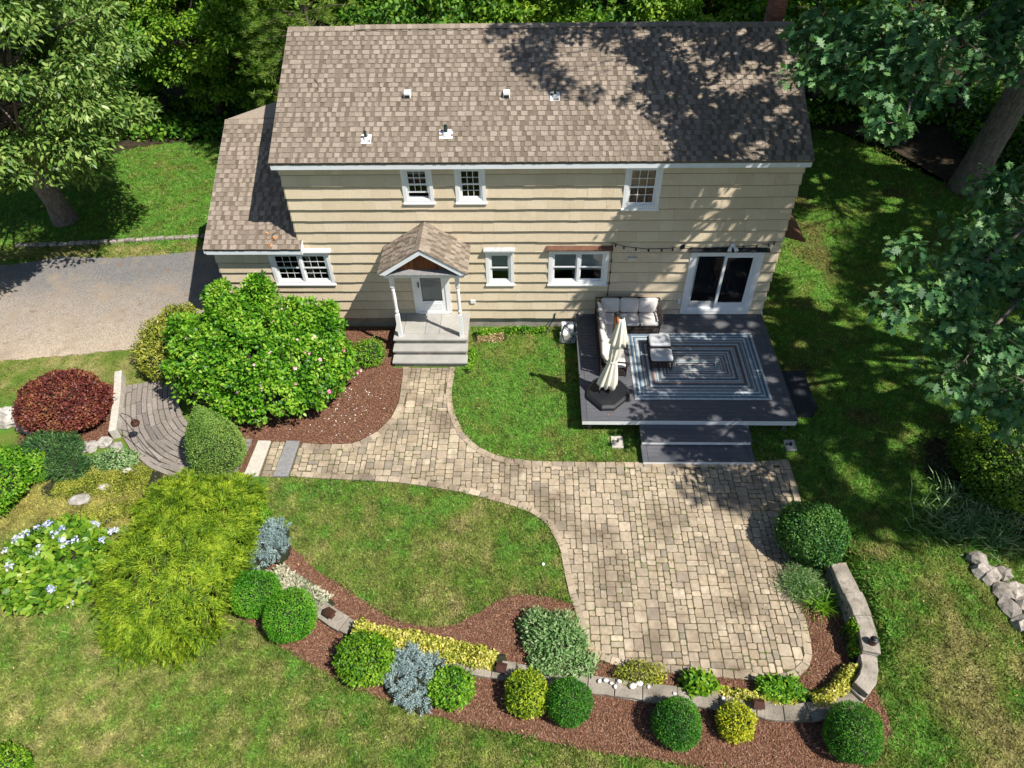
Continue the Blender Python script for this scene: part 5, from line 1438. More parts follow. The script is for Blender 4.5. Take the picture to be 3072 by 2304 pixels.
for (x0, x1, y0, y1, lab) in ((8.76, 9.07, -4.90, -4.50, 'pale square concrete pad with a dark bracket left of the deck steps'), (13.32, 13.60, -4.96, -4.60, 'grey concrete pad with a metal bracket right of the deck steps')):
    p = thing('concrete_pad', lab, 'paving slab', (x0, y0, 0)); mb = MB(); mb.box(x0, x1, y0, y1, .0, .055); mb.build('slab', M['slab_light'], p, bevel=.008)
    mb = MB(); cx, cy = (x0 + x1) / 2 - .03, (y0 + y1) / 2 + .03
    mb.bar((cx - .07, cy - .02, .065), (cx + .07, cy + .0, .065), .022, .02); mb.bar((cx + .06, cy - .05, .07), (cx + .06, cy + .06, .07), .02, .03); mb.bar((cx + .0, cy - .05, .065), (cx + .06, cy - .05, .065), .018, .02); mb.bar((cx - .09, cy - .05, .065), (cx - .07, cy + .03, .065), .02, .02); mb.build('bracket', M['black'], p)
def lantern(x, y, z, a, lab, rnd=False):
    t = thing('path_lantern', lab, 'lantern', (x, y, z), 'bronze lanterns on the stone wall'); mb = MB()
    if rnd:
        mb.lathe((x, y, z), [(.075, 0), (.08, .02), (.07, .06), (.06, .13)], 14); mb.build('body', M['lantern'], t, smooth=True)
        mb = MB(); mb.lathe((x, y, z), [(.085, .13), (.07, .16), (.045, .17), (.05, .20), (.02, .21)], 14); mb.build('cap', M['black'], t)
        mb = MB(); mb.lathe((x, y, z), [(.066, .06), (.064, .12)], 14); mb.build('lens', M['lens'], t)
    else:
        mb.obox((x, y), .15, .13, z, z + .15, a); mb.build('body', M['lantern'], t, bevel=.006)
        ca, sa = math.cos(a), math.sin(a); R2 = lambda u, v, w: (x + u * ca - v * sa, y + u * sa + v * ca, z + w)
        mb = MB(); mb.add([R2(-.11, -.10, .15), R2(.11, -.10, .15), R2(.11, .10, .15), R2(-.11, .10, .15), R2(-.09, 0, .25), R2(.09, 0, .25)], [(0, 1, 5, 4), (2, 3, 4, 5), (1, 2, 5), (3, 0, 4), (3, 2, 1, 0)]); mb.build('roof', M['lantern'], t)
        mb = MB(); mb.add([R2(-.05, -.067, .03), R2(.05, -.067, .03), R2(.05, -.067, .12), R2(-.05, -.067, .12)], [(0, 1, 2, 3)]); mb.build('lens', M['lens'], t)
lantern(2.27, -9.76, .155, -.55, 'bronze house shaped lantern on the wall beside the paired clipped globes')
lantern(6.03, -10.90, .155, -.2, 'bronze lantern on the wall at the end of the yellow ground cover')
lantern(11.09, -11.55, .155, -.1, 'bronze box lantern on the wall above the small gold shrub')
lantern(13.55, -10.42, .605, 0, 'round bronze lantern with dark cap on the raised side wall', True)
hk = thing('hook_lantern', 'copper globe lantern hanging from a curved black shepherd hook by the timber walk', 'lantern', (-3.05, -5.55, 0))
mb = MB(); mb.tube([(-3.05, -5.55, 0), (-3.45, -5.3, .5), (-3.75, -5.05, .95), (-3.92, -4.92, 1.16), (-4.0, -4.85, 1.22), (-3.95, -4.82, 1.24), (-3.80, -4.84, 1.18), (-3.72, -4.86, 1.06)], .011, 6); mb.build('hook', M['black'], hk)
mb = MB(); mb.lathe((-3.72, -4.86, .83), [(.02, -.02), (.09, .01), (.115, .06), (.10, .11), (.05, .15), (.06, .17), (.015, .20), (.012, .24)], 14); mb.build('globe', M['lantern'], hk, smooth=True)
peb = [(8.02, -11.10, .05), (8.15, -11.09, .06), (8.26, -11.14, .045), (8.33, -11.21, .05), (8.42, -11.10, .055), (8.68, -11.20, .085), (8.82, -11.14, .085), (9.0, -11.2, .045), (9.5, -11.33, .045), (10.45, -11.42, .055)]
plab = ['white pebble first in the row lying on the capstones', 'white pebble second in the row on the capstones', 'small white pebble with dark shadow third on the capstones', 'small white pebble nearest the wall front edge', 'white pebble just right of the small ones', 'large round white pebble on the capstones', 'large pinkish white pebble next to the round white one', 'tiny white pebble right of the pinkish one', 'white pebble by the clipped globe on the wall', 'white pebble alone beside the box lantern']
for (x, y, r), lab in zip(peb, plab):
    mb = MB(); rock(mb, (x, y, .155 + r * .55), (r, r * .75, r * .6), random.uniform(0, 3), .08); tag(mb.build('pebble', M['pebble'], loc=(x, y, .15), smooth=True), lab, 'pebble', 'white pebbles on the stone wall')
mb = MB(); mb.blob((6.91, -8.38, .045), (.04, .04, .04), 0, 12); tag(mb.build('ball', M['pebble'], loc=(6.91, -8.38, 0), smooth=True), 'small white ball lying on the island lawn by the patio', 'ball')

# ---------------------------------------------------------------- shrubs and border plants
G_GLOBE = 'clipped evergreen globes along the stone wall'
shrub('clipped_globe', 'bright green clipped evergreen globe, the left of the touching pair under the gold cypress', 'shrub', (.58, -9.40, .43), (.52, .52, .47), 9000, .055, .014, KITE, M['l_yew2'], G_GLOBE, .09, 2.4, .13, .3, .5, .7)
shrub('clipped_globe', 'bright green clipped evergreen globe, the larger right one of the touching pair beside a lantern', 'shrub', (1.45, -9.91, .46), (.56, .56, .50), 10000, .055, .014, KITE, M['l_yew2'], G_GLOBE, .09, 2.4, .13, .3, .5, .7)
shrub('clipped_globe', 'dark green clipped evergreen globe touching a loose yellow shrub in front of the wall', 'shrub', (7.37, -11.60, .42), (.44, .44, .47), 9000, .05, .013, KITE, M['l_yew'], G_GLOBE, .09, 2.4, .13, .3, .5, .7)
shrub('clipped_globe', 'dark green clipped evergreen globe standing alone between the pebbles and the small gold shrub', 'shrub', (9.43, -11.97, .43), (.46, .46, .48), 9000, .05, .013, KITE, M['l_yew'], G_GLOBE, .09, 2.4, .13, .3, .5, .7)
shrub('clipped_globe', 'dark green clipped evergreen globe at the right end of the bark bed', 'shrub', (12.67, -12.12, .50), (.51, .51, .57), 11000, .05, .013, KITE, M['l_yew'], G_GLOBE, .09, 2.4, .13, .3, .5, .7)
shrub('boxwood', 'big rounded dark boxwood at the right edge of the paver patio', 'shrub', (13.05, -7.86, .62), (.80, .76, .66), 15000, .055, .034, OVAL, M['l_box'], None, .09, 4, .14, .3, .55, .4)
shrub('leafy_shrub', 'loose yellow green shrub left of the front blue juniper', 'shrub', (3.23, -10.78, .36), (.60, .52, .40), 5200, .06, .032, OVAL, M['l_spirea'], None, .12, 5, .22, .5, .5, .6)
shrub('leafy_shrub', 'low green shrub right of the front blue juniper', 'shrub', (5.02, -11.30, .24), (.47, .40, .28), 3600, .06, .032, OVAL, M['l_fern'], None, .14, 5, .22, .5, .5, .6)
shrub('gold_shrub', 'loose yellow green shrub touching the left side of a dark clipped globe', 'shrub', (6.57, -11.44, .36), (.43, .43, .42), 3600, .06, .03, OVAL, leafmat('lime_leaf', [(.10, .19, .010), (.20, .32, .014), (.33, .44, .02), (.50, .54, .04)], .5, .3), None, .13, 5, .2, .4, .5, .7)
shrub('gold_shrub', 'small round gold leaved shrub in front of the wall lantern box', 'shrub', (10.58, -11.88, .29), (.35, .35, .32), 3000, .05, .026, OVAL, M['l_gold'], None, .12, 5, .18, .4, .5, .7)
shrub('azalea', 'olive gold shrub leaning against the left side of the big flowering hibiscus', 'shrub', (-4.35, -1.45, .62), (.70, .85, .65), 5000, .09, .035, OVAL, M['l_azalea'], None, .2, 3.5, .25, .5, .5, .5, lobes=[((-4.0, -.75, .85), (.6, .5, .55), 2600), ((-4.25, -2.2, .5), (.5, .5, .45), 1800)])
shrub('azalea', 'small low azalea between the flowering hibiscus and the front steps', 'shrub', (1.70, -1.45, .22), (.52, .55, .30), 2200, .06, .03, OVAL, M['l_fern'], None, .2, 4, .3, .5, .5, .6)
shrub('barberry', 'broad clipped dark red barberry shrub beside the timber walk', 'shrub', (-6.18, -3.95, .68), (1.18, 1.05, .72), 15000, .07, .038, OVAL, M['l_barb'], None, .07, 4, .14, .5, .6, .6)
shrub('spreading_yew', 'dark spreading yew below the red barberry', 'shrub', (-6.0, -5.35, .30), (.80, .70, .46), 7500, .12, .018, KITE, M['l_dkyew'], None, .14, 3, .25, .3, .4, 1.0, lobes=[((-5.5, -5.75, .2), (.6, .4, .32), 2500)])
shrub('fern_clump', 'lush green leafy shrub with fern fronds at the left picture edge', 'shrub', (-6.75, -6.5, .5), (.75, 1.1, .62), 6500, .09, .045, OVAL, M['l_fern'], None, .16, 4, .25, .4, .5, .5, lobes=[((-6.2, -5.85, .35), (.5, .45, .4), 1800)])
shrub('gold_shrub', 'yellow green shrub cut off by the bottom left picture corner', 'shrub', (-3.35, -12.9, .25), (.55, .4, .38), 2600, .06, .03, OVAL, M['l_spirea'], None, .1, 5, .2)
def spraybush(name, label, cat, blobs, nspray, m, L=.22):
    """weeping bush: thousands of thin strands in arching sprays"""
    c0 = blobs[0][0]; t = thing(name, label, cat, (c0[0], c0[1], 0)); parts = []; cm = MB()
    for bi, (c, r, share) in enumerate(blobs):
        P, Nn = blobpts(int(nspray * share), c, r, .17, 4.2, 900 + bi, .26, -.45)
        ok = P[:, 2] > .05; P, Nn = P[ok], Nn[ok]; k = len(P)
        hor = unit(Nn * np.array([1, 1, 0]) + .55 * rng.normal(size=(k, 3)) * np.array([1, 1, 0]))
        D = unit(hor + np.array([0, 0, .25]) + .25 * rng.normal(size=(k, 3))); n = 30
        I = np.repeat(np.arange(k), n); N_ = len(I); s = rng.random(N_)
        side = np.cross(D[I], Nn[I]); fan = rng.normal(size=N_)
        Q = P[I] + D[I] * (s * L)[:, None] - np.array([0, 0, 1.]) * (s ** 2 * L * .45)[:, None] + side * (fan * .045 * (1 - .5 * s))[:, None] + rng.normal(size=(N_, 3)) * .012
        T = D[I] + side * (fan * .55)[:, None] + .25 * rng.normal(size=(N_, 3)) - np.array([0, 0, .25]) * s[:, None]
        parts.append((leafverts(Q, Nn[I] + .4 * rng.normal(size=(N_, 3)), T, rng.uniform(.06, .13, N_), rng.uniform(.010, .018, N_), KITE), 0))
        mb = corem(c, r, 900 + bi, .10, 3.0, .68); cm.add(mb.v, mb.f)
    link('foliage', npmesh('foliage', parts, m, (c0[0], c0[1], 0)), t); cm.build('inner_twigs', M['twig_gold'], t, smooth=True)
    return t
spraybush('weeping_cypress', 'huge sprawling gold green threadleaf cypress mound on the front lawn', 'shrub',
          [((-1.3, -8.85, .50), (1.48, 1.85, .98), 1.0), ((-1.85, -7.0, .32), (1.0, .72, .55), .35), ((-.75, -6.95, .35), (.66, .62, .55), .22), ((-.62, -8.0, .55), (.82, .95, .75), .3), ((-1.6, -10.05, .22), (.85, .5, .45), .18)], 2300, M['l_cyp'])
shrub('dwarf_spruce', 'smooth egg shaped conical dwarf spruce beside the timber walk', 'tree', (-1.50, -5.42, .98), (.80, .80, 1.14), 24000, .045, .016, KITE, M['l_spruce'], None, .06, 6, .09, .3, .5, .7, conic=.95, core=.9)
shrub('green_shrub', 'fresh green shrub wedged between the gold cypress and the left blue juniper', 'shrub', (-.05, -7.35, .25), (.40, .42, .32), 2600, .06, .03, OVAL, M['l_fern'], None, .14, 4, .25, .4)
shrub('perennial_clump', 'pale teal green sedum patch in front of the hook lantern', 'perennial', (-4.35, -5.45, .12), (.65, .32, .16), 1900, .06, .035, OVAL, M['l_cat'], None, .2, 5, .3, .6, .4, .6, core=.7)
shrub('large_shrub', 'large dark green shrub on the shaded lawn at the right edge', 'shrub', (18.25, -5.85, .78), (1.15, 1.35, .90), 13000, .075, .042, OVAL, M['l_dark'], None, .13, 4, .2, .3, .5, .4, lobes=[((19.6, -5.6, .9), (1.2, 1.2, .95), 7000)])
shrub('catmint', 'grey green flowering catmint clump spilling over the patio corner', 'perennial', (7.12, -10.28, .22), (.62, .58, .40), 4600, .085, .034, OVAL, M['l_cat'], None, .22, 4, .35, .5, .5, .8, lobes=[((7.55, -10.75, .12), (.42, .28, .26), 1700), ((6.75, -9.95, .2), (.35, .35, .3), 1200), ((7.0, -10.75, .14), (.4, .25, .22), 1200)], core=.7)
shrub('low_shrub', 'low straggly bronze green shrub between the patio edge and the pebbles', 'shrub', (8.85, -10.93, .16), (.52, .24, .24), 1700, .05, .026, OVAL, M['l_azalea'], None, .25, 4, .4, .5, .4, .7, core=.6, coremat='twig_brown')
shrub('leafy_perennial', 'yellow green broad leaved perennial in front of the patio edge', 'perennial', (10.02, -11.12, .16), (.36, .22, .24), 700, .12, .06, OVAL, M['l_spirea'], None, .2, 4, .35, .6, .4, .5, core=.6)
shrub('leafy_perennial', 'green leafy plant in the inner corner of the stone wall', 'perennial', (11.62, -11.20, .17), (.44, .24, .26), 1300, .10, .05, OVAL, M['l_fern'], None, .2, 4, .35, .5, .4, .5, core=.6)
shrub('yellow_tuft', 'tiny yellow green tuft growing at the inner wall foot near the pebbles', 'perennial', (9.22, -11.05, .1), (.11, .09, .12), 220, .05, .03, OVAL, M['l_gold'], None, .2, 5, .3)

def patch(name, label, cat, line, width, n, L, W, m, h=.2, z0=.0, core=None, group=None):
    """low spreading plants along a line"""
    P = [Vector(p) for p in line]; A = [0]
    for a, b in zip(P[:-1], P[1:]): A.append(A[-1] + (b - a).length)
    c = P[len(P) // 2]; t = thing(name, label, cat, (c.x, c.y, z0), group)
    s = rng.uniform(0, A[-1], n); q = np.clip(rng.normal(size=n) * .45, -1, 1)
    ax = np.array(A); idx = np.clip(np.searchsorted(ax, s) - 1, 0, len(P) - 2)
    pa = np.array([(p.x, p.y) for p in P]); d = pa[1:] - pa[:-1]; l = np.linalg.norm(d, axis=1)
    f = (s - ax[idx]) / l[idx]; xy = pa[idx] + d[idx] * f[:, None]; nr = np.stack([-d[:, 1], d[:, 0]], 1) / l[:, None]
    wv = width * (.6 + .8 * fbm(s, s * 0, .5, sum(map(ord, label)) % 97, 3))
    xy = xy + nr[idx] * (q * wv)[:, None]
    lump = fbm(xy[:, 0], xy[:, 1], .28, sum(map(ord, label)) % 89, 3)
    z = z0 + h * (1 - q ** 2) * (.35 + 1.1 * lump) * rng.uniform(.45, 1, n)
    X = np.stack([xy[:, 0], xy[:, 1], z], 1)
    sc_ = rng.uniform(.6, 1.25, n)
    v = leafverts(X, unit(np.array([0, 0, .8]) + rng.normal(size=(n, 3)) * .6), rng.normal(size=(n, 3)) + np.array([0, 0, .25]), L * sc_, W * sc_, OVAL)
    link('foliage', npmesh('foliage', [(v, 0)], m, (c.x, c.y, z0)), t)
    mb = MB()
    for i in range(len(P)):
        mb.blob((P[i].x, P[i].y, z0), (width * .7, width * .7, h * .45), 0, 8, .2)
    mb.build('inner_twigs', M['twig'], t)
    return t
patch('euonymus', 'long drift of yellow variegated euonymus over the wall behind the front blue juniper', 'ground cover', [(2.85, -10.12), (3.5, -10.25), (4.3, -10.42), (5.1, -10.6), (5.9, -10.72)], .36, 9000, .06, .042, M['l_euo'], .42)
patch('euonymus', 'cream variegated euonymus strip along the inner side of the front wall', 'ground cover', [(9.75, -11.10), (10.3, -11.22), (11.0, -11.36), (11.9, -11.42)], .17, 3600, .055, .036, M['l_euo'], .26)
patch('euonymus', 'cream variegated euonymus filling the wall corner above the end globe', 'ground cover', [(12.2, -11.42), (12.7, -11.25), (13.0, -11.0), (13.2, -10.75)], .2, 3200, .055, .036, M['l_euo'], .36)
patch('climbing_euonymus', 'green and yellow vine climbing the inner face of the raised side wall', 'vine', [(13.3, -10.55), (13.36, -10.2), (13.36, -9.85)], .13, 1300, .055, .036, M['l_spirea'], .6)
patch('lambs_ear', 'silvery lambs ear edging behind the paired clipped globes', 'perennial', [(.75, -8.65), (1.2, -8.92), (1.6, -9.15), (2.1, -9.42)], .24, 2200, .085, .042, M['l_lamb'], .24)
patch('yellow_ground_cover', 'yellowish low ground cover around the pale flat rocks', 'ground cover', [(-5.6, -6.3), (-4.8, -6.3), (-4.0, -6.1), (-3.2, -6.0)], .55, 6500, .05, .026, M['l_azalea'], .12)
patch('yellow_ground_cover', 'thin yellowish ground cover between the hydrangea and the cypress', 'ground cover', [(-4.6, -7.25), (-3.8, -7.1), (-3.1, -6.8)], .4, 3000, .05, .026, M['l_azalea'], .1)
patch('foundation_weeds', 'straggly green weeds along the foundation between porch and deck', 'weeds', [(4.9, -.45), (5.6, -.28), (6.3, -.22), (7.0, -.25)], .18, 1500, .08, .045, M['l_fern'], .2)
patch('dry_weeds', 'withered tan weeds beside the right side of the front steps', 'weeds', [(4.95, -.55), (5.3, -.55), (5.75, -.5)], .22, 900, .07, .05, leafmat('withered_leaf', [(.28, .2, .09), (.42, .32, .16), (.52, .42, .24)], .7, .2), .12)
patch('step_weeds', 'small green weeds at the right foot of the front steps', 'weeds', [(4.85, -1.1), (4.88, -1.6), (4.75, -2.0)], .13, 800, .07, .035, M['l_fern'], .16)

# grassy clumps
def tuft(name, label, cat, c, n, L, W, m, spread=.2, lean=.7, z0=0, extra=None):
    t = thing(name, label, cat, (c[0], c[1], z0))
    P = np.stack([c[0] + rng.normal(size=n) * spread, c[1] + rng.normal(size=n) * spread * .9, np.full(n, z0)], 1)
    a = rng.uniform(0, 6.283, n); T = np.stack([np.cos(a) * lean, np.sin(a) * lean, np.ones(n)], 1) + .25 * rng.normal(size=(n, 3))
    s = rng.uniform(.6, 1.2, n)
    v1 = leafverts(P, rdir(n), T, L * .6 * s, W, np.array([(0, .5, 0), (1, .4, 0), (1, -.4, 0), (0, -.5, 0)], float))
    tip = P + unit(T) * (L * .6 * s)[:, None]; T2 = unit(T) + np.stack([np.cos(a), np.sin(a), -np.ones(n) * .5], 1) * .6
    v2 = leafverts(tip, rdir(n), T2, L * .5 * s, W * .8, BLADE)
    parts = [(v1, 0), (v2, 0)] + (extra or [])
    link('foliage', npmesh('foliage', parts, m, (c[0], c[1], z0)), t)
    return t
def spikes(c, n, spread, z0, z1, L, W):
    P = np.stack([c[0] + rng.normal(size=n) * spread, c[1] + rng.normal(size=n) * spread, rng.uniform(z0, z1, n)], 1)
    return (leafverts(P, rdir(n), rdir(n) + np.array([0, 0, .7]), L, W, KITE), 0)
tuft('lavender_clump', 'grey green lavender clump below the big boxwood', 'perennial', (12.68, -8.88, 0), 1100, .40, .014, M['l_cat'], .19, .75, .02, extra=[spikes((12.68, -8.88), 1200, .2, .08, .40, .07, .02)])
tuft('strap_leaf_clump', 'arching strap leaved day lily in front of the lavender', 'perennial', (12.92, -9.32, 0), 130, .55, .022, M['l_fern'], .1, 1.0, .02)
tuft('iris_clump', 'shaded patch of bluish strap leaves below the right edge shrub', 'perennial', (17.2, -7.2, 0), 900, .55, .03, M['l_cat'], .55, .9, .02)

# blue junipers: sprays
def juniper(label, c, sprays, group='blue junipers in the front bed'):
    t = thing('blue_juniper', label, 'shrub', (c[0], c[1], 0), group); parts = []; cm = MB()
    for (x, y, z, r, n) in sprays:
        k = max(6, n // 60)
        for i in range(k):
            d = rdir(1)[0]; d[2] = abs(d[2]) * .7 + .1; d /= np.linalg.norm(d)
            o_ = np.array([x, y, z]) + d * r * np.array([1, 1, .65]) * rng.uniform(.55, 1.0)
            m_ = n // k; T0 = unit(d + rng.normal(size=3) * .5 + np.array([0, 0, .15]))
            s = rng.uniform(0, 1, m_)
            P = o_ + T0 * (s * .16 - .05)[:, None] + rng.normal(size=(m_, 3)) * .02
            T = T0 + rng.normal(size=(m_, 3)) * .55
            parts.append((leafverts(P, rdir(m_) + d, T, rng.uniform(.03, .065, m_), .012, KITE), 0))
        cm.blob((x, y, max(z * .6, .03)), (r * .95, r * .95, r * .45), 0, 10, .12)
    link('foliage', npmesh('foliage', parts, M['l_jun'], (c[0], c[1], 0)), t); cm.build('inner_twigs', M['twig'], t)
juniper('irregular silver blue juniper in the front bark bed between two green shrubs', (4.2, -11.15), [(4.12, -10.78, .3, .30, 2600), (4.35, -11.05, .26, .36, 3400), (3.98, -11.2, .22, .32, 2600), (4.2, -11.42, .16, .28, 2200), (4.45, -11.55, .1, .24, 1600), (4.6, -10.9, .25, .24, 1500)])
juniper('upright silver blue juniper at the left tip of the bark bed', (.55, -8.1), [(.6, -7.85, .42, .32, 3000), (.5, -8.15, .35, .36, 3000), (.75, -8.2, .3, .3, 2200), (.35, -8.4, .15, .28, 1500)])

# the flowering hibiscus
hb = thing('hibiscus', 'very large bright green hibiscus bush dotted with pink blossoms by the house corner', 'shrub', (-.85, -2.75, 0))
fh = [((-.9, -2.75, 1.25), (1.95, 1.55, 1.25)), ((-2.35, -2.9, 1.1), (1.0, .95, .95)), ((.62, -2.95, 1.1), (.98, 1.05, .95)), ((-1.6, -1.9, 1.75), (.9, .75, .9)), ((.15, -2.0, 1.6), (.85, .75, .8)), ((-.45, -3.6, .9), (1.4, .85, .8)), ((-2.0, -1.55, 2.2), (.36, .36, .6)), ((-.95, -1.4, 2.3), (.32, .32, .65)), ((-3.0, -2.1, 1.5), (.5, .45, .6)), ((.85, -1.9, 1.75), (.4, .4, .55)), ((-1.5, -3.9, 1.0), (.5, .4, .5))]
def depth_in(p): return min((((p - np.array(c)) / np.array(r)) ** 2).sum() for c, r in fh)
hc = []; hcore = MB(); hb_ = bumpfn(611, 5.0)
while len(hc) < 1150:
    c, r = random.choice([fh[0]] * 7 + fh[:6] * 2 + fh); d = rdir(1)[0]
    if d[2] < -.5: continue
    p = np.array(c) + d * np.array(r) * (rng.uniform(.78, 1.04) + .1 * float(hb_(d[None])[0]))
    if p[2] < .22 or depth_in(p) < .58: continue
    hc.append((*p, rng.uniform(.12, .24)))
hc = np.array(hc); nl = 40; I = np.repeat(np.arange(len(hc)), nl); N_ = len(I)
cen = np.array([-.85, -2.75, .9]); outw = unit(hc[:, :3] - cen)[I]
d = unit(rdir(N_) + outw * .35); P = hc[I, :3] + d * (hc[I, 3] * rng.random(N_) ** .4)[:, None]
Nn = unit(outw * .45 + np.array([.15, -.1, .8]) + .45 * rng.normal(size=(N_, 3))); T = d + .5 * rng.normal(size=(N_, 3)); s = rng.uniform(.6, 1.2, N_)
link('foliage', npmesh('foliage', [(leafverts(P, Nn, T, .115 * s, .07 * s, OVAL), 0)], M['l_hib'], (-.85, -2.75, 0)), hb)
for k_, (c, r) in enumerate(fh[:6]): 
    q_ = corem(c, r, 300 + k_, .12, 3.2, .66); hcore.add(q_.v, q_.f)
hcore.build('inner_twigs', M['twig'], hb, smooth=True)
st_ = MB()
for i in range(26): a = random.uniform(0, 6.28); rr = random.uniform(.5, 1.6); st_.tube([(-.85 + .3 * math.cos(a), -2.75 + .3 * math.sin(a), 0), (-.85 + rr * .8 * math.cos(a), -2.75 + rr * .7 * math.sin(a), .9), (-.85 + rr * 1.1 * math.cos(a), -2.75 + rr * .9 * math.sin(a), random.uniform(1.6, 2.6))], [.025, .018, .008], 5)
st_.build('stems', M['twig_brown'], hb)
def flowermesh(name, m, petals, r, cup=.35, core=None):
    parts = []
    a = np.arange(petals) * 2 * math.pi / petals; T = np.stack([np.cos(a), np.sin(a), np.full(petals, cup)], 1)
    parts.append((leafverts(np.zeros((petals, 3)), np.tile([0, 0, 1.], (petals, 1)) - T * .2, T, r, r * .9, OVAL), 0))
    return npmesh(name, parts, [m])
bm = flowermesh('blossom', M['pink'], 5, .062)
cnt = 0
while cnt < 96:
    h_ = random.choice(hc); p0 = h_[:3]; d = unit((p0 - cen)[None])[0]
    if d[1] > .75 or d[2] < -.1: continue
    p = p0 + d * h_[3] * rng.uniform(.95, 1.2) + rng.normal(size=3) * .05
    o = link('blossom', bm, hb, p); s = random.uniform(.6, 1.15); o.scale = (s, s, s)
    o.rotation_euler = Vector(d + np.array([0, -.3, .3])).to_track_quat('Z', 'Y').to_euler(); cnt += 1

# hydrangea with blue mopheads
hy = shrub('hydrangea', 'big leaved hydrangea with pale blue mophead flowers at the left of the front lawn', 'shrub', (-4.25, -8.62, .45), (1.12, .98, .58), 3000, .18, .11, OVAL, M['l_hyd'], None, .13, 4, .2, .6, .45, .6, zmin=-.5, lobes=[((-4.5, -9.3, .3), (.75, .45, .4), 700), ((-3.7, -9.1, .3), (.6, .5, .4), 500)])
r_ = np.random.default_rng(5); d = unit(r_.normal(size=(90, 3))); d = d[d[:, 2] > -.2]; q = len(d)
hm = npmesh('flower_head', [(leafverts(d * .075 * np.array([1, 1, .75]), d + .3 * r_.normal(size=(q, 3)), r_.normal(size=(q, 3)), .05, .045, OVAL), 0)], M['blue'])
for x, y in ((70, 1140), (90, 1133), (55, 1160), (38, 1172), (20, 1195), (45, 1165), (175, 1118), (192, 1105), (225, 1103), (135, 1150), (150, 1178), (128, 1168), (175, 1175), (182, 1115), (215, 1155), (160, 1190), (115, 1205), (108, 1218), (158, 1283), (180, 1288), (60, 1240), (205, 1100)):
    # flower positions on the bush, laid out over its top
    u = (x - 115) / 110; w = (1195 - y) / 100
    p = np.array([-4.25 + u * 1.12, -8.62 + w * 1.0, 0]); q2 = max(.0, 1 - (u * .95) ** 2 - (w * .95) ** 2); p[2] = .45 + .60 * math.sqrt(q2) + .02 - (.25 if q2 == 0 else 0)
    o = link('flower_head', hm, hy, p); s = random.uniform(.8, 1.25); o.scale = (s, s, s); o.rotation_euler = (random.uniform(-.3, .3), random.uniform(-.3, .3), random.uniform(0, 6))

# ---------------------------------------------------------------- trees
def limbtree(mb, base, top, r0, r1, n=6, wob=.15, sides=12, flare=1.5):
    base, top = Vector(base), Vector(top); P = []; R_ = []
    for i in range(n + 1):
        t = i / n; p = base.lerp(top, t) + Vector((random.uniform(-wob, wob), random.uniform(-wob, wob), 0)) * (t * (1 - t) * 3)
        P.append(p); R_.append((r0 + (r1 - r0) * t) * (flare if i == 0 else 1))
    if flare > 1: P.insert(1, P[0].lerp(P[1], .22)); R_.insert(1, r0 * 1.1)
    mb.tube(P, R_, sides); return P
def branch(mb, a, b, r0, r1, sag=.0, sides=6):
    a, b = Vector(a), Vector(b); m_ = a.lerp(b, .5) + Vector((random.uniform(-.3, .3), random.uniform(-.3, .3), sag * (b - a).length)); mb.tube([a, a.lerp(m_, .6), m_, m_.lerp(b, .6), b], [r0, r0 * .8, (r0 + r1) / 2, r1 * 1.4, r1], sides)
def clumpleaves(cs, rs, n, L, W, shape, droop=.3, flat=.65, up=.8, jit=.5):
    cs = np.asarray(cs, float); rs = np.asarray(rs, float); n = np.broadcast_to(n, (len(cs),))
    I = np.repeat(np.arange(len(cs)), n); N_ = len(I)
    d = rdir(N_); rad = rng.random(N_) ** .45
    P = cs[I] + d * (rad * rs[I])[:, None] * np.array([1, 1, flat])
    Nn = unit(np.array([0, 0, up]) + d * .5 + rng.normal(size=(N_, 3)) * jit)
    T = d * np.array([1, 1, .3]) + rng.normal(size=(N_, 3)) * .6 - np.array([0, 0, droop])
    s = rng.uniform(.7, 1.25, N_)
    return leafverts(P, Nn, T, L * s, W * s, shape)

# left oak
lo = thing('oak_tree', 'bushy oak with furrowed trunk standing on the lawn at the far left', 'tree', (-11.15, 6.15, 0))
mb = MB(); limbtree(mb, (-11.15, 6.15, -.1), (-10.6, 5.2, 6.0), .42, .2, 6, .1, 12, 1.2)
cs, rs = [], []
for i in range(190):
    d = rdir(1)[0]; f = rng.uniform(.6, 1.02)
    p = np.array([-9.7, 4.0, 6.7]) + d * f * np.array([4.5, 4.3, 4.2])
    if p[2] < 3.1 or (abs(p[0] + 10.6) < 1.7 and p[1] < 4.6 and p[2] < 4.6): continue
    cs.append(p); rs.append(rng.uniform(.6, 1.0))
for i in range(16): cs.append(np.array([random.uniform(-10.9, -8.3), random.uniform(.0, 1.5), random.uniform(4.4, 5.6)])); rs.append(random.uniform(.5, .8))
for k_, p in enumerate(cs[::3]): branch(mb, Vector((-11.15, 6.15, 0)).lerp(Vector((-10.6, 5.2, 6.0)), random.uniform(.5, .95)), p, .07, .015, .08)
tr = mb.build('trunk', M['bark'], lo, smooth=True)
link('crown', npmesh('crown', [(clumpleaves(cs, rs, 340, .19, .08, OVAL, .55, .6, .7, .55), 0)], M['l_oakL'], (-11.15, 6.15, 0)), lo)
dw = MB()
for a, b in (((-9.2, 1.5, 8.2), (-8.7, .6, 9.0)), ((-9.0, 1.2, 8.5), (-9.4, .5, 8.9)), ((-9.8, .6, 7.6), (-10.4, -.1, 8.0)), ((-9.9, 1.6, 9.8), (-9.7, .6, 10.2))): branch(dw, a, b, .03, .008, .1)
dw.build('dead_branches', M['capstone'], lo)

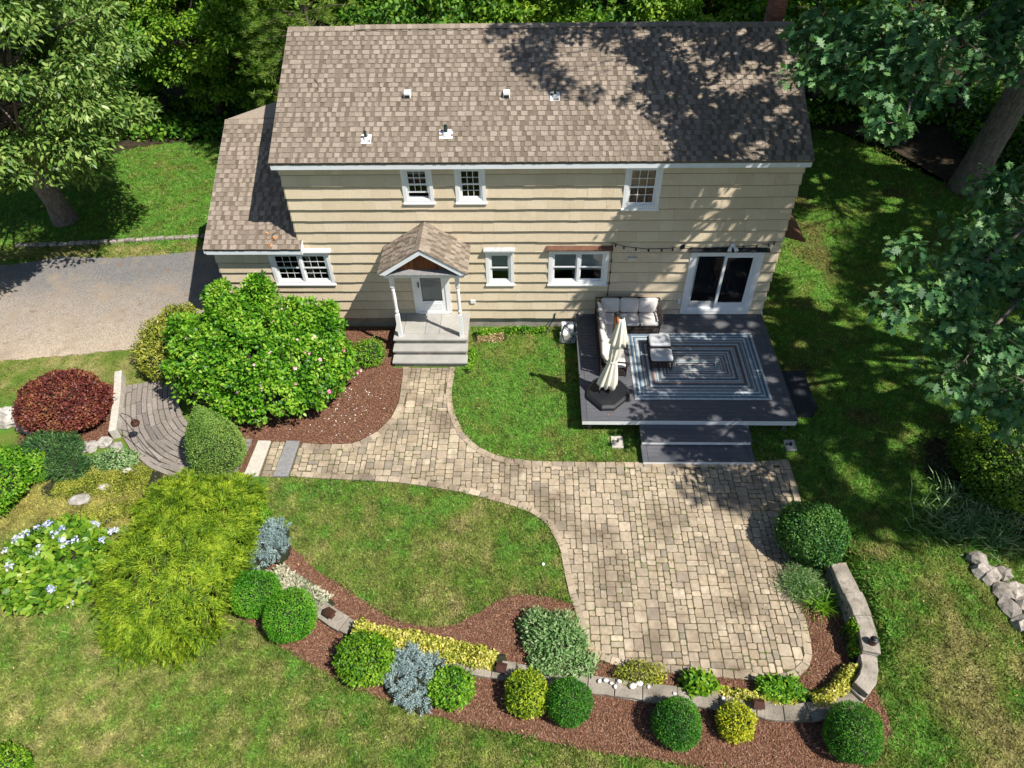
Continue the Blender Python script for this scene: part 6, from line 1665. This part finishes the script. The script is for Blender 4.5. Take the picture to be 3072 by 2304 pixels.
# the two big oaks on the right: the crowns reach over lawn, deck and roof
SH = [(0.8, 6.6), (1.2, 5.5), (2.0, 4.6), (2.9, 3.95), (4.4, 4.0), (5.3, 3.5), (6.3, 2.7), (6.8, 1.6), (7.4, .2), (8.4, -.9), (9.0, -2.6), (9.6, -4.0), (10.4, -5.4), (10.5, -6.5), (11.3, -7.1), (12.4, -6.7), (13.2, -6.3), (14, -7.5), (17.8, -8.2), (21, -8.4), (27, 0), (27, 14), (10, 14), (5, 9)]
HOLES = [(17.4, -5.3, 1.0), (3.9, 5.0, .75), (3.3, 5.7, .5), (4.6, 4.7, .4), (8.9, -2.9, .6), (11, -2.3, .5), (9.4, -1.0, .5), (10.0, -.4, .45), (12.6, 1.0, .5), (9.3, .8, .4), (8.2, 1.5, .35), (14.84, -5.92, .6), (18.1, -1.1, .9), (17.5, .4, .6), (18.3, -3, .7), (19.4, 1.5, .8), (15.45, 3.6, 1.1), (16.8, 5, 1.1), (17.8, 6.2, 1.1), (16.0, 2.0, .6), (21.5, 10.5, 1.2), (12.3, -5.6, .45), (11, -5.8, .35), (7.5, 4.6, .4), (8.8, 4.9, .35), (6.5, 5.6, .3)]
hr_ = np.random.default_rng(77); FLECKS = []
for _ in range(230):      # small gaps that let flecks of sun through
    FLECKS.append((hr_.uniform(4, 14), hr_.uniform(-5.5, 6.3), hr_.uniform(.08, .24)))
for _ in range(110): FLECKS.append((hr_.uniform(14, 24), hr_.uniform(-7.5, 11), hr_.uniform(.12, .36)))
for _ in range(26): FLECKS.append((hr_.uniform(6.0, 12.5), hr_.uniform(.3, 1.8), hr_.uniform(.15, .3)))
FLECKS = np.array(FLECKS)
c1, c2 = [], []
for u0 in np.arange(.5, 27, .58):
    for v0 in np.arange(-8.4, 14, .58):
        u, v = u0 + rng.uniform(0, .58), v0 + rng.uniform(0, .58)
        if not inpoly(np.array(u), np.array(v), SH): continue
        r = rng.uniform(.46, .70)
        if any(math.hypot(u - a, v - b) < c + r * .35 for a, b, c in HOLES): continue
        edge = float(polydist(np.array(u), np.array(v), SH[:20]))
        if edge < r * .7: r = max(.32, edge * 1.05)
        z = rng.uniform(10.8, 15.5) + max(0, 5 - u) * .5
        for _ in range(3):
            y = v - .374 * z; z = max(z, 15.6 - .3 * (y + 16.9) + r)
        p = (u + .62 * z, v - .374 * z, z)
        (c1 if p[1] > -2.0 else c2).append((*p, r))
def cutflecks(L):
    c = L.mean(1); u = c[:, 0] - .62 * c[:, 2]; v = c[:, 1] + .374 * c[:, 2]; keep = np.ones(len(c), bool)
    for a, b, r in FLECKS: keep &= (u - a) ** 2 + ((v - b) * 1.25) ** 2 > r * r
    return L[keep]
vis = []   # the low boughs that hang into view
def bough(pts, k, r0, r1):
    out = []
    for i in range(k):
        t = random.random() * (len(pts) - 1); j = int(t); f = t - j
        a, b = Vector(pts[j]), Vector(pts[j + 1]); p = a.lerp(b, f)
        out.append((p.x + random.gauss(0, .35), p.y + random.gauss(0, .35), p.z + random.gauss(0, .22), random.uniform(r0, r1)))
    return out
V1 = [(x, y, z, random.uniform(.34, .52)) for x, y, z in [(12.36, -0.79, 9.01), (12.47, -2.06, 8.59), (13.09, -2.35, 8.84), (13.08, -1.34, 9.28), (13.46, -1.96, 9.49), (13.4, -2.89, 9.14), (13.6, -3.56, 8.76), (13.69, -2.91, 9.4), (14.15, -2.37, 9.63), (14.04, -3.21, 9.09), (12.8, -1.6, 8.7), (13.3, -2.6, 8.75), (13.8, -2.2, 9.3), (12.9, -1.0, 9.2)]] + [(13.63, -3.91, 8.7, .26), (13.62, -4.0, 8.45, .2)]
V1 = [(x + random.gauss(0, .22), y + random.gauss(0, .22), z + random.gauss(0, .18), r) for x, y, z, r in V1 for _ in range(3)] + [(x + random.gauss(0, .2), y + random.gauss(0, .2), z + random.gauss(0, .15), random.uniform(.3, .5)) for x, y, z in [(15.21, -1.33, 9.35), (15.68, -1.72, 8.94), (16.06, -1.38, 9.27), (15.5, -2.3, 8.8), (16.44, -1.64, 9.0), (16.53, -1.24, 9.39)] for _ in range(4)]
V2 = [(x + random.gauss(0, .25), y + random.gauss(0, .25), z + random.gauss(0, .2), random.uniform(.32, .5)) for x, y, z in [(16.34, -4.12, 7.27), (15.74, -4.39, 7.03), (15.22, -5.26, 6.76), (14.37, -6.04, 6.58), (13.74, -6.68, 6.5), (14.14, -7.03, 6.18), (14.47, -7.38, 5.83), (14.89, -7.72, 5.47), (15.44, -7.81, 5.08), (15.52, -7.09, 5.79), (15.62, -6.17, 6.13), (15.18, -5.93, 6.38), (16.07, -5.07, 6.63)] for _ in range(5)]
def bigoak(label, base, top, r0, cl, viscl, spines):
    t = thing('oak_tree', label, 'tree', (base[0], base[1], 0))
    mb = MB(); limbtree(mb, (base[0], base[1], -.1), top, r0, r0 * .45, 8, .12, 16, 1.2)
    cs = np.array([c[:3] for c in cl]); rs = np.array([c[3] for c in cl])
    # main limbs towards groups of leaf clumps
    ang = np.arctan2(cs[:, 1] - top[1], cs[:, 0] - top[0]); order = np.argsort(ang); groups = np.array_split(order, 7)
    for g in groups:
        if not len(g): continue
        far = cs[g].mean(0); tip = Vector(far); a = Vector(base[:2] + (0,)).lerp(Vector(top), random.uniform(.5, .8)); a.z = random.uniform(.5, .85) * top[2]
        branch(mb, a, tip, r0 * .3, .05, .05, 8)
        for k in g[::2]: 
            s_ = random.uniform(.45, 1); branch(mb, a.lerp(tip, s_), cs[k], .045, .012, .03, 5)
    vc = np.array([c[:3] for c in viscl]); vr = np.array([c[3] for c in viscl])
    S_ = []
    for sp in spines:
        root = Vector((base[0], base[1], 0)).lerp(Vector(top), .72 if base[1] > 0 else .62)
        pts_ = [root, root.lerp(Vector(sp[0]), .5) + Vector((0, 0, .35))] + [Vector(q) for q in sp]
        mb.tube(pts_, [.13, .085] + list(np.linspace(.05, .010, len(sp))), 7)
        for a, b in zip(sp[:-1], sp[1:]): S_ += [Vector(a).lerp(Vector(b), k_ / 6) for k_ in range(6)]
    for p in vc:
        p = Vector(p); q = min(S_, key=lambda s__: (s__ - p).length)
        if (q - p).length < 1.3: branch(mb, q, p, .010, .004, .05, 4)
    mb.build('trunk', M['bark'], t, smooth=True)
    parts = [(cutflecks(clumpleaves(cs, rs, np.maximum((rs ** 2 * 700).astype(int), 40), .17, .12, KITE, .1, .6)), 0), (clumpleaves(vc, vr, np.maximum((vr ** 2 * 330).astype(int), 24), .20, .155, OAK, .45, .55, .8, .35), 0)]
    link('crown', npmesh('crown', parts, M['l_oak'], (base[0], base[1], 0)), t)
bigoak('towering oak with a thick grey trunk at the back right of the lawn', (23.4, 8.2), (23.9, 7.4, 12), .56, c1, V1, [[(17.0, -.6, 9.3), (15.6, -1.5, 9.2), (14.3, -2.3, 9.25), (13.5, -2.2, 9.2), (12.8, -1.6, 8.9), (12.4, -1.0, 8.9)], [(15.0, -1.8, 9.2), (14.2, -3.0, 9.1), (13.7, -3.7, 8.75), (13.6, -4.0, 8.5)]])
bigoak('tall oak standing right of the picture whose leafy boughs hang over the right lawn', (24.5, -4.5), (24.2, -4.6, 12), .55, c2, V2, [[(17.6, -4.0, 7.5), (16.4, -4.8, 7.0), (15.3, -5.6, 6.6), (14.4, -6.2, 6.55), (13.8, -6.7, 6.45)], [(16.6, -5.4, 6.6), (15.5, -6.5, 6.0), (14.7, -7.2, 5.85), (14.4, -7.5, 5.7)], [(17.0, -6.6, 5.8), (15.9, -7.4, 5.3), (15.2, -7.8, 5.2)]])

# woodland
def woodtree(name, label, h, r, n, L, W, shape, m, seed, tilt=.3, nclump=80, droop=.3, bark='bark_dark', low=.22):
    t = thing(name, label, 'tree', (0, 0, 0), 'trees of the wood behind the house')
    q = np.random.default_rng(seed); cs = []; rs = []
    for i in range(nclump):
        d = unit(q.normal(size=(1, 3)))[0]; f = q.uniform(.55, 1.02)
        z = h * (low + (1 - low) / 2) + d[2] * f * h * (1 - low) / 2
        k = math.sin(math.pi * min(1, max(0, (z / h - low * .6) / (1 - low * .6)))) ** .6
        cs.append((d[0] * f * r * max(k, .25), d[1] * f * r * max(k, .25), z)); rs.append(q.uniform(.5, .95) * r / 3.2)
    mb = MB(); limbtree(mb, (0, 0, -.1), (tilt, -tilt, h * .8), .18 + h * .008, .05, 6, .25, 8)
    for p in cs[::4]: branch(mb, (tilt * .4, -tilt * .4, p[2] * random.uniform(.45, .8)), p, .045, .012, .05, 5)
    mb.build('trunk', M[bark], t, smooth=True)
    link('crown', npmesh('crown', [(clumpleaves(cs, rs, n // nclump, L, W, shape, droop, .6), 0)], m), t)
    return t
HIDE = (0, 0, 0)
va = woodtree('maple_tree', 'dense dark maple directly behind the left end of the roof ridge', 9.5, 3.3, 19000, .17, .12, OVAL, M['l_wood'], 1)
vb = woodtree('beech_tree', 'bright fresh green young tree with sunlit leaves left of the wing roof', 6.5, 2.3, 15000, .15, .09, OVAL, M['l_wood2'], 2, low=.12)
vc = woodtree('ash_tree', 'tall loose ash tree at the top left between the oak and the pine', 12, 3.6, 18000, .18, .09, KITE, M['l_wood'], 3, droop=.6)
# pine
vp = thing('pine_tree', 'soft needled white pine rising behind the left end of the house', 'tree', (0, 0, 0), 'trees of the wood behind the house')
mb = MB(); limbtree(mb, (0, 0, -.1), (.1, 0, 12.5), .22, .04, 6, .05, 8); parts = []; cs = []; 
for k in range(17):
    z = 1.6 + k * .68; R0 = 2.7 * (1 - (z / 14.5) ** 1.4)
    for j in range(8):
        a = 6.283 * (j + random.random() * .7) / 8; tip = np.array([math.cos(a) * R0, math.sin(a) * R0, z + .25]); mb.tube([(0, 0, z), tuple(tip * np.array([.5, .5, 1])), tuple(tip)], [.035, .02, .008], 5)
        for s_ in (.45, .62, .8, 1.0):
            for q_ in range(2): cs.append(tip * np.array([s_, s_, 1]) + rng.normal(size=3) * np.array([.16, .16, .06]))
cs = np.array(cs); I = np.repeat(np.arange(len(cs)), 46); N_ = len(I)
d = rdir(N_); d[:, 2] = np.abs(d[:, 2]) * .6 + .05; out = unit(cs[I] * np.array([1, 1, 0]))
parts.append((leafverts(cs[I] + rng.normal(size=(N_, 3)) * .05, rdir(N_), d + out * .7, rng.uniform(.14, .26, N_), .014, BLADE), 0))
mb.build('trunk', M['bark_dark'], vp, smooth=True); link('crown', npmesh('crown', parts, M['l_pine']), vp)
vu = woodtree('understory_tree', 'low dark understory tree in the shade beyond the right lawn', 4.5, 2.4, 9000, .16, .10, OVAL, M['l_wood'], 5, low=.05, nclump=50)

spots = [  # prototype, x, y, rotation, scale, label
    (va, 2.2, 11.6, 0, 1.0, None), (va, 8.8, 12.6, 1.9, 1.05, 'dense dark maple directly behind the middle of the roof ridge'), (va, 13.6, 13.5, 4.0, 1.1, 'dense maple behind the right end of the roof ridge near the chimney'),
    (va, -10.4, 15.0, 2.6, 1.05, 'dark maple in the gap between the left oak and the pine'), (va, -15.8, 13.5, 5.2, 1.1, 'dark maple behind the crown of the left oak'), (va, -3.6, 16.5, 1.0, 1.15, 'tall dark maple far behind the pine'), (va, 19.5, 15.5, 3.3, 1.2, 'dark maple in the deep shade behind the right lawn'),
    (va, 25.5, 14.5, .6, 1.2, 'dark maple behind the trunk of the towering right oak'), (va, 5.4, 17.5, 2.2, 1.15, 'tall dark maple in the second row behind the roof ridge'), (va, -21, 17, 1.4, 1.15, 'dark maple at the far top left corner'), (va, 30.5, 10.5, 2.9, 1.1, 'dark maple at the far right edge of the wood'),
    (vb, -4.6, 13.2, 0, 1.15, None), (vb, 5.4, 10.6, 2.0, 1.12, 'bright sunlit young tree just over the roof ridge left of centre'), (vb, 11.2, 10.6, 3.7, 1.1, 'bright sunlit young tree just over the roof ridge right of centre'), (vb, 14.4, 13.2, 5.0, 1.15, 'bright young tree to the right of the chimney'), (vb, -7.6, 14.2, 4.4, 1.1, 'bright young tree between the left oak and the wing roof'), (vb, 8.0, 10.4, .8, 1.08, 'sunlit young tree over the very middle of the roof ridge'), (vb, -2.9, 13.0, 1.2, 1.3, 'yellow green young tree close behind the pine'),
    (vc, -6.6, 15.4, 0, 1.0, None), (vc, -12.5, 17.5, 1.6, 1.1, 'loose ash tree behind the left oak'), (vc, 0.2, 20.5, 3.0, 1.1, 'loose ash tree far behind the left part of the roof'), (vc, 11, 20.5, 4.2, 1.1, 'loose ash tree far behind the right part of the roof'), (vc, 16.5, 19.5, 5.2, 1.15, 'loose ash tree far behind the right lawn'), (vc, 23, 21, .9, 1.2, 'loose ash tree deep in the wood at the top right'), (vc, -17, 23, 2.4, 1.2, 'loose ash tree deep in the wood at the top left'), (vc, -6, 24, 5.8, 1.25, 'loose ash tree deep in the wood above the pine'),
    (vp, -1.3, 9.2, 0, .98, None), (vp, .9, 14.4, 2.1, 1.05, 'second white pine behind the first, over the left end of the ridge'),
    (vu, 17.3, 15.6, 0, 1.1, None), (vu, 20.8, 15.2, 2.0, 1.2, 'low dark understory tree left of the towering oak trunk'), (vu, 27.5, 9.0, 3.4, 1.0, 'low dark understory tree right of the towering oak trunk'), (vu, -14.0, 12.6, 1.1, .9, 'low dark understory tree behind the trunk of the left oak'), (vu, -11.2, 13.8, 4.1, .85, 'low understory tree at the shady end of the left back lawn')]
for proto, x, y, rz, s, lab in spots:
    o = proto if lab is None else copy_tree(proto)
    o.location = (x, y, 0); o.rotation_euler = (0, 0, rz); o.scale = (s, s, s)
    if lab: o['label'] = lab
def mass(name, label, n, boxes):
    P = []
    for (x0, x1, y0, y1, z0, z1, k) in boxes:
        P.append(np.stack([rng.uniform(x0, x1, k), rng.uniform(y0, y1, k), z0 + (z1 - z0) * rng.random(k)], 1))
    P = np.concatenate(P); n_ = len(P)
    o = link(name, npmesh(name, [(leafverts(P, rdir(n_) + np.array([.3, -.4, .6]), rdir(n_), .24, .15, OVAL), 0)], M['l_wood'])); tag(o, label, 'woods', kind='stuff')
mass('far_woods', 'shadowy mass of leaves deep in the wood beyond the separate trees', 0, [(-34, 42, 27, 33, 0, 11, 60000)])
mass('undergrowth', 'ferns and low seedlings on the woodland floor', 0, [(-18, -3.5, 12.4, 16, .02, .6, 8000), (15, 29, 13.4, 17, .02, .6, 6000), (24.5, 30, 7, 13, .02, .5, 2500), (-3, 15, 11.2, 14, .02, .6, 5000)])
# boulder-like low bright bush at the shady lawn end
shrub('woodland_bush', 'sunlit light green bush at the edge of the wood near the wing roof', 'shrub', (-4.6, 11.4, .7), (1.4, .9, .8), 5200, .13, .085, OVAL, M['l_wood2'], None, .2, 3, .25, .4, .5, .5)

# dry leaves and twigs lying about
lx = np.concatenate([rng.uniform(-5, 13, 260), rng.uniform(13.6, 21, 260), rng.uniform(4.5, 13, 60)]); ly = np.concatenate([rng.uniform(-13, -5, 260), rng.uniform(-12, 8, 260), rng.uniform(-6, -5, 60)])
kk = np.ones(len(lx), bool)
for p in ([(-2.6, -.0), (13.65, 0), (13.65, 8), (-2.6, 8)], [(7.9, -4.5), (13.7, -4.5), (13.7, 0), (7.9, 0)], [(9.4, -5.5), (12.4, -5.5), (12.4, -4.3), (9.4, -4.3)]): kk &= ~inpoly(lx, ly, p)
lx, ly = lx[kk], ly[kk]; nq = len(lx)
tag(link('leaf_litter', npmesh('leaf_litter', [(leafverts(np.stack([lx, ly, height(lx, ly) + .062], 1), rdir(nq) * .35 + np.array([0, 0, 1]), rdir(nq) * np.array([1, 1, .15]), rng.uniform(.03, .085, nq), rng.uniform(.015, .04, nq), OVAL), 0)], mat('fallen_leaf', [(.30, .19, .07), (.42, .33, .13), (.20, .11, .05), (.50, .44, .25)], .85, True, 9, .2))), 'scattered dry leaves and bits fallen on lawn and patio', 'leaves', kind='stuff')
dn = 46; dx = np.concatenate([rng.uniform(8.1, 13.5, dn // 2), rng.uniform(9.6, 12.3, dn - dn // 2)]); dy = np.concatenate([rng.uniform(-4.3, -3.75, dn // 2), rng.uniform(-.8, -.1, dn - dn // 2)])
tag(link('deck_litter', npmesh('deck_litter', [(leafverts(np.stack([dx, dy, np.full(dn, .583)], 1), rdir(dn) * .3 + np.array([0, 0, 1]), rdir(dn) * np.array([1, 1, .1]), rng.uniform(.025, .06, dn), .02, OVAL), 0)], M['dryleaf'])), 'few small dry leaf bits lying on the deck boards', 'leaves', kind='stuff')
# grass and weeds that lean over the bed and paver edges
E_ = []
for line, dens in ((PATH_LOW, 20), (PATH_TOP, 20), (BED_UP, 22), (BED_LOW, 22)):
    for (x0, y0), (x1, y1) in zip(line[:-1], line[1:]):
        k_ = int(math.hypot(x1 - x0, y1 - y0) * dens * 5); t_ = rng.random(k_); w_ = fbm(x0 + (x1 - x0) * t_, y0 + (y1 - y0) * t_, .5, 63, 2)
        ok_ = rng.random(k_) < sstep(w_, .35, .7); t_ = t_[ok_]; E_.append(np.stack([x0 + (x1 - x0) * t_ + rng.normal(size=len(t_)) * .03, y0 + (y1 - y0) * t_ + rng.normal(size=len(t_)) * .03, np.full(len(t_), .03)], 1))
E_ = np.concatenate(E_); nq = len(E_)
tag(link('edge_grass', npmesh('edge_grass', [(leafverts(E_, rdir(nq) + np.array([0, 0, .6]), rdir(nq) + np.array([0, 0, .6]), rng.uniform(.05, .11, nq), rng.uniform(.012, .03, nq), KITE), 0)], leafmat('edge_grass_blade', [(.07, .13, .02), (.13, .21, .03), (.22, .27, .06), (.32, .30, .12)], .6, .25))), 'untrimmed grass leaning over the bed and paver edges', 'grass', kind='stuff')
